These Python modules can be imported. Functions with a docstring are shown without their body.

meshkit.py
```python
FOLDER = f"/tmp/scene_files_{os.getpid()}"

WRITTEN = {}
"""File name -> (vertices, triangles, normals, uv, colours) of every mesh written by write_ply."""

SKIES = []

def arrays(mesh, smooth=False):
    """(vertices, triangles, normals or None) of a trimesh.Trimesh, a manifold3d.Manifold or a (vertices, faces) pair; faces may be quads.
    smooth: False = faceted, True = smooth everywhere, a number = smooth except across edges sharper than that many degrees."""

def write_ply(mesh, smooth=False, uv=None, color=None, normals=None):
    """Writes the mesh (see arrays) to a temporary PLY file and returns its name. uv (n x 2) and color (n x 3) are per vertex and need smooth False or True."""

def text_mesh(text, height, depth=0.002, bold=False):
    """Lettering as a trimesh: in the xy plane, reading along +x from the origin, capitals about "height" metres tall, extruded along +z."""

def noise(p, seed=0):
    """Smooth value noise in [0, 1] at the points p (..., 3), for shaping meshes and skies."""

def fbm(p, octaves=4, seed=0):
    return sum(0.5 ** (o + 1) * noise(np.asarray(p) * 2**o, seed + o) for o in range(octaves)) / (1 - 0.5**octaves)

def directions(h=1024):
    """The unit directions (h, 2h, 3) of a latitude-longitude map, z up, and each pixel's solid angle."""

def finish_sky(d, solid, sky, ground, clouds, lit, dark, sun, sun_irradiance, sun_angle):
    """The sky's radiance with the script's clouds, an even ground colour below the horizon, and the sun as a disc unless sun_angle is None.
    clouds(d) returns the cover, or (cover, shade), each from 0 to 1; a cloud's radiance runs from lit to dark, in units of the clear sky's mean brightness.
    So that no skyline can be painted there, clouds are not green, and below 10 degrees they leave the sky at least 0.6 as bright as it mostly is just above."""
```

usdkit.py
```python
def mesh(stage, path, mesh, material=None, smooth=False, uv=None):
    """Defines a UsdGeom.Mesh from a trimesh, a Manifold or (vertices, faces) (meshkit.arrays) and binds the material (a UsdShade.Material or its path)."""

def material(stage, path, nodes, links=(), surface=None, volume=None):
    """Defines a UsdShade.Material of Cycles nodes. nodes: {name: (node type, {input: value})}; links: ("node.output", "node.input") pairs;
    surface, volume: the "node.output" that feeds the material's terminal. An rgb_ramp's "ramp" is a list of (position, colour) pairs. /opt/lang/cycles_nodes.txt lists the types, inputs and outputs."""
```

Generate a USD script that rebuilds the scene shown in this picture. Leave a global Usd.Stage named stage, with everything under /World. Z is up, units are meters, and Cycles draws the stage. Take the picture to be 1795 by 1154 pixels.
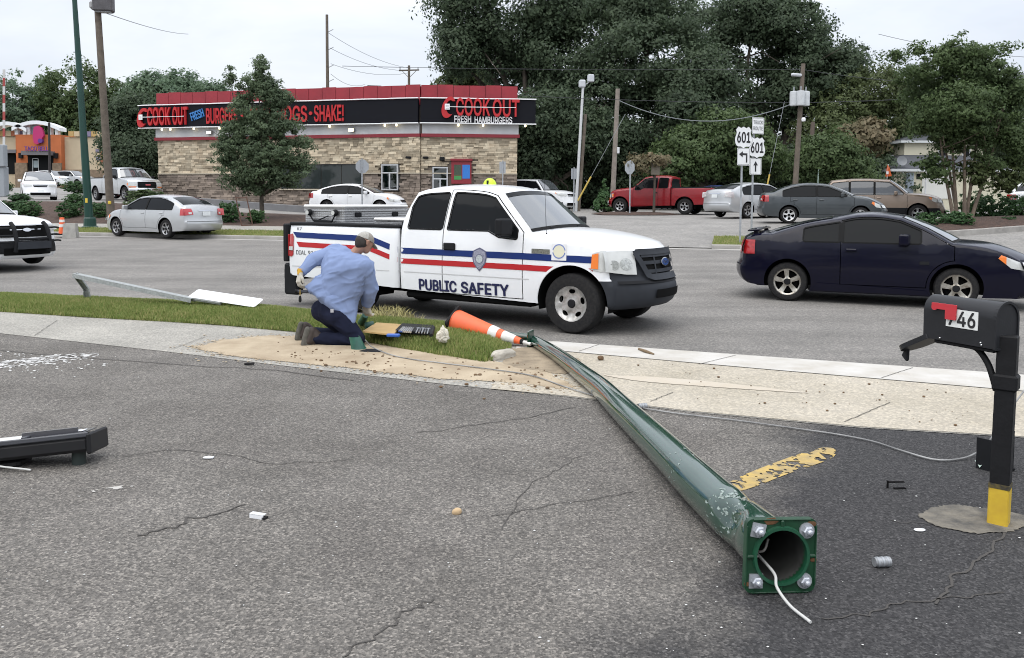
import math, random
import numpy as np, trimesh, shapely, usdkit, meshkit
import manifold3d as m3
from shapely.geometry import Polygon, LineString, Point, box as sbox
from shapely.ops import unary_union
from pxr import Usd, UsdGeom, UsdLux, UsdShade, Gf, Sdf, Vt

stage = Usd.Stage.CreateInMemory()
UsdGeom.SetStageUpAxis(stage, 'Z')
UsdGeom.SetStageMetersPerUnit(stage, 1.0)
world = UsdGeom.Xform.Define(stage, '/World')
stage.SetDefaultPrim(world.GetPrim())
UsdGeom.Scope.Define(stage, '/World/Looks')

# ------------------------------------------------------------------ camera
FPX, PITCH, ROLL, EYE = 1480.0, 0.055, 0.006, 1.70     # focal length in photo pixels, tilt, roll, height
PW, PH = 1795.0, 1154.0
PY = 350 + FPX * math.tan(PITCH)
cp, sp, cr, sr = math.cos(PITCH), math.sin(PITCH), math.cos(ROLL), math.sin(ROLL)
fw, up0, rt0 = np.array([0, cp, -sp]), np.array([0, sp, cp]), np.array([1.0, 0, 0])
RT, UP = cr * rt0 + sr * up0, cr * up0 - sr * rt0
cam = UsdGeom.Camera.Define(stage, '/World/camera')
mt = np.eye(4); mt[0, :3], mt[1, :3], mt[2, :3], mt[3, :3] = RT, UP, -fw, (0, 0, EYE)
cam.AddTransformOp().Set(Gf.Matrix4d(*mt.ravel().tolist()))
cam.CreateHorizontalApertureAttr(36.0); cam.CreateVerticalApertureAttr(36.0 * PH / PW)
cam.CreateFocalLengthAttr(36.0 * FPX / PW)
cam.CreateVerticalApertureOffsetAttr(-(PH / 2 - PY) / PW * 36.0)
cam.CreateClippingRangeAttr(Gf.Vec2f(0.05, 5000))
cam.CreateExposureAttr(0.98)

# ------------------------------------------------------------------ overcast sky and a soft sun behind the clouds
SUN_EL, SUN_ROT = math.radians(66), math.radians(215)
sd = np.array([math.sin(SUN_ROT) * math.cos(SUN_EL), math.cos(SUN_ROT) * math.cos(SUN_EL), math.sin(SUN_EL)])
usdkit.material(stage, '/World/Looks/sky', {
    'sky': ('sky_texture', {'sky_type': 'single_scattering', 'sun_disc': False, 'sun_elevation': SUN_EL, 'sun_rotation': SUN_ROT, 'air_density': 1.0, 'aerosol_density': 1.5}),
    'tc': ('texture_coordinate', {}), 'mp': ('mapping', {'scale': (1.0, 1.0, 3.0)}),
    'n': ('noise_texture', {'scale': 2.2, 'detail': 6, 'roughness': 0.55, 'distortion': 0.4}),
    'r': ('rgb_ramp', {'ramp': [(0.25, (2.5, 2.66, 3.0)), (0.5, (3.15, 3.27, 3.5)), (0.8, (3.95, 3.98, 4.04))]}),
    'm': ('mix_color', {'fac': 0.9, 'use_clamp': False}),
    'sx': ('separate_xyz', {}), 'zr': ('map_range', {'from_min': 0.05, 'from_max': 0.9, 'to_min': 0.84, 'to_max': 1.65, 'clamp': True}), 'mm': ('vector_math', {'math_type': 'scale'}),
    'b': ('background_shader', {'strength': 0.15})},
    [('tc.generated', 'mp.vector'), ('mp.vector', 'n.vector'), ('n.fac', 'r.fac'), ('sky.color', 'm.a'), ('r.color', 'm.b'), ('m.result', 'mm.vector1'), ('tc.generated', 'sx.vector'), ('sx.z', 'zr.value'), ('zr.result', 'mm.scale'), ('mm.vector', 'b.color')], surface='b.background')
dome = UsdLux.DomeLight.Define(stage, '/World/sky')
dome.CreateIntensityAttr(1.0)
UsdShade.MaterialBindingAPI.Apply(dome.GetPrim()).Bind(UsdShade.Material.Get(stage, '/World/Looks/sky'))
dome.GetPrim().SetCustomDataByKey('kind', 'structure')
sun = UsdLux.DistantLight.Define(stage, '/World/sun')
sun.CreateNormalizeAttr(True); sun.CreateIntensityAttr(0.3); sun.CreateAngleAttr(75.0); sun.CreateColorAttr(Gf.Vec3f(1.0, 0.97, 0.92))
zax = sd / np.linalg.norm(sd); xax = np.cross([0, 0, 1.0], zax); xax /= np.linalg.norm(xax); yax = np.cross(zax, xax)
ms = np.eye(4); ms[0, :3], ms[1, :3], ms[2, :3] = xax, yax, zax
sun.AddTransformOp().Set(Gf.Matrix4d(*ms.ravel().tolist()))

# ------------------------------------------------------------------ picture <-> place
def ray(px, py):
    x, y = px - PW / 2, py - PY
    d = fw + RT * (x / FPX) - UP * (y / FPX)
    return d
def at(px, py, dist):
    "point seen at photo pixel px,py at forward distance dist"
    d = ray(px, py); return np.array([0, 0, EYE]) + d * (dist / d[1])
def gz(px, py, z=0.0):
    d = ray(px, py); t = (z - EYE) / d[2]; return np.array([0, 0, EYE]) + d * t
KP, KE, KN = np.array([7.0, 25.2]), np.array([0.9648, -0.2631]), np.array([0.2631, 0.9648])   # far kerb line, its direction and normal
def uv_of(x, y):
    x, y = np.asarray(x, float), np.asarray(y, float)
    return (x - KP[0]) * KE[0] + (y - KP[1]) * KE[1], (x - KP[0]) * KN[0] + (y - KP[1]) * KN[1]
def xy_of(u, v): return np.array([KP[0] + u * KE[0] + v * KN[0], KP[1] + u * KE[1] + v * KN[1]])
def terrain(x, y):
    u, v = uv_of(x, y)
    zl = np.interp(v, [-12, 0, 2.8, 9, 20, 60, 78, 160], [0, .25, .45, 1.4, 1.5, 3.2, 3.9, 4.6])
    zr_ = np.interp(v, [-12, 0, 7, 20, 60, 160], [0, .25, .85, 1.05, 1.3, 2.2])
    s = np.clip((u + 33) / 14, 0, 1); s = s * s * (3 - 2 * s)
    return zl * (1 - s) + zr_ * s
def gt(px, py, dz=0.0):
    d = ray(px, py); t = np.linspace(2, 200, 8000); p = np.array([0, 0, EYE]) + d * t[:, None]
    k = np.argmax(p[:, 2] < terrain(p[:, 0], p[:, 1]) + dz)
    q = p[k].copy(); q[2] = terrain(q[0], q[1]) + dz; return q

# ------------------------------------------------------------------ materials
def mat(name, col, rough=0.5, metal=0.0, spec=0.5, coat=0.0, vary=None, bump=None, island=0.0, extra=None):
    """vary: (scale, amount, second colour or None); bump: (scale, strength, distance); island: random brightness per loose piece"""
    path = '/World/Looks/' + name
    nodes = {'p': ('principled_bsdf', dict(base_color=col, roughness=rough, metallic=metal, specular_ior_level=spec, coat_weight=coat, coat_roughness=0.06, **(extra or {})))}
    links, out = [], None
    if vary or bump: nodes['g'] = ('geometry', {})
    if vary:
        c2 = vary[2] if len(vary) > 2 and vary[2] is not None else tuple(c * (1 - vary[1]) for c in col)
        nodes['n'] = ('noise_texture', {'scale': vary[0], 'detail': 5, 'roughness': 0.6})
        nodes['r'] = ('rgb_ramp', {'ramp': [(0.35, col), (0.68, c2)]})
        links += [('g.position', 'n.vector'), ('n.fac', 'r.fac')]; out = 'r.color'
    if island:
        nodes['gi'] = ('attribute', {'attribute': 'rnd'}); nodes['mr'] = ('map_range', {'from_min': 0.0, 'from_max': 1.0, 'to_min': 1 - island, 'to_max': 1 + island})
        nodes['h'] = ('hsv', {'color': col})
        links += [('gi.fac', 'mr.value'), ('mr.result', 'h.value')]
        if out: links.append((out, 'h.color'))
        out = 'h.color'
    if out: links.append((out, 'p.base_color'))
    if bump:
        nodes['bn'] = ('noise_texture', {'scale': bump[0], 'detail': 4}); nodes['b'] = ('bump', {'strength': bump[1], 'distance': bump[2]})
        links += [('g.position', 'bn.vector'), ('bn.fac', 'b.height'), ('b.normal', 'p.normal')]
    return usdkit.material(stage, path, nodes, links, surface='p.BSDF')
MATS = {}
def M(name, *a, **k):
    if name not in MATS: MATS[name] = mat(name, *a, **k)
    return MATS[name]
def paint(name, col, metal=0.0, rough=0.3, dirt=0.12):
    return M(name, col, rough, metal, 0.35, 0.5, vary=(2.3, dirt))
glass = M('dark_glass', (.008, .009, .010), 0.05, 0, 0.09)
wsglass = M('windscreen_glass', (.05, .055, .058), 0.03, 0, 0.5, 0.6, extra={'ior': 2.3})
rubber = M('tyre_rubber', (.014, .014, .015), 0.85, spec=.15, vary=(30, .3, (.026, .025, .024)))
blackpl = M('black_plastic', (.011, .0115, .013), 0.6, spec=.18, vary=(8, .2))
greypl = M('dark_grey_plastic', (.026, .029, .035), 0.55, spec=.25, vary=(6, .2))
alloy = M('alloy_rim', (.42, .42, .42), 0.32, 0.85, vary=(14, .3))
chrome = M('chrome', (.62, .63, .65), 0.15, 1.0)
seal = M('window_seal', (.008, .008, .008), 0.7, spec=.15)
under = M('underbody', (.006, .006, .006), 0.9, spec=.1)
lampclear = M('lamp_clear', (.55, .56, .54), 0.08, 0.0, 0.9, 0.6, vary=(9, .12))
lampamber = M('lamp_amber', (.75, .19, .03), 0.15, 0, 0.7, 0.6)
lampred = M('lamp_red', (.36, .012, .014), 0.12, 0, 0.7, 0.7, vary=(20, .4))
galv = M('galvanised_steel', (.40, .42, .44), 0.5, 0.6, vary=(9, .3))
whitepl = M('white_panel', (.72, .73, .74), 0.45, vary=(5, .1))
platew = M('number_plate_white', (.6, .62, .62), 0.4)
brown_wood = M('weathered_wood', (.17, .135, .105), 0.85, vary=(5, .45), bump=(40, .5, .01))

# ------------------------------------------------------------------ mesh helpers
def T(v, f): return trimesh.Trimesh(np.asarray(v, float), np.asarray(f, int), process=False)
def tm(m):
    if isinstance(m, trimesh.Trimesh): return m
    if isinstance(m, (list, tuple)) and len(m) and not isinstance(m[0], np.ndarray): return trimesh.util.concatenate([tm(k) for k in m])
    v, f, _ = meshkit.arrays(m); return T(v, f)
def merge(m, digits=5):
    m = tm(m).copy(); m.merge_vertices(digits_vertex=digits); return m
def rotz(a):
    c, s = math.cos(a), math.sin(a); return np.array([[c, -s, 0], [s, c, 0], [0, 0, 1.0]])
def frame(d, hint=(0, 0, 1)):
    d = np.asarray(d, float); d = d / np.linalg.norm(d)
    h = np.asarray(hint, float)
    if abs(d @ h) > .98: h = np.array([1.0, 0, 0]) if abs(d[0]) < .9 else np.array([0, 1.0, 0])
    a = np.cross(h, d); a /= np.linalg.norm(a); return a, np.cross(d, a), d
def tr(m, R=None, t=(0, 0, 0)):
    m = tm(m).copy(); v = np.array(m.vertices)
    if R is not None: v = v @ np.asarray(R).T
    o = T(v + np.asarray(t, float), m.faces); o.metadata.update(m.metadata); return o
def bx(sx, sy, sz, c=(0, 0, 0), rz=0, ch=0.0, R=None):
    "box centred at c with small chamfers"
    if ch > 0:
        e = np.array([sx, sy, sz]) / 2; k = min(ch, e.min() * .9); pts = []
        for s in np.ndindex(2, 2, 2):
            g = np.array(s) * 2 - 1
            for a in range(3):
                q = (e - k) * g; q[a] = e[a] * g[a]; pts.append(q)
        m = trimesh.convex.convex_hull(np.array(pts))
    else: m = trimesh.creation.box([sx, sy, sz])
    return tr(m, R if R is not None else rotz(rz), c)
def tube(pts, rad, n=10, cap=True):
    p = np.asarray(pts, float); rad = np.broadcast_to(rad, (len(p),)).astype(float)
    t = np.gradient(p, axis=0); t /= np.linalg.norm(t, axis=1, keepdims=True) + 1e-12
    a = np.zeros_like(p); prev = frame(t[0])[0]
    for i in range(len(p)):
        prev = prev - t[i] * (prev @ t[i]); prev /= np.linalg.norm(prev) + 1e-12; a[i] = prev
    b = np.cross(t, a); ang = np.arange(n) * 2 * np.pi / n
    v = p[:, None] + rad[:, None, None] * (np.cos(ang)[None, :, None] * a[:, None] + np.sin(ang)[None, :, None] * b[:, None])
    i, j = np.meshgrid(np.arange(len(p) - 1), np.arange(n), indexing='ij'); j2 = (j + 1) % n
    q = np.stack([i * n + j, i * n + j2, (i + 1) * n + j2, (i + 1) * n + j], -1).reshape(-1, 4)
    f = np.vstack([q[:, [0, 1, 2]], q[:, [0, 2, 3]]]); v = v.reshape(-1, 3)
    if cap:
        k = len(v); v = np.vstack([v, p[0], p[-1]]); e = (len(p) - 1) * n; r = np.arange(n); r2 = (r + 1) % n
        f = np.vstack([f, np.stack([np.full(n, k), r2, r], 1), np.stack([np.full(n, k + 1), e + r, e + r2], 1)])
    return T(v, f)
def cyl(p0, p1, r0, r1=None, n=16): return tube([p0, p1], [r0, r0 if r1 is None else r1], n)
def spline(pts, n=8):
    p = np.asarray(pts, float); out = []
    q = np.vstack([2 * p[0] - p[1], p, 2 * p[-1] - p[-2]])
    for i in range(len(p) - 1):
        a, b, c, d = q[i:i + 4]
        for t in np.linspace(0, 1, n, endpoint=False):
            out.append(.5 * ((2 * b) + (c - a) * t + (2 * a - 5 * b + 4 * c - d) * t * t + (3 * b - a - 3 * c + d) * t ** 3))
    out.append(p[-1]); return np.array(out)
def lathe(prof, n=32, R=None, t=(0, 0, 0), axis='z'):
    "revolve (r,h) profile about z (or about y)"
    pr = np.asarray(prof, float); ang = np.arange(n) * 2 * np.pi / n
    v = np.stack([pr[:, None, 0] * np.cos(ang), pr[:, None, 0] * np.sin(ang), np.broadcast_to(pr[:, None, 1], (len(pr), n))], -1)
    if axis == 'y': v = np.stack([v[..., 0], v[..., 2], v[..., 1]], -1)
    i, j = np.meshgrid(np.arange(len(pr) - 1), np.arange(n), indexing='ij'); j2 = (j + 1) % n
    q = np.stack([i * n + j, i * n + j2, (i + 1) * n + j2, (i + 1) * n + j], -1).reshape(-1, 4)
    return tr(T(v.reshape(-1, 3), np.vstack([q[:, [0, 1, 2]], q[:, [0, 2, 3]]])), R, t)
def ext(poly, h, R=None, t=(0, 0, 0)):
    gs = getattr(poly, 'geoms', [poly]); return tr([trimesh.creation.extrude_polygon(g, h, engine='earcut') for g in gs if g.area > 1e-9], R, t)
UPRIGHT = np.array([[1.0, 0, 0], [0, 0, -1.0], [0, 1.0, 0]])          # xy drawing stands up in xz, its +z depth towards -y
def text(s, height, depth=.004, bold=True, sx=1.0, width=None, slant=0.0):
    m = meshkit.text_mesh(s, height, depth, bold=bold); v = np.array(m.vertices); v[:, 0] -= v[:, 0].min()
    if width: sx = width / v[:, 0].max()
    v[:, 0] = v[:, 0] * sx + slant * v[:, 1]; return T(v, m.faces)
def panel(poly, cell=.12):
    "triangulates a 2-D polygon on a grid: vertices (n,2), faces"
    if poly.is_empty: return np.zeros((0, 2)), np.zeros((0, 3), int)
    x0, y0, x1, y1 = poly.bounds
    gx, gy = np.arange(math.floor(x0 / cell), math.ceil(x1 / cell)) * cell, np.arange(math.floor(y0 / cell), math.ceil(y1 / cell)) * cell
    X, Y = np.meshgrid(gx, gy, indexing='ij'); shapely.prepare(poly)
    cells = shapely.box(X.ravel(), Y.ravel(), X.ravel() + cell, Y.ravel() + cell)
    cells = cells[shapely.intersects(poly, cells)]; full = shapely.contains_properly(poly, cells)
    V = []
    b = shapely.bounds(cells[full])
    if len(b):
        a, c, d, e = b[:, [0, 1]], b[:, [2, 1]], b[:, [2, 3]], b[:, [0, 3]]
        V += [np.stack([a, c, d], 1), np.stack([a, d, e], 1)]
    part = shapely.intersection(cells[~full], poly); part = shapely.get_parts(part)
    part = part[(shapely.get_type_id(part) == 3) & (shapely.area(part) > 1e-10)]
    if len(part):
        tri = shapely.get_parts(shapely.constrained_delaunay_triangles(part)); tri = tri[shapely.area(tri) > 1e-12]
        c = shapely.get_coordinates(tri).reshape(-1, 4, 2)[:, :3]
        neg = np.cross(c[:, 1] - c[:, 0], c[:, 2] - c[:, 0]) < 0; c[neg] = c[neg][:, ::-1]; V.append(c)
    if not V: return np.zeros((0, 2)), np.zeros((0, 3), int)
    v = np.concatenate(V).reshape(-1, 2); key, inv = np.unique(np.round(v, 6), axis=0, return_inverse=True)
    f = inv.reshape(-1, 3); f = f[(f[:, 0] != f[:, 1]) & (f[:, 1] != f[:, 2]) & (f[:, 0] != f[:, 2])]
    return key, f
def spheres_hull(items):
    "manifold hull of spheres [(centre, radius) ...]"
    return m3.Manifold.batch_hull([m3.Manifold.sphere(r, 20).translate([float(k) for k in c]) for c, r in items])
def chain(pts):
    return [spheres_hull([pts[i], pts[i + 1]]) for i in range(len(pts) - 1)]
def blend(parts, edge=.02, it=12, lamb=.5):
    m = m3.Manifold.batch_boolean(parts, m3.OpType.Add).refine_to_length(edge)
    t = merge(m); v0 = np.array(t.vertices); trimesh.smoothing.filter_taubin(t, lamb=lamb, nu=lamb + .03, iterations=it); v = np.array(t.vertices); bad = ~np.isfinite(v).all(1) | (np.linalg.norm(v - v0, axis=1) > edge * 1.2); v[bad] = v0[bad]; return T(v, t.faces)

# ------------------------------------------------------------------ things and parts
USED = {}
def numbered(parent, name):
    k = parent + '/' + name; USED[k] = USED.get(k, -1) + 1
    return k if USED[k] == 0 else f'{k}_{USED[k]:03d}'
def tagp(prim, label=None, cat=None, group=None, kind=None):
    for k, v in (('label', label), ('category', cat), ('group', group), ('kind', kind)):
        if v: prim.SetCustomDataByKey(k, v)
def set_rnd(um, mesh):
    r = mesh.metadata.get('rnd')
    if r is not None: UsdGeom.PrimvarsAPI(um).CreatePrimvar('rnd', Sdf.ValueTypeNames.FloatArray, 'vertex').Set(Vt.FloatArray.FromNumpy(np.asarray(r, np.float32)))
class Thing:
    def __init__(s, name, label=None, cat=None, loc=(0, 0, 0), rz=0.0, group=None, kind=None):
        s.path = numbered('/World', name); s.loc = np.asarray(loc, float); s.rz = rz
        x = UsdGeom.Xform.Define(stage, s.path); x.AddTranslateOp().Set(Gf.Vec3d(*map(float, s.loc)))
        if rz: x.AddRotateZOp().Set(math.degrees(rz))
        tagp(x.GetPrim(), label, cat, group, kind)
    def add(s, name, mesh, m, smooth=30, parent=None, label=None, kind=None, w=False):
        mesh = tm(mesh); nrm = mesh.metadata.get('n') if smooth is False else None
        if w: mesh = tr(mesh, rotz(-s.rz), rotz(-s.rz) @ -s.loc)
        p = numbered(parent or s.path, name)
        um = usdkit.mesh(stage, p, mesh, m, smooth); tagp(stage.GetPrimAtPath(p), label, kind=kind)
        set_rnd(um, mesh)
        if nrm is not None: um.CreateNormalsAttr(Vt.Vec3fArray.FromNumpy(nrm.astype(np.float32))); um.SetNormalsInterpolation('vertex')
        return p
    def hold(s, name, parent=None):
        p = numbered(parent or s.path, name); UsdGeom.Xform.Define(stage, p); return p
def single(name, mesh, m, label=None, cat=None, group=None, kind=None, smooth=30):
    p = numbered('/World', name); mesh = tm(mesh); um = usdkit.mesh(stage, p, mesh, m, smooth)
    set_rnd(um, mesh)
    if smooth is False and mesh.metadata.get('n') is not None: um.CreateNormalsAttr(Vt.Vec3fArray.FromNumpy(mesh.metadata['n'].astype(np.float32))); um.SetNormalsInterpolation('vertex')
    tagp(stage.GetPrimAtPath(p), label, cat, group, kind); return p
def copy_of(src, name, label, cat, loc, rz=0.0, sc=1.0, group=None):
    p = numbered('/World', name); x = UsdGeom.Xform.Define(stage, p); pr = x.GetPrim()
    pr.GetReferences().AddInternalReference(src.path)
    x.ClearXformOpOrder()
    x.AddTranslateOp().Set(Gf.Vec3d(*map(float, loc))); x.AddRotateZOp().Set(math.degrees(rz)); x.AddScaleOp().Set(Gf.Vec3f(*([float(sc)] * 3 if np.ndim(sc) == 0 else map(float, sc))))
    tagp(pr, label, cat, group); pr.SetInstanceable(True); return p

# ================================================================== the ground
def sheet(name, poly, m, dz=0.0, cell=.5, bumpy=None, kind='structure', **k):
    v, f = panel(poly, cell); z = terrain(v[:, 0], v[:, 1]) + dz
    if bumpy is not None: z = z + bumpy(v)
    return single(name, T(np.column_stack([v, z]), f), m, kind=kind, smooth=40, **k)
def uvpoly(pts): return Polygon([xy_of(u, v) for u, v in pts])
def pxpoly(pts): return Polygon([gz(*p)[:2] for p in pts])

ground_m = M('rough_ground', (.055, .062, .03), 0.95, vary=(1.2, .4, (.09, .075, .05)), bump=(9, .6, .05))
gx = np.concatenate([np.arange(-160, -40, 8), np.arange(-40, 40, 2), np.arange(40, 161, 8)]); gy = np.concatenate([np.arange(-40, 0, 8), np.arange(0, 90, 2), np.arange(90, 200, 8), [260, 400, 700, 1500]])
gx = np.concatenate([[-1500, -700, -350], gx, [350, 700, 1500]])
X, Y = np.meshgrid(gx, gy, indexing='ij'); Z = terrain(X, Y) - .22; i, j = np.meshgrid(np.arange(len(gx) - 1), np.arange(len(gy) - 1), indexing='ij'); n = len(gy)
q = np.stack([i * n + j, (i + 1) * n + j, (i + 1) * n + j + 1, i * n + j + 1], -1).reshape(-1, 4)
single('ground', T(np.stack([X, Y, Z], -1).reshape(-1, 3), np.vstack([q[:, [0, 1, 2]], q[:, [0, 2, 3]]])), ground_m, kind='structure', smooth=True)

def aggregate(name, dark, mid, lo, hi, scale, dark2=None, edge=None, rough=.85, bump=.5, streak=0.0):
    """worn asphalt or concrete: binder tone that drifts, every stone with a brightness of its own (lo..hi); edge: (point, direction) where a darker sealed coat begins"""
    fc = .36 * min(1.0, hi - lo)
    nodes = {'g': ('geometry', {}), 'n': ('noise_texture', {'scale': .8, 'detail': 8, 'roughness': .68}), 'r': ('rgb_ramp', {'ramp': [(.32, dark), (.68, mid)]}),
             'v': ('voronoi_texture', {'scale': scale, 'randomness': 1.0}), 'vs': ('separate_color', {}), 'sr': ('rgb_ramp', {'ramp': [(0, (lo,) * 3), (.45, (.80, .80, .80)), (.78, (1.08, 1.07, 1.05)), (1, (hi, hi * .985, hi * .96))]}),
             'm2': ('mix_color', {'blend_type': 'multiply', 'fac': 1.0, 'use_clamp': False}), 'fn': ('noise_texture', {'scale': scale * .55, 'detail': 4, 'roughness': .75}), 'fr': ('rgb_ramp', {'ramp': [(.3, (1 - fc,) * 3), (.7, (1 + fc,) * 3)]}),
             'm3': ('mix_color', {'blend_type': 'multiply', 'fac': 1.0, 'use_clamp': False}), 'b': ('bump', {'strength': bump, 'distance': .008}), 'p': ('principled_bsdf', {'roughness': rough, 'specular_ior_level': .25})}
    links = [('g.position', 'n.vector'), ('g.position', 'v.vector'), ('g.position', 'fn.vector'), ('n.fac', 'r.fac'), ('v.color', 'vs.color'), ('vs.r', 'sr.fac'), ('sr.color', 'm2.b'), ('fn.fac', 'fr.fac'), ('m2.result', 'm3.a'), ('fr.color', 'm3.b'), ('v.distance', 'b.height'), ('b.normal', 'p.normal')]
    src = 'r.color'
    if streak:
        nodes |= {'mp': ('mapping', {'rotation': (0, 0, .40), 'scale': (.05, 1.1, 1.0)}), 'sn': ('noise_texture', {'scale': 1.0, 'detail': 5, 'roughness': .6}), 'st': ('rgb_ramp', {'ramp': [(.3, (1 - streak,) * 3), (.7, (1 + streak,) * 3)]}), 'm4': ('mix_color', {'blend_type': 'multiply', 'fac': 1.0, 'use_clamp': False})}
        links += [('g.position', 'mp.vector'), ('mp.vector', 'sn.vector'), ('sn.fac', 'st.fac'), (src, 'm4.a'), ('st.color', 'm4.b')]; src = 'm4.result'
    if dark2:
        (ex, ey), (dx, dy) = edge
        nodes |= {'dp': ('vector_math', {'math_type': 'dot_product', 'vector2': (dx, dy, 0)}), 'en': ('noise_texture', {'scale': .9, 'detail': 8, 'roughness': .7}), 'ad': ('math', {'math_type': 'multiply_add', 'value2': 1.8, 'value3': -(ex * dx + ey * dy) - .9}),
                  'sum': ('math', {'math_type': 'add'}), 'cl': ('map_range', {'from_min': -.25, 'from_max': .3, 'to_min': 0.0, 'to_max': 1.0, 'clamp': True}), 'dm': ('mix_color', {'b': dark2})}
        links += [('g.position', 'dp.vector1'), ('g.position', 'en.vector'), ('en.fac', 'ad.value1'), ('dp.value', 'sum.value1'), ('ad.value', 'sum.value2'), ('sum.value', 'cl.value'), ('cl.result', 'dm.fac'), (src, 'dm.a')]; src = 'dm.result'
    links += [(src, 'm2.a'), ('m3.result', 'p.base_color')]
    return usdkit.material(stage, '/World/Looks/' + name, nodes, links, surface='p.BSDF')
e0, e1 = gz(1395, 765)[:2], gz(1120, 1154)[:2]; ed = e1 - e0; en_ = np.array([-ed[1], ed[0]]) / np.linalg.norm(ed)
if en_ @ (gz(1700, 900)[:2] - e0) < 0: en_ = -en_
lot_m = aggregate('worn_lot_asphalt', (.116, .108, .098), (.192, .180, .165), .50, 1.75, 100, dark2=(.050, .049, .050), edge=(e0, en_), bump=.8)
road_m = aggregate('road_asphalt', (.165, .158, .148), (.225, .214, .20), .74, 1.3, 55, streak=.16, bump=.3)
farlot_m = aggregate('far_lot_asphalt', (.21, .203, .193), (.29, .28, .265), .92, 1.08, 20, streak=.08, bump=.1)
walk_m = aggregate('pavement_concrete', (.27, .26, .235), (.37, .355, .32), .75, 1.25, 70, bump=.2)
apron_m = aggregate('apron_concrete', (.35, .315, .25), (.46, .42, .35), .86, 1.14, 60, bump=.15)
gutter_m = M('gutter_concrete', (.50, .485, .455), 0.85, vary=(2.5, .3, (.40, .375, .33)), bump=(60, .3, .004))
sand_m = M('spilled_sand', (.43, .355, .25), 0.95, vary=(2.2, .35, (.29, .225, .15)), bump=(55, .8, .012))
soil_m = M('turned_soil', (.16, .10, .055), 0.98, vary=(6, .4), bump=(30, 1.0, .02))
mulch_m = M('brown_mulch', (.085, .052, .038), 0.98, vary=(7, .5, (.045, .03, .024)), bump=(22, 1.0, .04))
kerb_m = M('kerb_concrete', (.34, .325, .30), 0.85, vary=(2, .35), bump=(40, .4, .005))
turf_m = M('turf_soil', (.16, .165, .06), 0.95, vary=(4, .4, (.17, .135, .06)), bump=(40, .8, .02))

lot_edge = [(-300, 553), (0, 585), (300, 618), (480, 640), (760, 672), (1000, 697), (1200, 722), (1500, 750), (1795, 768), (2100, 797)]
near_back = [(-400, 494), (0, 522), (250, 532), (450, 542), (700, 572), (930, 594)]
edge_w = [gz(*p)[:2] for p in lot_edge]; 
road_near = [gz(*p)[:2] for p in near_back] + [gz(*p)[:2] for p in [(970, 600), (1740, 655), (2150, 685)]]
lot = Polygon([(-60, 24)] + [tuple(p) for p in edge_w] + [(60, -16), (60, -40), (-60, -40)])
sheet('parking_lot', lot, lot_m, cell=1.0)
far_side = [tuple(xy_of(u, -.02)) for u in (80, 40, 20, 0, -20, -40, -70, -110)]
back = [tuple(p) for p in road_near]
d0 = (np.array(back[0]) - np.array(back[1])); d0 /= np.linalg.norm(d0); d1 = np.array(back[-1]) - np.array(back[-2]); d1 /= np.linalg.norm(d1)
back = [tuple(np.array(back[0]) + d0 * 70)] + back + [tuple(np.array(back[-1]) + d1 * 60)]
sheet('road', Polygon(back + far_side).buffer(0), road_m, cell=1.0)
strip = Polygon([tuple(p) for p in edge_w] + [tuple(p) for p in road_near][::-1])
sheet('pavement', strip, walk_m, dz=.004)
gut_n = [(905, 603), (970, 600), (1330, 626), (1740, 655), (2150, 685)]; gut_f = [(2150, 716), (1740, 683), (1330, 648), (985, 617), (905, 613)]
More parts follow.
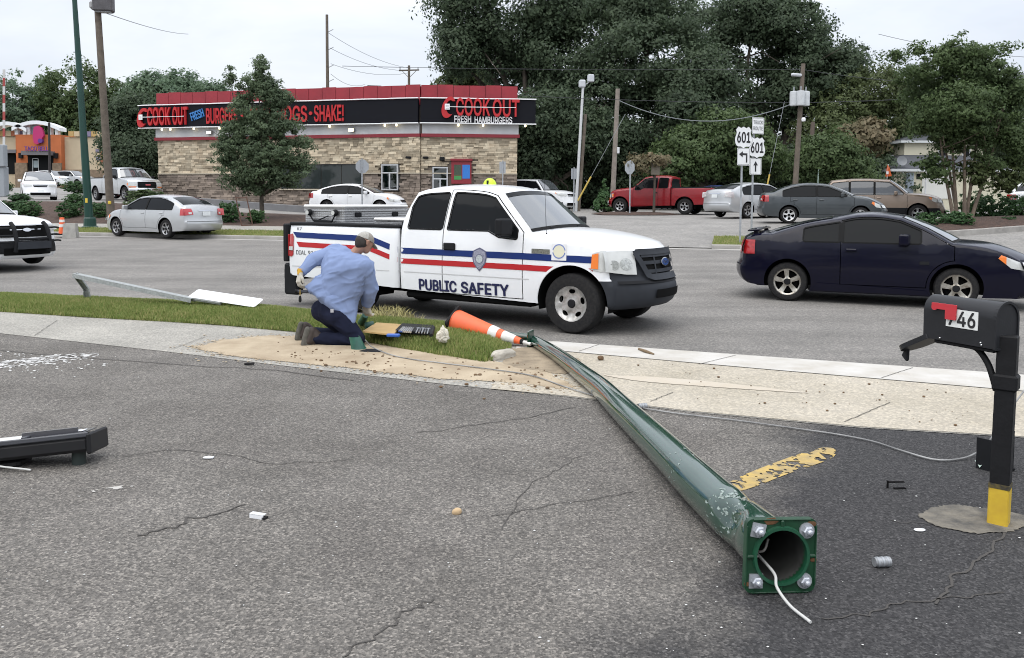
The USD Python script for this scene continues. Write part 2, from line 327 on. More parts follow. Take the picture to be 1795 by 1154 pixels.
sheet('gutter_strip', pxpoly(gut_n + gut_f), gutter_m, dz=.012)
sheet('driveway_apron', pxpoly(gut_f[::-1] + [(2150, 800), (1795, 767), (1500, 749), (1200, 721), (1000, 696), (860, 682), (880, 640)][0:] if False else [(905, 613), (985, 617.5), (1330, 648.5), (1740, 683.5), (2150, 716.5), (2100, 796), (1795, 767), (1500, 749), (1200, 721), (1000, 696), (860, 683)]), apron_m, dz=.008)
def ragged(pts, amp, seed, z=0.0, n=16):
    p = spline([gz(*k, z)[:2].tolist() + [0] for k in pts + pts[:1]], n)[:-1, :2]; r = np.random.default_rng(seed)
    c = p.mean(0); nz = meshkit.fbm(np.column_stack([p * 3, np.full(len(p), seed)]), 4) - .5
    return Polygon(c + (p - c) * (1 + amp * 2 * nz[:, None] + r.normal(0, amp * .12, (len(p), 1)))).buffer(0)
SANDP = ragged([(330, 608), (440, 592), (560, 592), (690, 608), (860, 634), (960, 655), (990, 682), (900, 672), (760, 664), (600, 645), (430, 628)], .07, 3)
rsg = np.random.default_rng(17); bl_ = SANDP.exterior; gr_ = []
for _ in range(1500):
    q_ = np.array(bl_.interpolate(rsg.random(), normalized=True).coords[0]) + rsg.normal(0, .07, 2) * (1 + 1.5 * (rsg.random() < .2)); s_ = .003 + .009 * rsg.random() ** 2; gr_.append(tr(trimesh.creation.icosphere(0), np.diag([s_ * 1.6, s_ * 1.2, s_ * .45]), (*q_, .012)))
single('sand_grains', trimesh.util.concatenate(gr_), sand_m, 'loose sand grains strewn along the edge of the spilled sand', 'sand', kind='stuff', smooth=40)
sheet('sand_spill', SANDP, sand_m, dz=.0095, cell=.12, bumpy=lambda v: .022 * (1 - np.exp(-shapely.distance(shapely.points(v), SANDP.exterior) / .12)) * meshkit.fbm(np.column_stack([v * 5, v[:, 0] * 0]), 3))
SOILP = ragged([(885, 612), (950, 612), (1015, 630), (1010, 655), (940, 652), (890, 642)], .16, 8)
sheet('soil_streak', SOILP, M('damp_sandy_soil', (.30, .24, .165), .98, vary=(5, .4), bump=(40, .9, .012)), dz=.0125, cell=.07, bumpy=lambda v: .02 * (1 - np.exp(-shapely.distance(shapely.points(v), SOILP.exterior) / .1)) * meshkit.fbm(np.column_stack([v * 7, v[:, 0] * 0]), 3))
for k, pts in enumerate([[(1060, 660), (1200, 667), (1350, 683), (1420, 692), (1240, 680), (1120, 670)]]):
    sheet('soil_streak', ragged(pts, .12, 20 + k), M('rusty_soil', (.44, .385, .305), .98, vary=(4, .2, (.46, .415, .345)), bump=(50, .6, .006)), dz=.0125, cell=.2)

# expansion joints and cracks are thin recess-dark strips
crack_m = M('crack_dark', (.06, .055, .05), .95)
def crack(pts, width, seed, dz, name='crack', wob=.025, n=14, m=None):
    r = np.random.default_rng(seed); p = spline([gz(*k)[:2].tolist() + [0] for k in pts], n)[:, :2]
    k = np.linspace(0, 1, 5 * n + 2); wv = np.interp(np.linspace(0, 1, len(p)), np.linspace(0, 1, 18), r.normal(0, wob * .8, 18)) + r.normal(0, wob * .12, len(p))
    tn = np.gradient(p, axis=0); tn /= np.linalg.norm(tn, axis=1, keepdims=True); p = p + np.column_stack([-tn[:, 1], tn[:, 0]]) * (wv * np.sin(np.linspace(0, np.pi, len(p))) ** .3)[:, None]
    w = .9 * width * (.35 + .65 * r.random(len(p))) * np.sin(np.linspace(.08, np.pi - .08, len(p))) ** .5
    return sheet(name, LineString(p).buffer(width * .30, cap_style=2).union(unary_union([Point(*a).buffer(b * .5, 2) for a, b in zip(p, w)])), m or crack_m, dz=dz, cell=1.0)
crack([(240, 940), (330, 915), (430, 885)], .018, 3, .004); crack([(600, 1154), (690, 1090), (760, 1050)], .012, 4, .004)
crack([(210, 800), (330, 790), (480, 812), (620, 806)], .012, 5, .004); crack([(730, 760), (880, 740), (1010, 715)], .015, 6, .004)
crack([(1640, 1060), (1665, 1020), (1720, 980), (1760, 935)], .02, 7, .004); crack([(1440, 1085), (1540, 1068), (1640, 1055), (1760, 1040)], .012, 8, .004)
crack([(0, 615), (150, 628), (320, 640), (470, 650), (620, 668)], .025, 9, .0065, wob=.02); crack([(860, 905), (1010, 880), (1110, 862)], .010, 10, .004)
crack([(1020, 800), (930, 850), (880, 930)], .009, 13, .004); crack([(1360, 1000), (1420, 905), (1560, 912), (1700, 930)][2:], .008, 14, .004)
for k, (a, b) in enumerate([((1225, 641), (1290, 625)), ((1545, 665), (1600, 647)), ((1015, 618), (1050, 606)), ((1795, 688), (1820, 662))]):
    crack([a, ((a[0] + b[0]) / 2, (a[1] + b[1]) / 2), b], .012, 30 + k, .016, 'joint', wob=.003)
for k, (a, b) in enumerate([((60, 590), (100, 563)), ((300, 614), (360, 592)), ((1480, 742), (1560, 708)), ((1140, 706), (1180, 690))]):
    crack([a, ((a[0] + b[0]) / 2, (a[1] + b[1]) / 2), b], .012, 40 + k, .0135, 'joint', wob=.005)
white_m = M('old_white_paint', (.50, .495, .48), .8, vary=(9, .3)); yellow_m = M('worn_yellow_paint', (.47, .33, .10), .8, vary=(10, .4, (.27, .21, .11)), bump=(60, .5, .004))
def flakes(name, pts, m, seed, keep=.6, sc=9.0):
    poly = ragged(pts, .05, seed); x0, y0, x1, y1 = poly.bounds; c = .016; xs, ys = np.meshgrid(np.arange(x0, x1, c), np.arange(y0, y1, c), indexing='ij')
    nz = meshkit.fbm(np.column_stack([xs.ravel() * sc, ys.ravel() * sc, np.full(xs.size, seed * 1.7)]), 4).reshape(xs.shape)
    sel = nz < np.quantile(nz, keep); cells = shapely.box(xs[sel], ys[sel], xs[sel] + c, ys[sel] + c)
    sheet(name, unary_union(cells).buffer(.006).buffer(-.006).intersection(poly).simplify(.003), m, dz=.004, cell=1.0)
flakes('white_paint_mark', [(-20, 636), (90, 624), (168, 619), (160, 628), (60, 638), (-20, 648)], white_m, 2, .42, 22)
flakes('yellow_paint_mark', [(1262, 862), (1285, 842), (1380, 804), (1440, 786), (1466, 790), (1455, 806), (1380, 832), (1300, 862)], yellow_m, 5, .66, 18)
flakes('white_paint_mark', [(130, 868), (190, 856), (240, 850), (215, 860), (150, 872)], M('dull_white_paint', (.40, .385, .36), .8), 9, .22, 26)
single_patch = ragged([(1600, 905), (1650, 888), (1720, 893), (1795, 905), (1800, 928), (1730, 938), (1640, 925)], .20, 4)
sheet('mortar_patch', single_patch, M('cement_patch', (.20, .18, .145), .95, vary=(7, .5, (.06, .058, .055)), bump=(35, .9, .02)), dz=.005, cell=.05, bumpy=lambda v: .035 * np.clip(meshkit.fbm(np.column_stack([v * 9, v[:, 0] * 0]), 3) - .45, 0, 1) * (1 - np.exp(-shapely.distance(shapely.points(v), single_patch.exterior) / .06)))

# ---- grass island between road and pavement
isl_px = [(-420, 494), (0, 524), (250, 535), (450, 545), (540, 553), (640, 566), (700, 570), (800, 578), (876, 596), (892, 612), (880, 629), (850, 636), (780, 626), (700, 612), (640, 600), (520, 583), (400, 572), (300, 565), (150, 557), (0, 547), (-420, 515)]
island = pxpoly(isl_px)
def hump(v):
    d = shapely.distance(shapely.points(v), island.exterior); return .13 * (1 - np.exp(-d / .22)) + .025 * (meshkit.fbm(np.column_stack([v * 2, v[:, 0] * 0]), 3) - .5)
sheet('grass_verge', island, turf_m, dz=.01, cell=.15, bumpy=hump)
grass_m = usdkit.material(stage, '/World/Looks/grass_blades', {
    'g': ('geometry', {}), 'ia': ('attribute', {'attribute': 'rnd'}), 'r': ('rgb_ramp', {'ramp': [(0, (.085, .125, .030)), (.4, (.17, .225, .06)), (.75, (.29, .29, .11)), (1, (.48, .39, .21))]}), 'n': ('noise_texture', {'scale': 2.2, 'detail': 3}), 'a': ('math', {'math_type': 'multiply_add', 'value2': .55, 'value3': -.05}), 'c': ('math', {'math_type': 'multiply_add', 'value2': .55}),
    'd': ('principled_bsdf', {'roughness': .6, 'specular_ior_level': .25}), 't': ('translucent_bsdf', {}), 'm': ('mix_closure', {'fac': .3})},
    [('ia.fac', 'c.value1'), ('g.position', 'n.vector'), ('n.fac', 'a.value1'), ('a.value', 'c.value3'), ('c.value', 'r.fac'), ('r.color', 'd.base_color'), ('r.color', 't.color'), ('d.BSDF', 'm.closure1'), ('t.BSDF', 'm.closure2')], surface='m.closure')
def blades(pts, h, rng, lean=.5):
    n = len(pts); a = rng.random(n) * 2 * np.pi; hh = h * (.5 + rng.random(n)); w = .0035 + .003 * rng.random(n)
    side = np.stack([np.cos(a), np.sin(a), 0 * a], 1) * w[:, None]; b = rng.random(n) * 2 * np.pi; l = lean * rng.random(n) * hh
    tip = pts + np.stack([np.cos(b) * l, np.sin(b) * l, hh], 1); midp = pts * .45 + tip * .55 + np.array([0, 0, 1]) * (hh * .12)[:, None]
    v = np.stack([pts - side, pts + side, midp + side * .8, midp - side * .8, tip], 1).reshape(-1, 3); k = np.arange(n)[:, None] * 5
    t = T(v, np.vstack([k + [0, 1, 2], k + [0, 2, 3], k + [3, 2, 4]])); t.metadata['rnd'] = np.repeat(rng.random(n), 5); return t
def scatter(poly, n, rng):
    x0, y0, x1, y1 = poly.bounds; out = np.zeros((0, 2)); shapely.prepare(poly)
    while len(out) < n:
        p = rng.random((n * 2, 2)) * [x1 - x0, y1 - y0] + [x0, y0]; out = np.vstack([out, p[shapely.contains_xy(poly, p[:, 0], p[:, 1])]])
    return out[:n]
rg = np.random.default_rng(11)
vis = island.intersection(Polygon([gz(-80, 480)[:2], gz(1000, 560)[:2], gz(1000, 700)[:2], gz(-80, 700)[:2]]).buffer(.5))
p = scatter(vis.buffer(.03), 150000, rg); wear = meshkit.fbm(np.column_stack([p * 1.6, p[:, 0] * 0 + 3]), 4)
mud = pxpoly([(600, 560), (700, 565), (900, 585), (910, 635), (850, 640), (720, 606), (620, 600)])
keep = rg.random(len(p)) < np.where(shapely.contains_xy(mud, p[:, 0], p[:, 1]), np.clip(1.7 - 2.0 * wear, .25, 1), np.clip(1.9 - 1.6 * wear, .5, 1))
p = p[keep]; hgt = terrain(p[:, 0], p[:, 1]) + hump(p)
single('grass', blades(np.column_stack([p, hgt]), .05, rg), grass_m, 'short mown grass with dry straw tips on the near roadside verge', 'grass', kind='stuff', smooth=False)
tall = scatter(pxpoly([(640, 560), (700, 562), (745, 572), (650, 574)]), 900, rg)
single('weeds', blades(np.column_stack([tall, hump(tall) + .01]), .085, rg, 1.6), M('dry_weeds', (.30, .27, .12), .9, island=.6), 'ragged tall weeds and dug grass beside the kneeling man', 'weeds', kind='stuff', smooth=False)

# ---- far side of the road
def kerb_line(name, u0, u1, vv, h=.13, w=.16, n=30, base=0.0):
    for a, b in zip(np.linspace(u0, u1, n)[:-1], np.linspace(u0, u1, n)[1:]): pass
    us = np.linspace(u0, u1, n); sec = [(0, -.1), (0, h - .025), (.02, h), (w, h), (w, -.1)]; V, F = [], []
    for u in us:
        c = xy_of(u, vv)
        for s, z in sec:
            q2 = xy_of(u, vv + s); V.append([*q2, terrain(*xy_of(u, vv)) + z + base])
    k = len(sec)
    for a in range(n - 1):
        for b in range(k - 1): F += [[a * k + b, (a + 1) * k + b, (a + 1) * k + b + 1], [a * k + b, (a + 1) * k + b + 1, a * k + b + 1]]
    single(name, T(V, F), kerb_m, kind='structure', smooth=20)
kerb_line('far_kerb', -75, -10.5, 0, n=40); kerb_line('far_kerb', -1.0, 4.2, 0, n=10); kerb_line('far_kerb', 13.5, 30, 0, n=12)
sheet('far_gutter', uvpoly([(-75, -.45), (35, -.45), (35, -.03), (-75, -.03)]), M('far_gutter_concrete', (.36, .345, .32), .9, vary=(1.5, .3)), dz=.004, cell=1.0)
sheet('far_verge', uvpoly([(-75, .15), (-10.5, .15), (-10.5, 1.7), (-75, 1.7)]), turf_m, dz=.10, cell=.6)
sheet('far_verge', uvpoly([(-1.0, .15), (4.2, .15), (3.6, 2.3), (-1.0, 2.3)]), turf_m, dz=.10, cell=.6)
sheet('far_verge', uvpoly([(13.5, .15), (30, .15), (30, 1.6), (14.2, 1.6)]), turf_m, dz=.10, cell=.6)
for a, b, vm, nn in ((-46, -10.6, 1.65, 45000), (-1.0, 4.0, 2.2, 9000), (13.6, 20, 1.55, 6000)):
    pp = scatter(uvpoly([(a, .16), (b, .16), (b, vm), (a, vm)]), nn, rg)
    single('grass', blades(np.column_stack([pp, terrain(pp[:, 0], pp[:, 1]) + .1]), .055, rg), grass_m, 'short grass along the far kerb ' + {45000: 'below the mulch bank with shrubs', 9000: 'around the two route sign posts', 6000: 'beyond the dark coupe at the right edge'}[nn], 'grass', kind='stuff', smooth=False)
sheet('far_pavement', uvpoly([(-75, 1.7), (-10.5, 1.7), (-10.5, 3.0), (-75, 3.0)]), walk_m, dz=.105, cell=.8)
sheet('far_lot', uvpoly([(-75, 3.0), (-10.5, 3.0), (-10.5, .05), (-1, .05), (-1, 2.3), (3.6, 2.3), (4.2, .05), (13.5, .05), (14.2, 1.6), (60, 1.6), (60, 46), (-75, 46)]), farlot_m, dz=.02, cell=1.5)
bank = uvpoly([(-58, 3.0), (-13, 3.0), (-12, 5), (-14, 8.5), (-31, 9.4), (-36, 9.2), (-58, 9.4)])
sheet('mulch_bank', bank, mulch_m, dz=.06, cell=.5, bumpy=lambda v: .12 * (meshkit.fbm(np.column_stack([v * 1.3, v[:, 0] * 0]), 4) - .4))

# ================================================================== buildings
rb = np.random.default_rng(5)
def wall_frame(A, B):
    "origin A, unit along, unit outward (towards the road) of a wall from A to B"
    A, B = np.asarray(A, float), np.asarray(B, float); L = np.linalg.norm(B - A); e = (B - A) / L; return A, e, np.array([e[1], -e[0]]), L
def wbox(A, e, o, s0, s1, z0, z1, d0, d1):
    "box on a wall: along s0..s1, height z0..z1, depth d0..d1 outward"
    c = A + e * (s0 + s1) / 2 + o * (d0 + d1) / 2; return bx(abs(s1 - s0), abs(d1 - d0), z1 - z0, (c[0], c[1], (z0 + z1) / 2), math.atan2(e[1], e[0]))
def wmesh(A, e, o, m, s, z, d=0.0):
    "places a drawing (x along, y up, z out) on a wall"
    v = np.array(tm(m).vertices); xy = A + np.outer(v[:, 0] + s, e) + np.outer(v[:, 2] + d, o); return T(np.column_stack([xy, v[:, 1] + z]), tm(m).faces)
def veneer(A, e, o, L, z0, z1, holes, ch, lm, th, rng, s_start=0.0):
    "ledger stone courses as real blocks"
    out = []; z = z0
    while z < z1 - .02:
        h_ = min(ch * (.7 + .6 * rng.random()), z1 - z); s = s_start - rng.random() * .2
        while s < L:
            l = lm * (.5 + rng.random()); a, b = max(s, s_start), min(s + l, L)
            if b - a > .03 and not any(a < q[1] and b > q[0] and z < q[3] and z + h_ > q[2] for q in holes): out.append(wbox(A, e, o, a + .004, b - .004, z + .003, z + h_ - .003, 0, th * (.35 + rng.random())))
            s += l
        z += h_
    t = trimesh.util.concatenate(out); t.metadata['rnd'] = np.repeat(rng.random(len(out)), 8); return t
BA, BB, BC = at(279, 347, 50)[:2], at(738, 347, 45.6)[:2], at(906, 347, 46.0)[:2]
bz0 = 1.12; pxm = 1480 / 45.6
zB = lambda py, d=45.6: EYE + (348 - py) / FPX * d
z_mid, z_red0, z_red1, z_white1, z_sign1, z_par, z_parL = zB(304), zB(240), zB(235), zB(216), zB(175), zB(149), zB(165, 50)
ck = Thing('restaurant', 'stone clad burger restaurant with red parapet and black sign band', 'restaurant', (*BB, bz0))
st_core = M('wall_core', (.16, .135, .11), .95); stone_l = M('pale_ledger_stone', (.50, .435, .325), .9, spec=.2, vary=(2.2, .4, (.38, .31, .22)), island=.42); stone_d = M('brown_ledger_stone', (.195, .16, .135), .9, spec=.2, vary=(2.0, .4, (.25, .205, .165)), island=.48)
red_panel = M('red_sheet_metal', (.30, .022, .034), .45, vary=(1.2, .22)); red_trim = M('red_trim', (.22, .018, .028), .5); soffit = M('white_fascia', (.56, .57, .58), .6, vary=(1.5, .15)); black_sign = M('black_sign_face', (.006, .0065, .010), .6, spec=.15); tube_w = M('white_light_tube', (.78, .79, .80), .4)
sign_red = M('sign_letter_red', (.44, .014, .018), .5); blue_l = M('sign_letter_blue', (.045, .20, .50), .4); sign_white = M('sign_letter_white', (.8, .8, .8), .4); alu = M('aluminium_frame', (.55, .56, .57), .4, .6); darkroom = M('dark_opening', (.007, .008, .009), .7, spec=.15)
paneg = usdkit.material(stage, '/World/Looks/window_pane', {'g': ('glossy_bsdf', {'color': (.9, .93, .95), 'roughness': .02}), 't': ('transparent_bsdf', {'color': (.55, .6, .6)}), 'f': ('fresnel', {'IOR': 1.9}), 'm': ('mix_closure', {})}, [('f.fac', 'm.fac'), ('t.BSDF', 'm.closure1'), ('g.BSDF', 'm.closure2')], surface='m.closure')
A1, e1_, o1, L1 = wall_frame(BA, BB); A2, e2_, o2, L2 = wall_frame(BB, BC)
depth = 14.0; foot = [BA, BB, BC, BC - o2 * depth, BA - o1 * depth]
core = ext(Polygon([tuple(p) for p in foot]).buffer(-.02), z_par - bz0 - .25, None, (0, 0, bz0 - .3))
ck.add('wall', core, st_core, w=True)
sx_ = lambda px: float(np.linalg.norm(at(px, 347, np.interp(px, [279, 738], [50, 45.6]))[:2] - BA))      # place along the long wall under a photo column
s2_ = lambda px: float(np.linalg.norm(at(px, 347, np.interp(px, [738, 906], [45.6, 46.0]))[:2] - BB))
win_px = (495, 640); swa, swb = sx_(495), sx_(637); jut = sx_(640)
svc = (sx_(672), sx_(701)); zs = zB(288, 46), zB(333, 46)
dr = (s2_(758), s2_(785)); brd = (s2_(791), s2_(826))
holes1 = [(swa, swb, zB(332, 46.8), zB(288, 46.8)), (*svc, zs[1], zs[0])]
ck.add('upper_stone_veneer', veneer(A1, e1_, o1, L1, z_mid + .06, z_red0, holes1, .115, .36, .05, rb), stone_l, False, w=True, kind='stuff')
ck.add('lower_stone_veneer', veneer(A1, e1_, o1, L1, bz0 - .25, z_mid, holes1, .11, .35, .07, rb), stone_d, False, w=True, kind='stuff')
ck.add('upper_stone_veneer', veneer(A1, e1_, o1, L1, z_mid + .06, z_red0, holes1, .115, .36, .05, rb, jut + .05).apply_translation([*(o1 * .12), 0]) , stone_l, False, w=True, kind='stuff')
ck.add('lower_stone_veneer', veneer(A1, e1_, o1, L1, bz0 - .25, z_mid, holes1, .11, .35, .07, rb, jut + .05).apply_translation([*(o1 * .12), 0]), stone_d, False, w=True, kind='stuff')
holes2 = [(*dr, bz0, zB(292)), (*brd, zB(321), zB(279))]
ck.add('upper_stone_veneer', veneer(A2, e2_, o2, L2, z_mid + .06, z_red0, holes2, .115, .36, .05, rb), stone_l, False, w=True, kind='stuff'); ck.add('lower_stone_veneer', veneer(A2, e2_, o2, L2, bz0 - .25, z_mid, holes2, .11, .35, .07, rb), stone_d, False, w=True, kind='stuff')
ck.add('sill_course', wbox(A1, e1_, o1, 0, swa - .05, z_mid, z_mid + .055, 0, .12), M('pale_sill', (.45, .40, .31), .8), w=True); ck.add('sill_course', wbox(A1, e1_, o1, jut, L1, z_mid, z_mid + .055, 0, .23), M('pale_sill', (.45, .40, .31)), w=True); ck.add('sill_course', wbox(A2, e2_, o2, 0, L2, z_mid, z_mid + .055, 0, .12), M('pale_sill', (.45, .40, .31)), w=True); ck.add('sill_course', wbox(A1, e1_, o1, swa - .05, swb + .05, zB(333.5, 46.8), zB(331.5, 46.8), 0, .16), M('pale_sill', (.45, .40, .31)), w=True)
for A_, e_, o_, L_, w0, w1 in ((A1, e1_, o1, L1, -.12, .0), (A2, e2_, o2, L2, 0, .12)):
    ck.add('red_band', wbox(A_, e_, o_, w0, L_ + w1, z_red0, z_red1 + .02, -.1, .20), red_trim, w=True); ck.add('fascia', wbox(A_, e_, o_, w0 + .06, L_ + w1 - .06, z_red1 + .02, z_white1 + .02, -.1, .14), soffit, w=True)
    n_ = int(round(L_ / .84)); 
    for k in range(n_):
        a, b = L_ * k / n_, L_ * (k + 1) / n_; ck.add('parapet_panel', wbox(A_, e_, o_, a + .012, b - .012, z_sign1 - .3, z_par - .05 + .03 * (k % 3 == 1), .02, .12), red_panel, w=True)
    ck.add('parapet_backing', wbox(A_, e_, o_, .02, L_ - .02, z_sign1 - .3, z_par - .1, -.2, .02), red_trim, w=True)
ck.add('sign_band', wbox(A1, e1_, o1, -.95, L1 - .02, z_white1, z_sign1, .20, .42), black_sign, w=True); ck.add('sign_band', wbox(A2, e2_, o2, -.02, L2 + .95, z_white1 + .0, z_sign1, .20, .42), black_sign, w=True)
for A_, e_, o_, a, b in ((A1, e1_, o1, -1.0, L1 + .02), (A2, e2_, o2, -.05, L2 + .98)):
    for z in (z_white1 - .03, z_sign1 + .03):
        p0, p1 = A_ + e_ * a + o_ * .46, A_ + e_ * b + o_ * .46; ck.add('light_tube', cyl((*p0, z), (*p1, z), .032, None, 8), tube_w, w=True)
lamp_on = M('lit_lamp', (1, .9, .7), .5, extra={'emission_color': (1.0, .82, .5), 'emission_strength': 2.2})
for px_ in (263, 308, 349, 394, 585, 680, 700):
    c = A1 + e1_ * sx_(px_) + o1 * .36; ck.add('soffit_lamp', lathe([(0, 0), (.045, .0), (.05, .09), (.03, .14)], 10, None, (*c, z_white1 - .17)), lamp_on, w=True)
for px_ in (803, 846, 919): c = A2 + e2_ * s2_(px_) + o2 * .36; ck.add('soffit_lamp', lathe([(0, 0), (.045, .0), (.05, .09), (.03, .14)], 10, None, (*c, z_white1 - .17)), lamp_on, w=True)
for px_ in (375, 622): c = A1 + e1_ * sx_(px_) + o1 * .25; fl = ck.add('flood_light', bx(.34, .2, .2, (*c, z_red1 + .26), math.atan2(e1_[1], e1_[0]), ch=.04), M('lamp_housing', (.2, .2, .2), .5), w=True); c = c + o1 * .115; ck.add('flood_lens', bx(.28, .02, .15, (*c, z_red1 + .25), math.atan2(e1_[1], e1_[0])), lamp_on, parent=fl, w=True)
hs = z_sign1 - z_white1
def sign_text(A_, e_, o_, s, s_, z, h_, w_, m, name, d=.424, th=.06, slant=0, rot=0):
    q = text(s_, h_, th, True, width=w_, slant=slant)
    if rot: q = tr(q, rotz(rot))
    ck.add(name, wmesh(A_, e_, o_, q, s, z, d), m, False, w=True)
def logo(A_, e_, o_, s, z, h_, w_, m1, d=.43):
    "swoosh C with a spatula handle running through the letters"
    c = Point(0, 0).buffer(h_ * .52, 20); sw = shapely.affinity.skew(shapely.affinity.scale(c, .62, 1), 12).difference(shapely.affinity.translate(shapely.affinity.scale(c, .42, .66), h_ * .1, 0)).difference(sbox(h_ * .14, -h_ * .3, 9, h_ * .3))
    ck.add('sign_swoosh', wmesh(A_, e_, o_, ext(sw, .12), s + h_ * .28, z + h_ * .42, d), m1, False, w=True)
    blade = unary_union([sbox(h_ * .10, h_ * .32, h_ * .34, h_ * .60)] + [sbox(h_ * .34, h_ * .445, w_, h_ * .475)]).difference(unary_union([sbox(h_ * .14, h_ * (.37 + .07 * k), h_ * .30, h_ * (.385 + .07 * k)) for k in range(3)]))
    ck.add('sign_spatula', wmesh(A_, e_, o_, ext(blade, .02), s, z - h_ * .02, d + .16), sign_white, False, w=True)
s0 = sx_(262); logo(A1, e1_, o1, -.95, z_white1 + hs * .1, hs * .85, sx_(338) + .9, sign_red); sign_text(A1, e1_, o1, -.30, 'COOK', z_white1 + hs * .12, hs * .76, 1.55, sign_red, 'sign_letters', th=.14); sign_text(A1, e1_, o1, 1.42, 'OUT', z_white1 + hs * .12, hs * .76, .98, sign_red, 'sign_letters', th=.14)
sign_text(A1, e1_, o1, sx_(348), 'FRESH', z_white1 + hs * .26, hs * .36, sx_(371) - sx_(348), blue_l, 'sign_letters', rot=.30); sign_text(A1, e1_, o1, sx_(373), 'BURGERS', z_white1 + hs * .14, hs * .66, sx_(427) - sx_(373), sign_red, 'sign_letters')
ck.add('sign_dot', wmesh(A1, e1_, o1, ext(Point(0, 0).buffer(.10), .06), sx_(436), z_white1 + hs * .48, .424), sign_red, w=True); ck.add('sign_dot', wmesh(A1, e1_, o1, ext(Point(0, 0).buffer(.10), .06), sx_(554), z_white1 + hs * .48, .424), sign_red, w=True)
sign_text(A1, e1_, o1, sx_(450), 'HOT DOGS', z_white1 + hs * .14, hs * .66, sx_(548) - sx_(450), sign_red, 'sign_letters'); sign_text(A1, e1_, o1, sx_(560), 'SHAKE!', z_white1 + hs * .14, hs * .66, sx_(611) - sx_(560), sign_red, 'sign_letters')
za = zB(203); logo(A2, e2_, o2, s2_(776), za - .05, zB(171) - za + .1, s2_(902) - s2_(776), sign_red); sign_text(A2, e2_, o2, s2_(799), 'COOK', za, zB(171) - za - .12, s2_(857) - s2_(799), sign_red, 'sign_letters', th=.18); sign_text(A2, e2_, o2, s2_(862), 'OUT', za - .03, zB(171) - za - .12, s2_(908) - s2_(862), sign_red, 'sign_letters', th=.18)
sign_text(A2, e2_, o2, s2_(796), 'FRESH', zB(215), zB(204) - zB(215), s2_(825) - s2_(796), sign_white, 'sign_letters', th=.03); sign_text(A2, e2_, o2, s2_(831), 'HAMBURGERS', zB(216), zB(205) - zB(216), s2_(896) - s2_(831), sign_white, 'sign_letters', th=.03)
# openings
def window(A_, e_, o_, a, b, z0, z1, nv=2, top=.36, d=.16, fr=.07, split=None):
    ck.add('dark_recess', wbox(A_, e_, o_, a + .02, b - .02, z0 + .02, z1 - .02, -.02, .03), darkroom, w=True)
    bars = [(a, a + fr, z0, z1), (b - fr, b, z0, z1), (a, b, z0, z0 + fr), (a, b, z1 - fr, z1)]
    if top: bars.append((a, b, z1 - top - fr, z1 - top))
    for k in range(1, nv): s = a + (b - a) * k / nv; bars.append((s - fr / 2, s + fr / 2, z0, z1 - top))
    f = ck.add('window_frame', [wbox(A_, e_, o_, *q, .03, d + .002 * i) for i, q in enumerate(bars)], alu, w=True); ck.add('window_pane', wbox(A_, e_, o_, a + fr, b - fr, z0 + fr, z1 - fr, d - .05, d - .042), paneg, parent=f, w=True)
window(A1, e1_, o1, svc[0], svc[1], zs[1], zs[0], 2, .42, .24); window(A2, e2_, o2, dr[0], dr[1], bz0 + .9, zB(292), 2, .6, .12)
f_ = ck.add('window_frame', [wbox(A1, e1_, o1, swa, swb, zB(332, 46.8), zB(331, 46.8), 0, .08), wbox(A1, e1_, o1, swa, swb, zB(289, 46.8), zB(288, 46.8), 0, .08)], M('bronze_frame', (.03, .028, .026), .4), w=True)
for k in range(4): a_, b_ = swa + (swb - swa) * k / 4, swa + (swb - swa) * (k + 1) / 4; ck.add('window_pane', wbox(A1, e1_, o1, a_ + .02, b_ - .02, zB(330.5, 46.8), zB(289.5, 46.8), .02, .05), glass if k < 0 else M('mirror_window_glass', (.02, .025, .025), .03, 0, .6), parent=f_, w=True)
mb = ck.add('menu_board', [wbox(A2, e2_, o2, brd[0], brd[1], zB(321), zB(279), 0, .18), wbox(A2, e2_, o2, brd[0] - .05, brd[1] + .05, zB(281), zB(277.5), 0, .26)], red_trim, w=True); ml = (brd[1] - brd[0])
ck.add('board_poster', wbox(A2, e2_, o2, brd[0] + .15, brd[0] + ml * .5, zB(306), zB(288), .18, .19), M('poster_dark_green', (.05, .07, .045), .4), parent=mb, w=True); ck.add('board_poster', wbox(A2, e2_, o2, brd[0] + .15, brd[0] + ml * .5, zB(314), zB(307), .18, .19), M('poster_green', (.05, .24, .07), .4), parent=mb, w=True); ck.add('board_poster', wbox(A2, e2_, o2, brd[0] + ml * .55, brd[1] - .08, zB(312), zB(288), .18, .19), M('poster_blue', (.03, .17, .52), .4), parent=mb, w=True)
for px_, py_ in ((719, 276), (746, 276)): c = A1 + e1_ * sx_(px_) + o1 * .25 if px_ < 738 else A2 + e2_ * s2_(px_) + o2 * .12; ck.add('wall_camera', bx(.3, .12, .13, (*c, zB(py_)), .5, ch=.03), blackpl, w=True)
c = A2 + e2_ * s2_(775) + o2 * .15; ck.add('wall_lamp', bx(.28, .22, .22, (*c, zB(278)), 0, ch=.04), blackpl, w=True)
ck.add('roof_deck', ext(Polygon([tuple(p) for p in foot]).buffer(-.25), .06, None, (0, 0, z_par - .5)), M('roof_grey', (.2, .2, .2), .9), w=True); ck.add('roof_unit', bx(.75, .8, .5, (*(A1 + e1_ * sx_(640) - o1 * 1.2), z_par - .1), .3), M('roof_grey', (.2, .2, .2)), w=True)
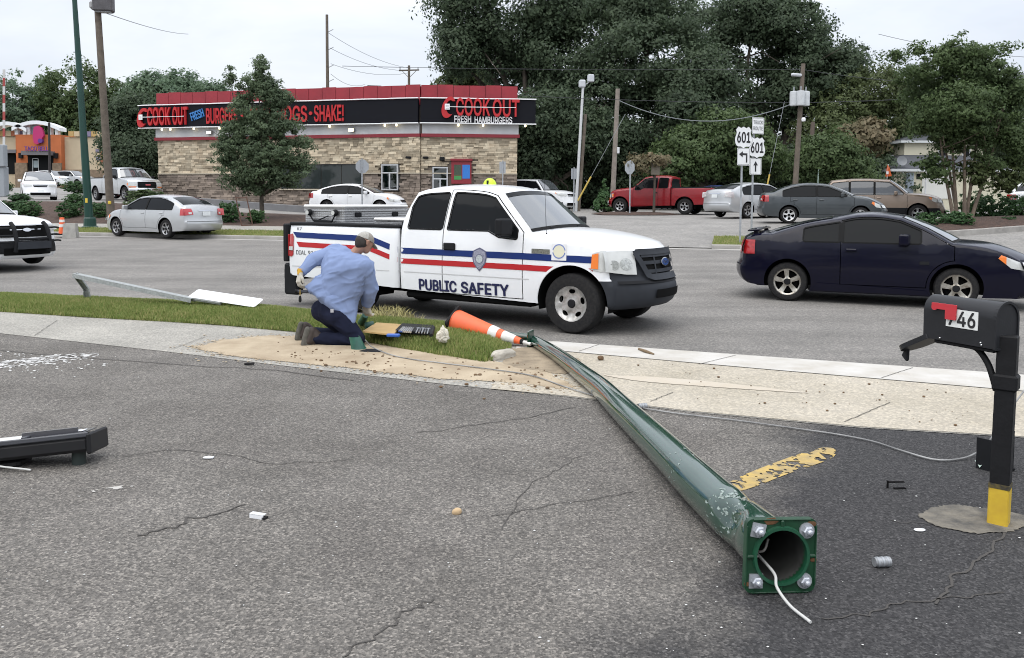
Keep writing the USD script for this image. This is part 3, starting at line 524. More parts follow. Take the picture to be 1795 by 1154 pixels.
# drive-through lane kerb
dk0, dk1 = at(278, 358, 47.2), at(520, 372, 42.5); dl = np.array([[*(dk0[:2] * (1 - t) + dk1[:2] * t), 0] for t in np.linspace(-.0, 2.2, 18)]); dl[:, 2] = terrain(dl[:, 0], dl[:, 1])
sec = [(0, 0, -.2), (0, 0, .34), (0, .22, .36), (0, .22, -.2)]; nrm = np.array([.2631, .9648]); V_ = np.vstack([[p[0] + nrm[0] * b, p[1] + nrm[1] * b, p[2] + c_] for p in dl for _, b, c_ in sec]); F_ = [[i * 4 + k, (i + 1) * 4 + k, (i + 1) * 4 + (k + 1) % 4] for i in range(17) for k in range(3)] + [[i * 4 + k, (i + 1) * 4 + (k + 1) % 4, i * 4 + k + 1] for i in range(17) for k in range(3)]
single('lane_kerb', T(V_, F_), M('lane_kerb_concrete', (.17, .17, .175), .9, vary=(1.5, .2)), kind='structure', smooth=20)

# taco restaurant far left
TD = 100.0; tz0 = terrain(*at(60, 330, TD)[:2]); TX = lambda px: at(px, 330, TD)[0]; TZ = lambda py: EYE + (345.5 - py) / FPX * TD
tc = Thing('restaurant', 'far cream and orange fast food building with two white arches on its roof', 'restaurant', (TX(74), TD, tz0))
cream, orange, tstone = M('cream_stucco', (.52, .43, .30), .9, vary=(1, .1)), M('orange_stucco', (.47, .14, .05), .9, vary=(1, .12)), M('tan_ledge_stone', (.26, .19, .13), .9, vary=(3, .4), bump=(12, .6, .03))
bt = lambda x0, x1, y0, y1, d0, d1: bx(TX(x1) - TX(x0), d1 - d0, TZ(y0) - TZ(y1), ((TX(x0) + TX(x1)) / 2, TD + (d0 + d1) / 2, (TZ(y0) + TZ(y1)) / 2))
tc.add('wall', bt(-40, 33, 232, 330, .4, 14), cream, w=True, label='cream left wing'); tc.add('wall', bt(112, 186, 241, 330, .4, 14), cream, w=True, label='cream right wing'); tc.add('entrance_block', bt(33, 112, 238, 330, -.4, 12), orange, w=True)
mos = [M('mosaic_gold', (.45, .30, .12), .8), M('mosaic_violet', (.20, .17, .26), .8), M('mosaic_rust', (.36, .12, .06), .8), M('mosaic_sand', (.5, .4, .26), .8)]
for k, (a, b) in enumerate(zip(range(-40, 190, 10), range(-30, 200, 10))):
    if not 30 < a < 112 and b <= 188: tc.add('mosaic_tile', bt(a + .3, min(b, 186) - .3, 231, 240, .2, .4), mos[(k * 7) % 4], w=True)
for k in range(7): tc.add('mosaic_tile', bt(168 + (k % 2) * 8, 176 + (k % 2) * 8, 262 + k * 3.4, 268 + k * 3.4 - .6, .1 + .02 * k, .4), mos[(k * 5 + 1) % 4], w=True)
tc.add('stone_base', bt(33, 54, 287, 330, -.7, -.4), tstone, w=True); tc.add('stone_base', bt(98, 113, 287, 330, -.7, -.4), tstone, w=True); tc.add('stone_base', bt(113, 186, 298, 330, .0, .4), tstone, w=True)
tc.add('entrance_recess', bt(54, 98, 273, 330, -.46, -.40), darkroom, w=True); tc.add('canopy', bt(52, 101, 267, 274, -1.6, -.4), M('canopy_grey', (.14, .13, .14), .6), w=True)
d_ = tc.add('door', [bt(62, 63, 279, 322, -.52, -.46), bt(72, 73, 279, 322, -.52, -.46), bt(62, 73, 279, 280, -.52, -.46)], alu, w=True); tc.add('door_poster', bt(64, 72, 283, 295, -.50, -.47), M('poster_pale', (.35, .42, .45), .5), parent=d_, w=True)
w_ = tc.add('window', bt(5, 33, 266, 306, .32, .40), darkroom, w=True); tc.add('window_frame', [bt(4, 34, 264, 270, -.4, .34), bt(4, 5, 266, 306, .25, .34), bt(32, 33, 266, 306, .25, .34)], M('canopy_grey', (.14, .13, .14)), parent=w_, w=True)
for a in (43, 104): tc.add('wall_lantern', bt(a - 3, a + 3, 270, 279, -.75, -.4), blackpl, w=True)
for x0, x1, top, bot in ((-14, 54, 216, 231), (29, 112, 214, 229)):
    xs = np.linspace(0, 1, 21); up = [(TX(x0) + (TX(x1) - TX(x0)) * t, TZ(bot) + (TZ(top) - TZ(bot)) * math.sin(math.pi * (.06 + .88 * t)) ** .9) for t in xs]; tc.add('roof_arch', ext(Polygon(up + [(a, b - .42) for a, b in up[::-1]]).buffer(0), 1.6, UPRIGHT, (0, TD + .9, 0)), M('white_arch', (.74, .76, .78), .5), w=True)
for a in (31, 45, 52, 89, 101): tc.add('arch_post', bt(a, a + 5, 225, 238, -.3, .3), M('white_arch', (.74, .76, .78)), w=True)
tc.add('clerestory', bt(56, 70, 219, 238, .0, .2), M('clerestory_glass', (.25, .29, .31), .15), w=True)
bell = Polygon([(-.9, .9), (-.7, 1.4), (0, 1.6), (.7, 1.3), (.95, .7), (1.05, .1), (.8, -.15), (.5, -.9), (-.2, -1.2), (-.8, -1.0), (-1.0, -.2)]); tc.add('bell_sign', ext(shapely.affinity.scale(bell, .62, .78), .35, UPRIGHT, (TX(75), TD - .42, TZ(242))), M('magenta_sign', (.42, .02, .13), .4), w=True); tc.add('bell_clapper', ext(Point(0, 0).buffer(.26), .4, UPRIGHT, (TX(79), TD - .44, TZ(249))), M('violet_sign', (.10, .03, .2), .4), w=True)
q = text('BELL HOUSE', .4, .08, True, width=TX(101) - TX(59)) if False else text('TACO BELL', .5, .08, True, width=TX(100) - TX(59)); tc.add('sign_letters', tr(q, UPRIGHT, (TX(59), TD - 1.62, TZ(267))), M('violet_sign', (.10, .03, .2)), False, w=True)

# house at the right, partly behind the crape myrtle
HD = 58.0; HX = lambda px: at(px, 350, HD)[0]; HZ = lambda py: EYE + (354 - py) / FPX * HD
hz = terrain(HX(1640), HD); hs_ = Thing('house', 'pale yellow house with grey shingle roof behind the parked cars', 'house', (HX(1640), HD, hz))
cream2, shing = M('pale_siding', (.55, .52, .40), .85, vary=(.6, .08)), M('grey_shingles', (.07, .075, .085), .9, vary=(3, .3), bump=(14, .4, .02))
hb = lambda x0, x1, y0, y1, d0, d1: bx(HX(x1) - HX(x0), d1 - d0, HZ(y0) - HZ(y1), ((HX(x0) + HX(x1)) / 2, HD + (d0 + d1) / 2, (HZ(y0) + HZ(y1)) / 2))
hs_.add('wall', bx(HX(1770) - HX(1566), 8, HZ(298) - hz + .6, ((HX(1770) + HX(1566)) / 2, HD + 4, (HZ(298) + hz - .6) / 2)), cream2, w=True); hs_.add('upper_wall', hb(1612, 1755, 243, 285, 2.5, 8), cream2, w=True)
def hiproof(x0, x1, y0, y1, ze, zr, ins, m, name, over=.35):
    x0 -= over; x1 += over; y0 -= over; y1 += over; ym = (y0 + y1) / 2; v = [(x0, y0, ze), (x1, y0, ze), (x1, y1, ze), (x0, y1, ze), (x0 + ins, ym, zr), (x1 - ins, ym, zr), (x0, y0, ze - .16), (x1, y0, ze - .16), (x1, y1, ze - .16), (x0, y1, ze - .16)]
    f = [[0, 1, 5], [0, 5, 4], [1, 2, 5], [2, 3, 4], [2, 4, 5], [3, 0, 4]]; p = hs_.add(name, T(v, f), m, False, w=True)
    hs_.add('eave_board', T(v, [[0, 6, 7], [0, 7, 1], [1, 7, 8], [1, 8, 2], [2, 8, 9], [2, 9, 3], [3, 9, 6], [3, 6, 0], [6, 9, 8], [6, 8, 7]]), M('eave_white', (.5, .52, .52), .6), False, parent=p, w=True)
hiproof(HX(1566), HX(1770), HD, HD + 8, HZ(297), HZ(254), 3.2, shing, 'roof'); hiproof(HX(1610), HX(1757), HD + 2.5, HD + 8, HZ(243), HZ(222), 2.4, shing, 'upper_roof', .3)
d_ = hs_.add('door', hb(1586, 1600, 303, 345, -.05, 0), M('pale_blue_door', (.33, .38, .44), .6), w=True); hs_.add('carport_door', hb(1615, 1672, 306, 348, -.05, 0), M('cream_door', (.6, .6, .56), .6), w=True)
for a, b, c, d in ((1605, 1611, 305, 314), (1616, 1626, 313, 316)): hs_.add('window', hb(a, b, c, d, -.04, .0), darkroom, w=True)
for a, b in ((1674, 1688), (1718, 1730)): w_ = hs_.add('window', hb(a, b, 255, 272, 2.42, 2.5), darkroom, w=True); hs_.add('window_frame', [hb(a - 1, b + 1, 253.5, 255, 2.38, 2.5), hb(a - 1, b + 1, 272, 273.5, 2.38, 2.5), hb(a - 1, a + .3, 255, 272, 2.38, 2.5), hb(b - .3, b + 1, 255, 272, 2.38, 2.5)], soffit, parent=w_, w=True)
hs_.add('porch_post', hb(1611.5, 1613, 303, 348, -.8, -.7), soffit, w=True); hs_.add('wall_lamp', hb(1579, 1582, 302, 305, -.1, 0), tube_w, w=True)
hs_.add('satellite_dish', tr(lathe([(0, 0), (.2, .02), (.35, .09)], 14), np.array([[1, 0, 0], [0, .3, -.95], [0, .95, .3]]) @ rotz(.4), (HX(1577), HD - .1, HZ(283))), M('dish_grey', (.16, .17, .18), .5), w=True); hs_.add('roof_vent', cyl((HX(1590), HD + 2.5, HZ(285)), (HX(1590), HD + 2.5, HZ(269)), .09), galv, w=True)
ob = at(1800, 130, 85); fb = Thing('building', 'grey flat roofed block at the upper right edge behind the myrtle', 'building', (ob[0] + 5, 85, 1.5)); fb.add('wall', bx(9, 8, ob[2] - 1.5, (0, 4, (ob[2] - 1.5) / 2)), M('grey_render', (.30, .31, .33), .8, vary=(.8, .1))); fb.add('roof_edge', bx(9.5, 8.5, .5, (0, 4, ob[2] - 1.5)), M('grey_trim', (.22, .23, .25), .6))

# ================================================================== poles, wires and road signs
def lean_pole(name, label, cat, base_px, top_px, r0, r1, m, dist=None, group=None, part='pole', n=14):
    b = gt(*base_px) if dist is None else at(*base_px, dist); 
    if dist is not None: b[2] = terrain(b[0], b[1])
    t = at(*top_px, b[1]); th = Thing(name, label, cat, b, group=group); th.add(part, cyl(b - [0, 0, .3], t, r0, r1, n), m, 40, w=True); th.b, th.top = b, t; return th
greenm = M('green_pole_paint', (.007, .038, .028), .4, 0, .35, .2, vary=(1.6, .15)); polewood = M('pole_wood', (.14, .115, .09), .9, vary=(4, .35), bump=(25, .5, .01)); palewood = M('pale_pole_wood', (.27, .235, .20), .9, vary=(4, .3), bump=(25, .5, .01))
gp_ = lean_pole('street_lamp', 'tall dark green lamp post standing in the far verge at left', 'lamp post', (158, 403), (128, -40), .17, .085, greenm)
gp_.add('base_cover', [lathe([(.30, 0), (.30, .12), (.24, .16), (.22, .45), (.19, .5)], 12, None, gp_.b)], greenm, 20, w=True); gp_.add('yellow_tag', cyl(gp_.b + (gp_.top - gp_.b) * .108 + [.0, -.1, 0], gp_.b + (gp_.top - gp_.b) * .127 + [0, -.1, 0], .07, .07, 12), M('tag_yellow', (.6, .42, .05), .5), w=True)
wp = lean_pole('flood_light_pole', 'leaning brown wooden pole with a box shaped flood light on top', 'utility pole', (196, 392), (171, 14), .17, .13, polewood)
hd = wp.add('lamp_box', bx(.78, .5, .62, wp.top + [.30, -.1, .12], .2, ch=.05), M('rusty_lamp_box', (.09, .085, .09), .6, vary=(3, .4)), w=True); wp.add('lamp_lens', bx(.62, .36, .03, wp.top + [.30, -.1, -.20], .2), M('lens_grey', (.4, .42, .44), .3), parent=hd, w=True); wp.add('lamp_cap', bx(.32, .36, .36, wp.top + [-.15, 0, .1], .2, ch=.08), M('pale_cap', (.3, .3, .3), .6), w=True)
wp.add('yellow_tag', bx(.12, .12, .14, wp.b + (wp.top - wp.b) * .098 + [.03, -.12, 0], ch=.02), M('tag_yellow', (.6, .42, .05)), w=True)
u1 = lean_pole('utility_pole', 'tall bare utility pole rising behind the restaurant roof at left of centre', 'utility pole', (576, 330), (573, 26), .17, .11, polewood, 72)
for k, z in enumerate((.62, .70, .80, .9)): u1.add('insulator_arm', tube([u1.b * (1 - z) + u1.top * z, u1.b * (1 - z) + u1.top * z + [.55, -.1, .25]], .03, 6), galv, w=True)
u2 = lean_pole('utility_pole', 'small far utility pole with crossarm above the restaurant parapet', 'utility pole', (716, 330), (717, 115), .16, .12, polewood, 90)
ca = u2.top - [0, 0, .5]; u2.add('crossarm', bx(2.2, .12, .14, ca, -.2), polewood, w=True)
for k in (-1, 1): u2.add('brace', tube([ca + [k * .8, 0, 0], ca + [0, 0, -.8]], .03, 6), polewood, w=True); u2.add('insulator', cyl(ca + [k * .95, .0, .06], ca + [k * .95, 0, .32], .06), galv, w=True)
lp = lean_pole('flood_light_pole', 'pale leaning metal pole with two flood lamps before the tall trees', 'lamp post', (1009, 345), (1022, 152), .09, .07, M('pale_pole_metal', (.55, .56, .56), .5, .2), 47)
lp.add('pole_sleeve', cyl(lp.b + [.16, .1, -.2], lp.b * .0 + lp.top + [.16, .1, -1.5], .10, .09), polewood, w=True)
for dx_, dz_ in ((-.05, .15), (.42, .45)): l = lp.add('flood_lamp', bx(.34, .3, .42, lp.top + [dx_, 0, dz_], .2, ch=.05), M('lamp_pale', (.5, .52, .54), .4), w=True); lp.add('lamp_arm', tube([lp.top, lp.top + [dx_, 0, dz_ - .15]], .03, 6), galv, parent=l, w=True)
wl = lean_pole('utility_pole', 'short pale wooden pole without wires arms, between light pole and red pickup', 'utility pole', (1073, 338), (1083, 156), .15, .12, palewood, 48); wl.add('meter_box', bx(.14, .14, .36, wl.b * .5 + wl.top * .5 + [.18, -.05, 0], ch=.02), M('meter_grey', (.6, .62, .63), .5), w=True)
up = lean_pole('utility_pole', 'utility pole carrying pale transformer cans above the grey saloon', 'utility pole', (1391, 350), (1408, 112), .16, .11, polewood, 46)
for k, (dx_, dy_) in enumerate(((-.42, -.1), (-.12, -.32), (.22, -.12))): c = up.b * .23 + up.top * .77 + [dx_, dy_, 0]; l = up.add('transformer', lathe([(0, -.42), (.19, -.42), (.21, -.36), (.21, .3), (.18, .36), (0, .38)], 16, None, c), M('transformer_grey', (.52, .54, .55), .5, vary=(4, .15)), w=True); up.add('bushing', cyl(c + [0, 0, .36], c + [0, 0, .6], .035), galv, parent=l, w=True)
l = up.add('street_light_head', bx(.75, .25, .16, up.top + [-.35, -.1, -.62], .5, ch=.05), M('lamp_pale', (.5, .52, .54)), w=True); up.add('glass_lamp', lathe([(0, -.13), (.1, -.1), (.12, 0), (.08, .1), (0, .12)], 12, None, up.b * .36 + up.top * .64 + [.16, -.15, -.1]), tube_w, w=True)
s_ = lean_pole('utility_pole', 'short weathered pole stub right of the transformer pole', 'utility pole', (1415, 350), (1425, 214), .14, .12, M('grey_brown_wood', (.11, .085, .07), .9), 52)
yg = M('guy_guard_yellow', (.5, .36, .08), .6)
for k, (a, b, dd, lb) in enumerate((((1013, 352), (1036, 310), 46, 'yellow guy wire guard leaning beside the pale light pole'), ((1339, 355), (1349, 306), 47, 'yellow guy wire guard above the light silver car'))): 
    p0, p1 = at(*a, dd), at(*b, dd); g_ = Thing('guy_wire', lb, 'guy wire', p0); g_.add('guard', cyl(p0, p1, .045, None, 8), yg, w=True); g_.add('wire', cyl(p1, p1 + (p1 - p0) * 2.6, .012, None, 5), galv, w=True)
tg = lean_pole('marker_post', 'thin pale green marker post in the hedge right of the pole stub', 'post', (1432, 335), (1435, 296), .035, .03, M('pale_green_post', (.33, .42, .38), .6), 48)
wire_m = M('wire_dark', (.03, .032, .035), .6); wire_g = M('wire_grey', (.22, .24, .25), .5)
def wire(label, p0, p1, sag, m=wire_m, r=.016, n=22):
    t = np.linspace(0, 1, n); p = np.outer(1 - t, p0) + np.outer(t, p1); p[:, 2] -= sag * 4 * t * (1 - t); single('overhead_wire', tube(p, r, 5, False), m, label, 'wire')
wire('upper overhead wire running from the light pole across the trees', at(600, 116, 52), at(1406, 122, 46), .1); wire('upper overhead wire leaving the transformer pole to the right', at(1406, 122, 46), at(1830, 150, 44), .3)
wire('lower overhead wire crossing the trees from restaurant to transformer pole', at(880, 166, 47), at(1400, 180, 46), .12); wire('lower overhead wire from the transformer pole rightwards', at(1400, 180, 46), at(1620, 172, 50), .05)
wire('pale sagging service cable between wooden pole and transformer pole', at(1082, 175, 48), at(1394, 180, 46), 1.1, wire_g, .022)
wire('faint high wire from the flood light pole across the sky at left', wp.top + [.3, 0, -.2], at(330, 60, 80), .2); 
for k, (a, b) in enumerate((((576, 58), (720, 120)), ((578, 84), (716, 124)), ((580, 112), (716, 128)), ((580, 130), (640, 148)))): wire(f'{["topmost", "second", "third", "lowest"][k]} wire strung from the tall pole towards the far crossarm', at(*a, 72), at(*b, 90), .5)
wire('high thin wire at the upper right corner above the myrtle', at(1540, 60, 60), at(1830, 102, 60), .3)

sheetm = M('sign_sheet_white', (.76, .77, .77), .4, vary=(3, .08)); signback = M('sign_back_grey', (.36, .38, .40), .5, .4); signblack = M('sign_black', (.012, .012, .013), .5)
def bold2(q, d):
    return trimesh.util.concatenate([q, tr(q, None, (d, 0, .0012)), tr(q, None, (d / 2, d * .4, .0024))])
def plate(th, poly, c, rz, m, name='sign_plate', t=.006, back=None, R=None):
    "upright sign plate drawn in xy metres about its centre c, facing -y turned by rz"
    p = th.add(name, tr(ext(poly, t), rotz(rz) @ UPRIGHT, c), m, 20, w=True)
    return p
def onplate(th, mesh, c, rz, m, name, parent, d=.009): th.add(name, tr(tr(mesh, None, (0, 0, d)), rotz(rz) @ UPRIGHT, c), m, False, parent=parent, w=True)
def rrect(w, h, r=.03): return sbox(-w / 2 + r, -h / 2 + r, w / 2 - r, h / 2 - r).buffer(r, 4)
def shield(w=.61, h=.61):
    a = [(-.30, .50), (-.15, .43), (0, .50), (.15, .43), (.30, .50), (.44, .34), (.40, .20), (.47, -.02), (.49, -.16), (.44, -.34), (.32, -.44), (.14, -.45), (0, -.53)]
    pts = spline([(x, y, 0) for x, y in a[5:]], 4)[:, :2]; r = [(x, y) for x, y in a[:5]] + [tuple(p) for p in pts]; l = [(-x, y) for x, y in pts[::-1]]
    return shapely.affinity.scale(Polygon(r + l[1:]).buffer(0), w, h, origin=(0, 0))
up_arrow = Polygon([(-.025, -.17), (.025, -.17), (.025, .03), (.085, .03), (0, .17), (-.085, .03), (-.025, .03)]); left_arrow = Polygon([(.085, -.17), (.13, -.17), (.13, .10), (-.03, .10), (-.03, .155), (-.16, .07), (-.03, -.02), (-.03, .045), (.085, .045)])
rz_s = .38
def route_sign(label, base_px, dist, plates, top_py):
    b = at(*base_px, dist); b[2] = terrain(b[0], b[1]); t = at(base_px[0] + 5, top_py, dist); th = Thing('route_sign', label, 'road sign', b); ax = (t - b)
    th.add('post', [bx(.055, .03, np.linalg.norm(ax), (b + t) / 2, R=np.column_stack(frame(ax, (0, 1, 0))))], galv, w=True)
    for kind, px_, py_, k in plates:
        c = at(px_, py_, dist) + [0, -.045, 0]
        if kind == 'shield':
            p = plate(th, shield(.62 * k, .62 * k).buffer(.012), c, rz_s, signblack, 'shield_edge'); onplate(th, ext(shield(.62 * k, .62 * k), .004), c, rz_s, sheetm, 'shield_plate', p, .007); q = bold2(text('601', .30 * k, .002, True, width=.47 * k), .008); onplate(th, tr(q, None, (-.235 * k, -.155 * k, 0)), c, rz_s, signblack, 'route_number', p, .013)
        else:
            w_, h_ = (.53, .38) if kind == 'left' else (.46, .52) if kind == 'truck' else (.46, .52)
            if kind == 'left': w_, h_ = .44, .50
            if kind == 'up': w_, h_ = .45, .53
            p = plate(th, rrect(w_ * k, h_ * k), c, rz_s, sheetm); onplate(th, ext(rrect(w_ * k - .03, h_ * k - .03).difference(rrect(w_ * k - .05, h_ * k - .05)), .001), c, rz_s, signblack, 'border', p, .007)
            if kind == 'truck':
                for s, dy in (('TRUCK', .05), ('ROUTE', -.14)): onplate(th, tr(text(s, .115 * k, .002, False, width=.36 * k), None, (-.18 * k, dy * k, 0)), c, rz_s, signblack, 'lettering', p)
            else: onplate(th, ext(shapely.affinity.scale(up_arrow if kind == 'up' else left_arrow, k, k, origin=(0, 0)), .002), c, rz_s, signblack, 'arrow', p)
route_sign('route shield 601 over a left turn arrow on the left post', (1297, 419), 26.0, [('shield', 1302.5, 241, 1.03), ('left', 1302.5, 275, 1.06)], 225)
route_sign('TRUCK ROUTE plate over shield 601 and straight arrow on the right post', (1317, 411), 27.0, [('truck', 1328, 221, 1.0), ('shield', 1326, 259, 1.03), ('up', 1323.5, 292, 1.0)], 208)
octo = lambda r: Polygon([(r * math.cos(math.pi / 8 + k * math.pi / 4), r * math.sin(math.pi / 8 + k * math.pi / 4)) for k in range(8)])
def stop_back(label, base_px, dist, py, r=.38, rz=.0, squash=1.0, kind='stop', w_=None, lean=0):
    b = at(*base_px, dist); b[2] = terrain(b[0], b[1]); c = at(base_px[0], py, dist); th = Thing('stop_sign' if kind == 'stop' else 'road_sign', label, 'stop sign' if kind == 'stop' else 'road sign', b)
    th.add('post', bx(.06, .05, c[2] - b[2] + .45, ((b[0] + c[0]) / 2, dist - .04, (c[2] + b[2] + .25) / 2)), galv, w=True)
    p = plate(th, octo(r) if kind == 'stop' else rrect(*w_), c, rz, signback, 'sign_back'); th.add('sign_face', tr(ext((octo(r) if kind == 'stop' else rrect(*w_)).buffer(-.01), .003), rotz(rz) @ UPRIGHT, c + rotz(rz) @ np.array([0, .0035, 0])), red_trim if kind == 'stop' else sheetm, 20, parent=p, w=True); return th
stop_back('back of a stop sign in front of the white saloon at the restaurant', (635, 372), 38.5, 292, .33, .5); stop_back('back of a stop sign beside the red pickup', (1104, 371), 40.5, 294, .34, -.9)
stop_back('grey back of a small sign against the restaurant stone wall', (881, 372), 43, 294, rz=-.8, kind='x', w_=(.46, .60)); stop_back('small grey sign back standing by the pale light pole', (1006, 345), 45, 305, rz=.7, kind='x', w_=(.42, .56))
# rail crossing mast
rc = at(6, 318, 62); rc[2] = terrain(rc[0], rc[1]); rt = at(7, 122, 62); rx = Thing('crossing_gate', 'red and white striped raised barrier arm at the far left edge', 'barrier', rc)
n_ = 14
for k in range(n_): a, b = rc + (rt - rc) * (.08 + .92 * k / n_), rc + (rt - rc) * (.08 + .92 * (k + 1) / n_); rx.add('arm_stripe', bx(.16, .05, np.linalg.norm(b - a), (a + b) / 2, R=np.column_stack(frame(b - a, (0, 1, 0)))), M('barrier_white', (.5, .5, .49), .6) if k % 2 else M('barrier_red', (.30, .05, .045), .6), w=True)
rx.add('mechanism', [bx(1.0, .6, 2.2, rc + [-.25, 0, 1.1], ch=.05), bx(.7, .5, 1.6, rc + [.0, -.2, 3.0], ch=.05)], M('mechanism_grey', (.26, .28, .30), .5), w=True)
dp = lean_pole('lamp_post', 'slim black post standing before the taco restaurant entrance', 'lamp post', (87, 318), (86, 215), .11, .09, M('brown_black', (.025, .02, .02), .6), 70)

# ================================================================== trees, shrubs and hedges
def leaf_mat(name, dark, light, warm=None, tr_=.3):
    ramp = [(0, dark), (.6, light)] + ([(1, warm)] if warm else [])
    return usdkit.material(stage, '/World/Looks/' + name, {'g': ('geometry', {}), 'ia': ('attribute', {'attribute': 'rnd'}), 'n': ('noise_texture', {'scale': .8, 'detail': 3}), 'c': ('math', {'math_type': 'multiply_add', 'value2': .38}), 'a': ('math', {'math_type': 'multiply_add', 'value2': .9, 'value3': -.34}), 'r': ('rgb_ramp', {'ramp': ramp}),
        'd': ('principled_bsdf', {'roughness': .62, 'specular_ior_level': .28}), 't': ('translucent_bsdf', {}), 'm': ('mix_closure', {'fac': tr_})},
        [('ia.fac', 'c.value1'), ('g.position', 'n.vector'), ('n.fac', 'a.value1'), ('a.value', 'c.value3'), ('c.value', 'r.fac'), ('r.color', 'd.base_color'), ('r.color', 't.color'), ('d.BSDF', 'm.closure1'), ('t.BSDF', 'm.closure2')], surface='m.closure')
leaf_dk = leaf_mat('leaves_dark', (.031, .050, .027), (.086, .120, .066), (.16, .19, .10), .36); leaf_md = leaf_mat('leaves_mid', (.040, .066, .024), (.10, .145, .055), (.18, .21, .085)); leaf_ol = leaf_mat('leaves_olive', (.045, .062, .022), (.11, .14, .055), (.20, .21, .10))
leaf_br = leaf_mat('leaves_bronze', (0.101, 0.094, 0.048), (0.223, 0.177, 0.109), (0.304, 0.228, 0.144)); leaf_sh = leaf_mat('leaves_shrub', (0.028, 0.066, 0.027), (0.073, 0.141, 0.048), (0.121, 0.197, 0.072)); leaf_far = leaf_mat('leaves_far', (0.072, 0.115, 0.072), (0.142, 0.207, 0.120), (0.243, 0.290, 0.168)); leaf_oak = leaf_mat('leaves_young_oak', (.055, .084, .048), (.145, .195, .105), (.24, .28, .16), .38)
bark = M('bark', (.085, .07, .055), .95, vary=(5, .4), bump=(18, .9, .02)); bark_pale = M('smooth_pale_bark', (.20, .155, .115), .85, vary=(3, .4, (.11, .085, .065)))
def leaves(blobs, n, size, rng, clump=.45, per=26, shell=.30, gaps=0.0, elong=1.0):
    """blobs: (x,y,z,rx,ry,rz). Leaf quads sit on the skins of many small billows, and the billows near the outside of each blob."""
    b = np.asarray(blobs, float); wgt = (b[:, 3] * b[:, 4] + b[:, 4] * b[:, 5] + b[:, 3] * b[:, 5]); wgt /= wgt.sum(); nc = max(8, n // per)
    k = rng.choice(len(b), nc, p=wgt); d = rng.normal(size=(nc, 3)); d /= np.linalg.norm(d, axis=1, keepdims=True)
    rad = (1 - shell * rng.random(nc) ** 1.2) * (1 + .12 * rng.normal(size=nc)); c = b[k, :3] + d * rad[:, None] * b[k, 3:6]
    if gaps: sel = meshkit.fbm(c * (.26 / clump), 2, 7) > gaps; c, d = c[sel], d[sel]; nc = len(c)
    j = rng.integers(0, nc, n); cs = (clump * (.55 + .9 * rng.random(nc)))[j][:, None]; u = rng.normal(size=(n, 3)) + [0, 0, .35]; u /= np.linalg.norm(u, axis=1, keepdims=True)
    p = c[j] + u * cs * [1, 1, .62] * (rng.random((n, 1)) ** .4) * 1.45; sn = u * .85 + d[j] * .45 + [0, 0, .25]; nrm = sn / np.linalg.norm(sn, axis=1, keepdims=True) + rng.normal(size=(n, 3)) * .42; nrm /= np.linalg.norm(nrm, axis=1, keepdims=True)
    a = np.cross(nrm, rng.normal(size=(n, 3))); a /= np.linalg.norm(a, axis=1, keepdims=True); c2 = np.cross(nrm, a); s = size * (.55 + .9 * rng.random(n))[:, None]
    v = np.stack([p - a * s * .62 * elong, p + c2 * s * .36 - nrm * s * .08, p + a * s * .62 * elong, p - c2 * s * .36 - nrm * s * .08], 1).reshape(-1, 3); q = np.arange(n)[:, None] * 4
    t = T(v, np.vstack([q + [0, 3, 2], q + [0, 2, 1]])); f0 = np.cross(v[q[:, 0] + 3] - v[q[:, 0]], v[q[:, 0] + 2] - v[q[:, 0]]); flip = (f0 * nrm).sum(1) < 0
    fa = np.where(flip[:, None], q + [0, 2, 3], q + [0, 3, 2]); fb = np.where(flip[:, None], q + [0, 1, 2], q + [0, 2, 1]); t = T(v, np.vstack([fa, fb]))
    sh = sn / np.linalg.norm(sn, axis=1, keepdims=True) * .65 + nrm * .5; sh /= np.linalg.norm(sh, axis=1, keepdims=True); t.metadata['n'] = np.repeat(sh, 4, 0); t.metadata['rnd'] = np.repeat(rng.random(n), 4); return t
def limbs(base, blobs, r, rng, split=.42, n=None, wob=.25):
    b = np.asarray(base, float); bl = np.asarray(blobs, float); top = bl[:, :3].mean(0); f = b + (top - b) * split; out = [tube(spline([b - [0, 0, .4], b + (f - b) * .5 + rng.normal(0, wob * .3, 3) * [1, 1, 0], f], 5), np.linspace(r * 1.15, r * .78, 11), 9)]
    for q in bl[: n or len(bl)]:
        e = q[:3] + rng.normal(0, .2, 3) * q[3:6]; m_ = (f + e) / 2 + rng.normal(0, wob, 3); pts = spline([f - (f - b) * .08, m_, e], 5); out.append(tube(pts, np.linspace(r * .55, r * .10, len(pts)), 6))
        for _ in range(3):
            s = pts[rng.integers(4, len(pts))]; e2 = s + rng.normal(0, .55, 3) * q[3:6]; out.append(tube([s, (s + e2) / 2 + rng.normal(0, wob * .5, 3), e2], [r * .2, r * .1, r * .04], 5))
    return out
def tree(name, label, cat, base, blobs, n, size, m, r=.25, seed=1, bk=None, split=.42, clump=.45, group=None, gaps=.0, shell=.3, wob=.25, per=50):
    rng = np.random.default_rng(seed); b = np.asarray(base, float); B = np.asarray(blobs, float); t = Thing(name, label, cat, b, group=group); t.add('trunk', limbs(b, B, r, rng, split, wob=wob), bk or bark, 50, w=True); t.add('crown', leaves(B, n, size, rng, clump, per, shell, gaps), m, False, w=True); return t
def blob(px, py, w, h, dist, dd=0.0, dep=None):
    c = at(px, py, dist + dd); k = (dist + dd) / FPX; return (*c, w * k / 2, (dep or (w + h) / 2) * k / 2, h * k / 2)
def rooted(px, dist, py=345): p = at(px, py, dist); p[2] = terrain(p[0], p[1]); return p
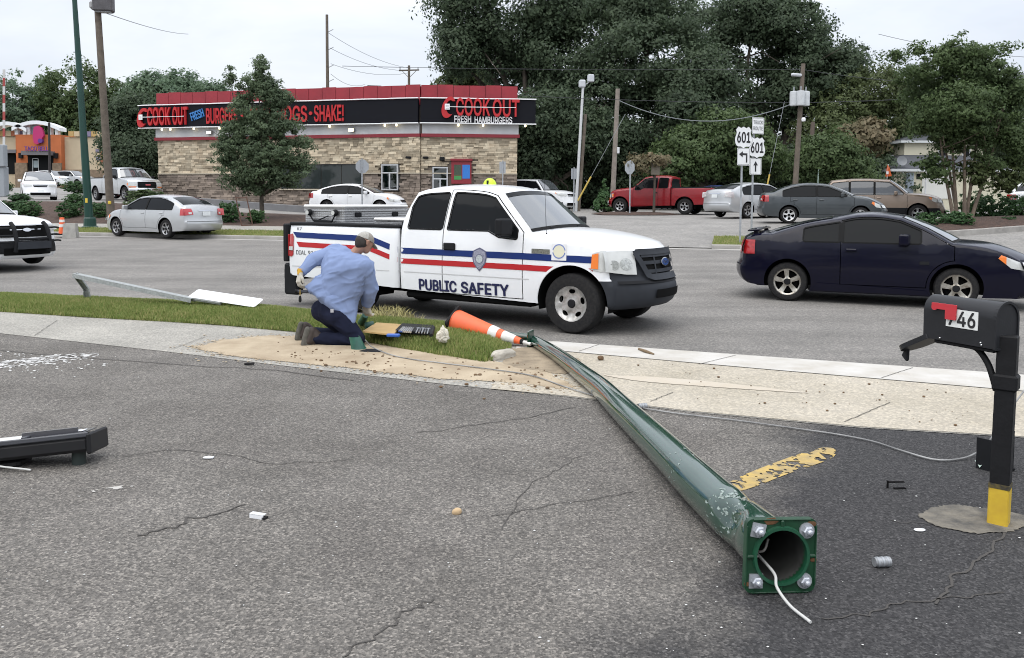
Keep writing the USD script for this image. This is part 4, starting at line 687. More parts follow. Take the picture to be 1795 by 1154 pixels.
# tall wood behind the lots, tree by tree
tree('oak_tree', 'tallest broad dark tree above the restaurant right end, with sky gaps', 'tree', rooted(930, 60), [blob(830, 20, 150, 130, 60), blob(805, 95, 80, 90, 60, -1), blob(900, 60, 170, 150, 60, 1), blob(960, 10, 180, 140, 60), blob(905, 140, 110, 110, 60, 2), blob(1000, 110, 160, 140, 60, -1), blob(1060, 40, 150, 150, 60, 2), blob(880, -40, 200, 100, 60)], 85000, .19, leaf_dk, .5, 1, clump=.8, wob=.8, gaps=.43, per=75, shell=.45)
tree('oak_tree', 'wide dark tree right of the tallest, leaning over the wooden pole', 'tree', rooted(1120, 58), [blob(1100, 120, 170, 170, 58), blob(1180, 110, 150, 150, 58, 1), blob(1130, 30, 150, 120, 58, 2), blob(1060, 190, 150, 130, 58, -1), blob(1170, 200, 190, 130, 58, -2), blob(1230, 150, 130, 110, 58, -1)], 75000, .185, leaf_dk, .45, 2, clump=.75, wob=.7, gaps=.42, per=75, shell=.45)
tree('oak_tree', 'rounded dark tree with the high peak behind the transformer pole', 'tree', rooted(1370, 66), [blob(1330, 20, 120, 100, 66), blob(1390, 60, 150, 120, 66), blob(1300, 95, 140, 130, 66, 2), blob(1420, 130, 160, 140, 66, -1), blob(1460, 110, 110, 90, 66), blob(1345, 165, 160, 130, 66, 1), blob(1240, 60, 110, 110, 66, 3), blob(1490, 125, 60, 50, 66)], 80000, .20, leaf_dk, .5, 3, clump=.8, wob=.8, gaps=.43, per=75, shell=.45)
tree('oak_tree', 'dark tree filling the gap right behind the restaurant corner', 'tree', rooted(960, 54), [blob(945, 215, 130, 110, 54), blob(1010, 240, 150, 120, 54, 1), blob(930, 285, 90, 90, 54), blob(1080, 255, 120, 100, 54, 2)], 45000, .17, leaf_dk, .35, 4, clump=.55, wob=.5)
tree('leafy_tree', 'mid green rounded tree behind the two route signs', 'tree', rooted(1240, 52), [blob(1215, 275, 130, 90, 52), blob(1270, 250, 140, 110, 52, 1), blob(1320, 275, 110, 90, 52), blob(1180, 300, 90, 70, 52, -1)], 35000, .17, leaf_md, .3, 5, clump=.45, wob=.4)
tree('leafy_tree', 'olive green tree between transformer pole and myrtle, tall', 'tree', rooted(1500, 63), [blob(1540, 165, 120, 80, 63), blob(1490, 190, 110, 90, 63), blob(1560, 215, 130, 90, 63, 1), blob(1450, 235, 110, 90, 63, -1), blob(1500, 250, 130, 80, 63)], 35000, .18, leaf_ol, .3, 6, clump=.5, wob=.5)
tree('leafy_tree', 'bright green bushy tree low behind the tan car', 'tree', rooted(1455, 49), [blob(1455, 275, 100, 80, 49), blob(1490, 300, 80, 60, 49), blob(1420, 295, 80, 70, 49, 1)], 22000, .15, leaf_md, .2, 7, clump=.4, wob=.3)
tree('leafy_tree', 'bronze tinted low tree left of the yellow house roof', 'tree', rooted(1530, 55), [blob(1525, 240, 80, 50, 55), blob(1490, 250, 60, 40, 55)], 4500, .28, leaf_br, .18, 8, clump=.4, wob=.3)
tree('leafy_tree', 'dark tree behind the house beside its upper storey', 'tree', rooted(1600, 68), [blob(1590, 270, 120, 130, 68), blob(1640, 215, 150, 110, 68), blob(1720, 200, 150, 120, 68, 1), blob(1790, 220, 120, 130, 68)], 30000, .22, leaf_dk, .35, 9, clump=.6, wob=.5)
tree('leafy_tree', 'pale green treetop peeping over the restaurant parapet', 'tree', rooted(815, 78), [blob(815, 130, 60, 45, 78), blob(790, 150, 50, 30, 78), blob(845, 150, 50, 40, 78)], 4500, .36, leaf_ol, .3, 10, clump=.5, wob=.3)
for k, (px, w, h, dd, lb) in enumerate(((925, 110, 110, 55, 'at the restaurant corner'), (1030, 130, 90, 57, 'between the light pole and wooden pole'), (1140, 130, 90, 56, 'behind the red pickup cab'), (1250, 120, 80, 57, 'behind the light silver car'), (1365, 130, 100, 56, 'behind the graphite saloon'), (1545, 120, 80, 60, 'left of the pale yellow house'))):
    tree('understorey_tree', 'dark low understorey tree ' + lb, 'tree', rooted(px, dd), [blob(px, 318, w, h, dd), blob(px - 35, 335, w * .6, h * .6, dd, -.5), blob(px + 35, 330, w * .6, h * .7, dd, .5)], 18000, .17, leaf_dk, .2, 20 + k, clump=.45, wob=.3)
# a wood farther back closes the gaps
rngw = np.random.default_rng(77); wood = []
for px in range(880, 1900, 36): wood.append(blob(px, 300 - rngw.random() * 40, 90, 130, 84 + rngw.random() * 8))
single('wood', leaves(wood, 26000, .6, rngw, .8), leaf_dk, 'dark wood closing the view behind the nearer trees at right', 'wood', kind='stuff', smooth=False)
wood = []
for px in range(-60, 480, 26): wood.append(blob(px, 265 - rngw.random() * 35, 70, 80, 150 + rngw.random() * 12))
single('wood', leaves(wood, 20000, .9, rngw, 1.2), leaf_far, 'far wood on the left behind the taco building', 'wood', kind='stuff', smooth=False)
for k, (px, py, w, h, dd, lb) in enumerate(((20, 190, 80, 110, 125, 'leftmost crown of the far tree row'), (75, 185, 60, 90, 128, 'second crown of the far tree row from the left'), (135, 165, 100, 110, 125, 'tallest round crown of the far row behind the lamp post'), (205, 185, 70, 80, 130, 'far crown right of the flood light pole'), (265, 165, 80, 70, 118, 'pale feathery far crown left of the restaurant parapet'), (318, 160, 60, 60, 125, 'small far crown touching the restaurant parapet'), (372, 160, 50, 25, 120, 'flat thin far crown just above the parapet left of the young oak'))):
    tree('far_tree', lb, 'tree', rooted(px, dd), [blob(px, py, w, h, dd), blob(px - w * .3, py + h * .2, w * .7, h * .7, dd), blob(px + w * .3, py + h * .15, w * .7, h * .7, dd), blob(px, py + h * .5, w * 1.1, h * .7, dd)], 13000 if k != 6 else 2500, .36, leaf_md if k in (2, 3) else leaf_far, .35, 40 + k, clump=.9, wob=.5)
tree('dense_tree', 'dense dark tree between the flood light pole and restaurant', 'tree', rooted(232, 62), [blob(235, 205, 80, 70, 62), blob(215, 240, 70, 80, 62), blob(258, 235, 60, 90, 62, 1), blob(235, 275, 100, 80, 62, -1), blob(250, 300, 80, 50, 62)], 40000, .17, leaf_dk, .3, 60, clump=.5, wob=.3)
tree('young_oak', 'young oak with one straight trunk standing before the restaurant sign', 'tree', rooted(461, 36.0), [blob(457, 122, 34, 46, 36), blob(448, 150, 62, 44, 36), blob(470, 160, 60, 44, 36), blob(425, 180, 44, 34, 36), blob(492, 178, 46, 34, 36), blob(452, 196, 96, 50, 36), blob(412, 222, 66, 34, 36), blob(500, 218, 70, 36, 36), blob(458, 232, 120, 46, 36), blob(404, 252, 66, 30, 36), blob(516, 250, 72, 32, 36), blob(455, 268, 150, 44, 36), blob(400, 285, 60, 32, 36), blob(522, 284, 66, 30, 36), blob(458, 300, 140, 40, 36), blob(425, 318, 76, 30, 36), blob(488, 318, 80, 32, 36), blob(450, 332, 70, 22, 36), blob(404, 140, 10, 46, 36), blob(420, 158, 14, 30, 36)], 70000, .078, leaf_oak, .10, 61, split=.30, clump=.16, wob=.12, shell=.85, per=45, gaps=.35)
# multi stemmed myrtle at the right
rngm = np.random.default_rng(62); mb_ = rooted(1688, 31.0); cm = Thing('crape_myrtle', 'spreading multi stemmed tree in the mulch bed before the pale house', 'tree', mb_)
MB = [blob(1600, 115, 90, 70, 31), blob(1680, 100, 110, 80, 31), blob(1640, 160, 120, 90, 31, 1), blob(1725, 130, 110, 90, 31), blob(1770, 170, 80, 80, 31), blob(1700, 190, 140, 90, 31, -1), blob(1660, 225, 110, 70, 31), blob(1745, 225, 110, 80, 31, .6), blob(1780, 255, 90, 80, 31), blob(1735, 275, 80, 60, 31), blob(1570, 100, 50, 25, 31), blob(1750, 90, 60, 30, 31)]
st_ = []
for px0, px1, py1, dd in ((1674, 1640, 165, 0), (1682, 1665, 130, .3), (1690, 1690, 120, -.2), (1697, 1722, 140, .25), (1702, 1760, 185, 0), (1686, 1650, 215, .5)):
    a, b = mb_ + [(px0 - 1688) * 31 / FPX, dd * .4, 0], at(px1, py1, 31 + dd); mid_ = a * .55 + b * .45 + [(px0 - 1688) * .006, 0, .1]; st_.append(tube(spline([a - [0, 0, .2], a * .8 + mid_ * .2 + [0, 0, .1], mid_, b], 5), np.linspace(.095, .02, 16), 8))
    for _ in range(4): s = a * .4 + b * .6 + rngm.normal(0, .15, 3); e = s + rngm.normal(0, .7, 3) + [0, 0, .6]; st_.append(tube([s, (s + e) / 2 + rngm.normal(0, .1, 3), e], [.03, .018, .008], 5))
for i_, sst in enumerate(st_): cm.add('stem' if i_ % 5 == 0 else 'branch', sst, bark_pale, 50, w=True)
cm.add('crown', leaves(MB + [blob(1630, 205, 70, 60, 31), blob(1690, 240, 90, 60, 31, .3)], 80000, .082, rngm, .22, 50, .75, gaps=.38), leaf_md, False, w=True)
for i_, (px, py) in enumerate(((1640, 295), (1770, 310), (1715, 300))): cm.add('low_sprays', leaves([blob(px, py, 55, 60, 31)], 900, .13, rngm, .2, 20, .8), leaf_ol if i_ else leaf_md, False, w=True)
sm = Thing('small_tree', 'thin staked sapling with sparse bronze leaves before the red pickup', 'tree', rooted(1146, 41, 374)); sb = at(1146, 374, 41); sb[2] = terrain(sb[0], sb[1]); sm.add('trunk', [tube([sb - [0, 0, .2], at(1148, 300, 41), at(1147, 272, 41)], [.07, .05, .02], 8), tube([at(1147, 312, 41), at(1125, 285, 41)], [.03, .01], 5), tube([at(1147, 305, 41), at(1176, 284, 41)], [.03, .012], 5)], bark, 50, w=True); sm.add('crown', leaves([blob(1125, 285, 50, 36, 41), blob(1155, 282, 40, 24, 41)], 1300, .14, rngm, .22, 20, .8), leaf_br, False, w=True); sm.add('tag_board', bx(.42, .04, .8, at(1149, 292, 40.9)), M('faded_board', (.16, .14, .11), .8), w=True)
# clipped shrubs: three grown once, then repeated
def shrub_mesh(seed, cone=False):
    rng = np.random.default_rng(seed); bl = [(0, 0, .5, .5, .5, .5)] + [(*(rng.normal(0, .16, 2)), .5 + rng.normal(0, .08), .38, .38, .42) for _ in range(4)]
    if cone: bl = [(0, 0, .2 + .11 * k, .5 - .065 * k, .5 - .065 * k, .2) for k in range(7)] + [(0, 0, 1.05, .07, .07, .22)]
    return leaves(bl, 3800, .075, rng, .05, 14, .25), [tube([[0, 0, -.05], [rng.normal(0, .1), rng.normal(0, .1), .35], [rng.normal(0, .2), rng.normal(0, .2), .6]], [.03, .02, .008], 5) for _ in range(4)]
protos = {}
def shrub(label, px, py_base, w, h, dist=None, kind=0, m=None, group=None, cat='shrub'):
    b = gt(px, py_base) if dist is None else rooted(px, dist, py_base); k = b[1] / FPX; sc = (w * k, w * k, h * k); key = (kind, id(m))
    nm = 'cone_shrub' if kind == 9 else 'shrub'
    if key not in protos:
        t = Thing(nm, label, cat, b, group=group); t_m, st = shrub_mesh(kind, kind == 9); t.add('foliage', t_m, m or leaf_sh, False)
        for s in st: t.add('stem', s, bark, 50)
        UsdGeom.Xform(stage.GetPrimAtPath(t.path)).AddScaleOp().Set(Gf.Vec3f(*map(float, sc))); protos[key] = t
    else: copy_of(protos[key], nm, label, cat, b, px * .7, sc, group)
G_ = 'clipped shrubs in the mulch bank'
for i_, q in enumerate((('small round shrub on the grass before the taco building', 12, 336, 22, 16), ('low wide shrub just under the white off-road car', 37, 356, 36, 17), ('leftmost shrub of the front row at the picture edge', 3, 378, 42, 27), ('second front row shrub right of the edge one', 25, 379, 38, 26), ('front row shrub with twiggy right side, under the white car', 54, 382, 42, 30), ('dark square shrub behind the traffic cone and concrete block', 119, 383, 38, 30), ('shrub on the upper bank left of the green lamp post', 136, 366, 34, 26), ('topmost shrub left of the green lamp post', 136, 341, 32, 24), ('shrub between the green lamp post and flood light pole', 174, 384, 34, 30), ('pale green wide mound before the silver pickup bumper', 258, 360, 60, 28), ('lower mound behind the silver saloon roof', 244, 372, 44, 22), ('two lobed shrub left of the wire sign stand', 398, 393, 38, 40), ('small round shrub at the foot of the young oak', 451, 394, 31, 26))):
    shrub(*q, kind=i_ % 3 + 1, m=leaf_md if i_ in (9, 10) else None, group=G_)
for i_, q in enumerate((('dull green shrub before the front wheel of the tan car', 1620, 389, 40, 34), ('wide dark shrub at the foot of the myrtle', 1673, 390, 54, 34), ('tiny dark shrub alone in the mulch at right edge', 1774, 377, 21, 20))): shrub(*q, dist=(28.8, 28.8, 29.5)[i_], kind=(2, 1, 3)[i_])
shrub('clipped cone shaped evergreen with a spike, left of the red pickup nose', 1059, 373, 44, 46, kind=9, cat='conifer'); shrub('smaller spiked evergreen behind the red pickup tailgate', 1238, 330, 24, 30, dist=50, kind=9, cat='conifer')
rngh = np.random.default_rng(90); hp0, hp1 = at(1700, 345, 33), at(1850, 340, 31); HB = [(*(hp0 * (1 - t) + hp1 * t)[:2], terrain(*(hp0 * (1 - t) + hp1 * t)[:2]) + .55, .55, .55, .6) for t in np.linspace(0, 1, 9)]
hg = Thing('hedge', 'long clipped dark hedge behind the mulch at the right edge', 'hedge', HB[0][:3]); hg.add('foliage', leaves(HB, 9000, .085, rngh, .1, 20, .4), leaf_sh, False, w=True); hg.add('inner_twigs', [tube([np.array(b[:3]) - [0, 0, .6], np.array(b[:3])], [.03, .01], 5) for b in HB], bark, w=True, kind='stuff')
# right hand mulch bed with kerb, and small island by the stop sign
def gpoly(pts, z=0): return Polygon([gt(*p)[:2] for p in pts])
bed_r = Polygon([tuple(at(a, 350, d)[:2]) for a, d in ((1590, 29), (1640, 27.3), (1700, 27.6), (1800, 28.4), (1900, 29), (1900, 33.5), (1760, 34), (1650, 31.5), (1600, 30.5))]); sheet('mulch_bed', bed_r, mulch_m, dz=.12, cell=.4, bumpy=lambda v: .25 * (1 - np.exp(-shapely.distance(shapely.points(v), bed_r.exterior) / .8)))
kr = [at(a, 350, d)[:2] for a, d in ((1580, 28.9), (1605, 27.9), (1640, 27.2), (1700, 27.5), (1800, 28.3), (1900, 28.9))]; kp = LineString(spline([[*p, 0] for p in kr], 6)[:, :2]).buffer(.09, cap_style=2); kz = float(terrain(*kr[2])); v, f = panel(kp, .3)
kext = ext(kp, .34); kv = np.array(kext.vertices); kv[:, 2] += terrain(kv[:, 0], kv[:, 1]) - .15; single('bed_kerb', T(kv, kext.faces), kerb_m, kind='structure', smooth=20)
isl2 = Polygon([tuple(rooted(a, d)[:2]) for a, d in ((1035, 41.5), (1060, 40.2), (1110, 39.9), (1165, 40.2), (1195, 41), (1160, 42.3), (1050, 42.6))]); sheet('mulch_island', isl2, mulch_m, dz=.05, cell=.4, bumpy=lambda v: .12 * (1 - np.exp(-shapely.distance(shapely.points(v), isl2.exterior) / .5)))

# the near side of the street behind the viewpoint, which the cars mirror
rngb = np.random.default_rng(3); wood = [(x, -34 + rngb.normal(0, 3), 4.5 + rngb.normal(0, .8), 5, 4, 5.5) for x in range(-90, 100, 7)]
single('wood', leaves(wood, 9000, 1.1, rngb, 1.3), leaf_dk, 'row of dark trees on the near side of the street behind the viewpoint', 'wood', kind='stuff', smooth=False)

# ================================================================== vehicles
class Shell:
    "one closed side outline (top line + rocker line) with the caps that span it"
    def __init__(s, segs, bottom):
        s.segs = {k: np.asarray(p, float) for k, p in segs}; s.order = [k for k, _ in segs]
        for k in s.order:
            p = s.segs[k]
            if len(p) > 2: s.segs[k] = spline(p, 5)
        top = np.vstack([s.segs[k][:, :2] for k in s.order]); s.top = LineString(top)
        s.poly = Polygon([tuple(p) for p in top] + [tuple(p) for p in bottom]).buffer(0)
class Vehicle:
    def __init__(s, name, label, cat, loc, yaw, W, zb, Wr, zr, r=.06, tf=(0, 1, 0), tb=(0, 1, 0), group=None, wheel=.33, cell=.14):
        s.t = Thing(name, label, cat, loc, yaw, group); s.W, s.zb, s.Wr, s.zr, s.r, s.tf, s.tb, s.cell = W, zb, Wr, zr, r, tf, tb, cell
    def hw(s, x, z):
        zb, W = s.zb, s.W
        lo = np.clip((zb * .6 - z) / (zb * .6), 0, 1); mid = np.clip((z - zb * .6) / (zb * .4), 0, 1)
        w = W * (1 - .09 * lo ** 2 - .035 * mid ** 2); t = np.clip((z - zb) / (s.zr - zb), 0, 1.2)
        w = w * (1 - t) + (s.Wr + .03 * np.sin(np.pi * np.clip(t, 0, 1))) * t
        x0, l, a = s.tf; w = w - a * np.clip((x - x0) / l, 0, 1.3) ** 2
        x0, l, a = s.tb; return w - a * np.clip((x0 - x) / l, 0, 1.3) ** 2
    def y(s, sh, x, z, off=0.0):
        d = shapely.distance(shapely.points(x, z), sh.top); k = np.clip(s.r - d, 0, s.r)
        return s.hw(x, z) - (s.r - np.sqrt(np.maximum(s.r ** 2 - k ** 2, 0))) + off
    def side_mesh(s, sh, poly, off=0.0, sides=(-1, 1), rings=False, cell=None):
        regs = [poly]
        if rings:
            b = [sh.poly]
            for k in (.12, .4, 1.0): b.append(sh.poly.difference(sh.top.buffer(s.r * k, cap_style=2)))
            regs = [b[i].difference(b[i + 1]).intersection(poly) for i in range(3)] + [b[3].intersection(poly)]
        out = []
        for rg_ in regs:
            v, f = panel(rg_, cell or s.cell)
            if not len(f): continue
            yy = s.y(sh, v[:, 0], v[:, 1], off)
            for sd_ in sides: out.append(T(np.column_stack([v[:, 0], sd_ * yy, v[:, 1]]), f if sd_ < 0 else f[:, ::-1]))
        return merge(out) if out else None
    def side(s, name, sh, poly, m, off=0.0, sides=(-1, 1), rings=False, parent=None, label=None, smooth=35):
        "one part per side and per separate piece; returns the largest piece's path of each side"
        res = []
        for k, sd_ in enumerate(sides):
            pieces = sorted([g for g in getattr(poly, 'geoms', [poly]) if g.area > 4e-4], key=lambda g: -g.area); first = None
            for g in pieces:
                q = s.side_mesh(sh, g, off, (sd_,), rings)
                if q is not None:
                    p = s.t.add(name, q, m, smooth, parent=parent[k] if isinstance(parent, list) else parent, label=label); first = first or p
            res.append(first)
        return res
    def cap_pts(s, sh, seg, S, t, off=0.0):
        p = sh.segs[seg]; L = np.concatenate([[0], np.cumsum(np.hypot(*np.diff(p[:, :2], axis=0).T))]); L /= L[-1]
        x, z, bx_, bz_ = (np.interp(S, L, p[:, k]) for k in range(4)); g = 1 - np.abs(t) ** 2.3
        dx, dz = np.gradient(np.interp(np.linspace(0, 1, 41), L, p[:, 0])), np.gradient(np.interp(np.linspace(0, 1, 41), L, p[:, 1])); k = np.hypot(dx, dz); nx, nz = np.interp(S, np.linspace(0, 1, 41), -dz / k), np.interp(S, np.linspace(0, 1, 41), dx / k)
        nx, nz = -nx, -nz
        return np.stack([x + bx_ * g + nx * off, t * (s.hw(x, z) - s.r), z + bz_ * g + nz * off], -1)
    def cap_mesh(s, sh, seg, s0=0, s1=1, t0=-1, t1=1, off=0.0, n=17, mrows=None):
        mrows = mrows or max(2, min(14, len(sh.segs[seg])))
        S, t = np.meshgrid(np.linspace(s0, s1, mrows), np.linspace(t0, t1, n), indexing='ij'); v = s.cap_pts(sh, seg, S, t, off).reshape(-1, 3)
        i, j = np.meshgrid(np.arange(mrows - 1), np.arange(n - 1), indexing='ij'); q = np.stack([i * n + j, i * n + j + 1, (i + 1) * n + j + 1, (i + 1) * n + j], -1).reshape(-1, 4)
        return T(v, np.vstack([q[:, [0, 1, 2]], q[:, [0, 2, 3]]]))
    def cap(s, name, sh, seg, m, parent=None, label=None, **k): return s.t.add(name, s.cap_mesh(sh, seg, **k), m, 35, parent=parent, label=label)
    def face_xy(s, sh, seg, y, z, off=0.0):
        p = sh.segs[seg]; o = np.argsort(p[:, 1]); x, b = np.interp(z, p[o, 1], p[o, 0]), np.interp(z, p[o, 1], p[o, 2]); w = s.hw(x, z) - s.r * .5
        g = 1 - np.clip(np.abs(y / w), 0, 1) ** 2.3; sg = 1 if b[np.argmax(np.abs(b))] >= 0 else -1
        return x + b * g + sg * off
    def face_mesh(s, sh, seg, poly, off=.006, th=0.0):
        "panel on the front or tail surface given in (y,z)"
        v, f = panel(poly, .07); x = s.face_xy(sh, seg, v[:, 0], v[:, 1], off); a = np.column_stack([x, v])
        return T(a, f)
    def face(s, name, sh, seg, poly, m, off=.006, parent=None, label=None, mirror=False):
        for k in ((1, -1) if mirror else (1,)):
            pl = shapely.affinity.scale(poly, k, 1, origin=(0, 0)) if k < 0 else poly
            last = s.t.add(name, s.face_mesh(sh, seg, pl, off), m, 35, parent=parent, label=label)
        return last
    def wheels(s, xs, R, rim_r, width, kind, rm=alloy, track=None, sides=(-1, 1), hubm=None, holes=None):
        for x in xs:
            for sd_ in sides:
                yo = (track or s.W - .03); c = (x, sd_ * yo, R); g = s.t.hold('wheel')
                w = width; pr = [(rim_r * .97, 0), (rim_r + .012, .004), (R - .05, -.004 + .012), (R - .022, -.006 + .004), (R - .004, -.03), (R, -.06), (R, -w + .06), (R - .004, -w + .03), (R - .03, -w), (rim_r * .9, -w)]
                ty = lathe([(a, b) for a, b in pr], 40, axis='y'); ty = T(np.array(ty.vertices) * [1, sd_, 1], ty.faces); s.t.add('tyre', tr(ty, None, c), rubber, 30, parent=g)
                disc = Point(0, 0).buffer(rim_r, 24)
                cut = []
                if kind == 'steel':
                    for k in range(5):
                        a = 2 * np.pi * k / 5 + .3; e = shapely.affinity.rotate(shapely.affinity.scale(Point(0, 0).buffer(1, 8), .045, .028), math.degrees(a) + 90, origin=(0, 0)); cut.append(shapely.affinity.translate(e, .70 * rim_r * math.cos(a), .70 * rim_r * math.sin(a)))
                else:
                    ns = kind
                    for k in range(ns):
                        a, hw_ = 2 * np.pi * (k + .5) / ns + .4, np.pi / ns * .66
                        ri, ro = rim_r * .33, rim_r * .88; aa = np.linspace(-hw_, hw_, 7); ai = np.linspace(-hw_ * .45, hw_ * .45, 4)
                        cut.append(Polygon([(ro * math.cos(a + b), ro * math.sin(a + b)) for b in aa] + [(ri * math.cos(a + b), ri * math.sin(a + b)) for b in ai[::-1]]).buffer(-.008).buffer(.008))
                disc = disc.difference(unary_union(cut)); v, f = panel(disc, .05); rr = np.hypot(*v.T)
                dish = np.interp(rr / rim_r, [0, .28, .34, .6, .85, .93, 1.0], [-.018, -.014, -.035, -.03, -.02, -.004, .002]) if kind != 'steel' else np.interp(rr / rim_r, [0, .3, .36, .55, .8, .9, 1.0], [-.02, -.02, -.055, -.03, -.035, -.01, .004])
                for_rim = [T(np.column_stack([v[:, 0], sd_ * dish, v[:, 1]]), f)]
                for_rim.append(T(*(lambda q: (np.array(q.vertices) * [1, sd_, 1], q.faces))(lathe([(rim_r, .002), (rim_r * .99, -.03), (rim_r * .93, -.1), (rim_r * .93, -w)], 32, axis='y'))))
                s.t.add('rim', tr(for_rim, None, c), rm, 35, parent=g)
                s.t.add('brake_disc', tr(T(*(lambda q: (np.array(q.vertices) * [1, sd_, 1], q.faces))(lathe([(0, -.10), (rim_r * .7, -.10), (rim_r * .9, -.13)], 20, axis='y'))), None, c), under, 30, parent=g)
                s.t.add('hub_cap', tr(T(*(lambda q: (np.array(q.vertices) * [1, sd_, 1], q.faces))(lathe([(0, -.006), (rim_r * .2, -.007), (rim_r * .25, -.02), (rim_r * .28, -.05)], 18, axis='y'))), None, c), hubm or blackpl, 30, parent=g)
        # wheel housings close the body above the tyres
    def housing(s, xs, R, ra, zmax, inner=.55):
        ms_ = []
        for x in xs:
            for sd_ in (-1, 1):
                a = np.linspace(-.25, np.pi + .25, 18); o = np.array([[x + ra * 1.02 * math.cos(k), R + ra * 1.02 * math.sin(k)] for k in a]); o[:, 1] = np.minimum(o[:, 1], zmax)
                yo = s.hw(o[:, 0], o[:, 1]) - .012; v = np.vstack([np.column_stack([o[:, 0], sd_ * yo, o[:, 1]]), np.column_stack([o[:, 0], np.full(18, sd_ * inner), o[:, 1]]), [[x, sd_ * inner, R]]])
                f = [[i, i + 1, i + 19] for i in range(17)] + [[i, i + 19, i + 18] for i in range(17)] + [[18 + i, 19 + i, 36] for i in range(17)]; s.t.add('wheel_housing', T(v, f), under, 30)
    def mirror(s, x, z, m, size=(.10, .19, .13), reach=.13, sides=(-1, 1), arm=None):
        for sd_ in sides:
            yb = float(s.hw(np.array([x]), np.array([z]))[0]); a, b, c = size; e = .028
            cs = [((x + i * (a / 2 - e) - .03 * (j > 0), sd_ * (yb + reach + (j + 1) * (b / 2 - e)), z + k * (c / 2 - e) + .04), e) for i in (-1, 1) for j in (-1, 1) for k in (-1, 1)]
            g = s.t.add('wing_mirror', merge(spheres_hull(cs)), m, 40)
            s.t.add('mirror_arm', merge(spheres_hull([((x, sd_ * (yb - .02), z - .02), .03), ((x - .01, sd_ * (yb + reach + .03), z + .01), .026)])), arm or m, 40, parent=g)
    def handle(s, sh, x, z, m=blackpl, sides=(-1, 1), size=(.17, .045), parents=None, cup=True):
        for k, sd_ in enumerate(sides):
            w = float(s.hw(np.array([x]), np.array([z]))[0]); p = parents[k] if parents else None
            s.t.add('door_handle', tr(bx(size[0], .028, size[1], ch=.012), None, (x, sd_ * (w + .012), z)), m, 30, parent=p)
def circle(x, z, r, q=16): return Point(x, z).buffer(r, q)

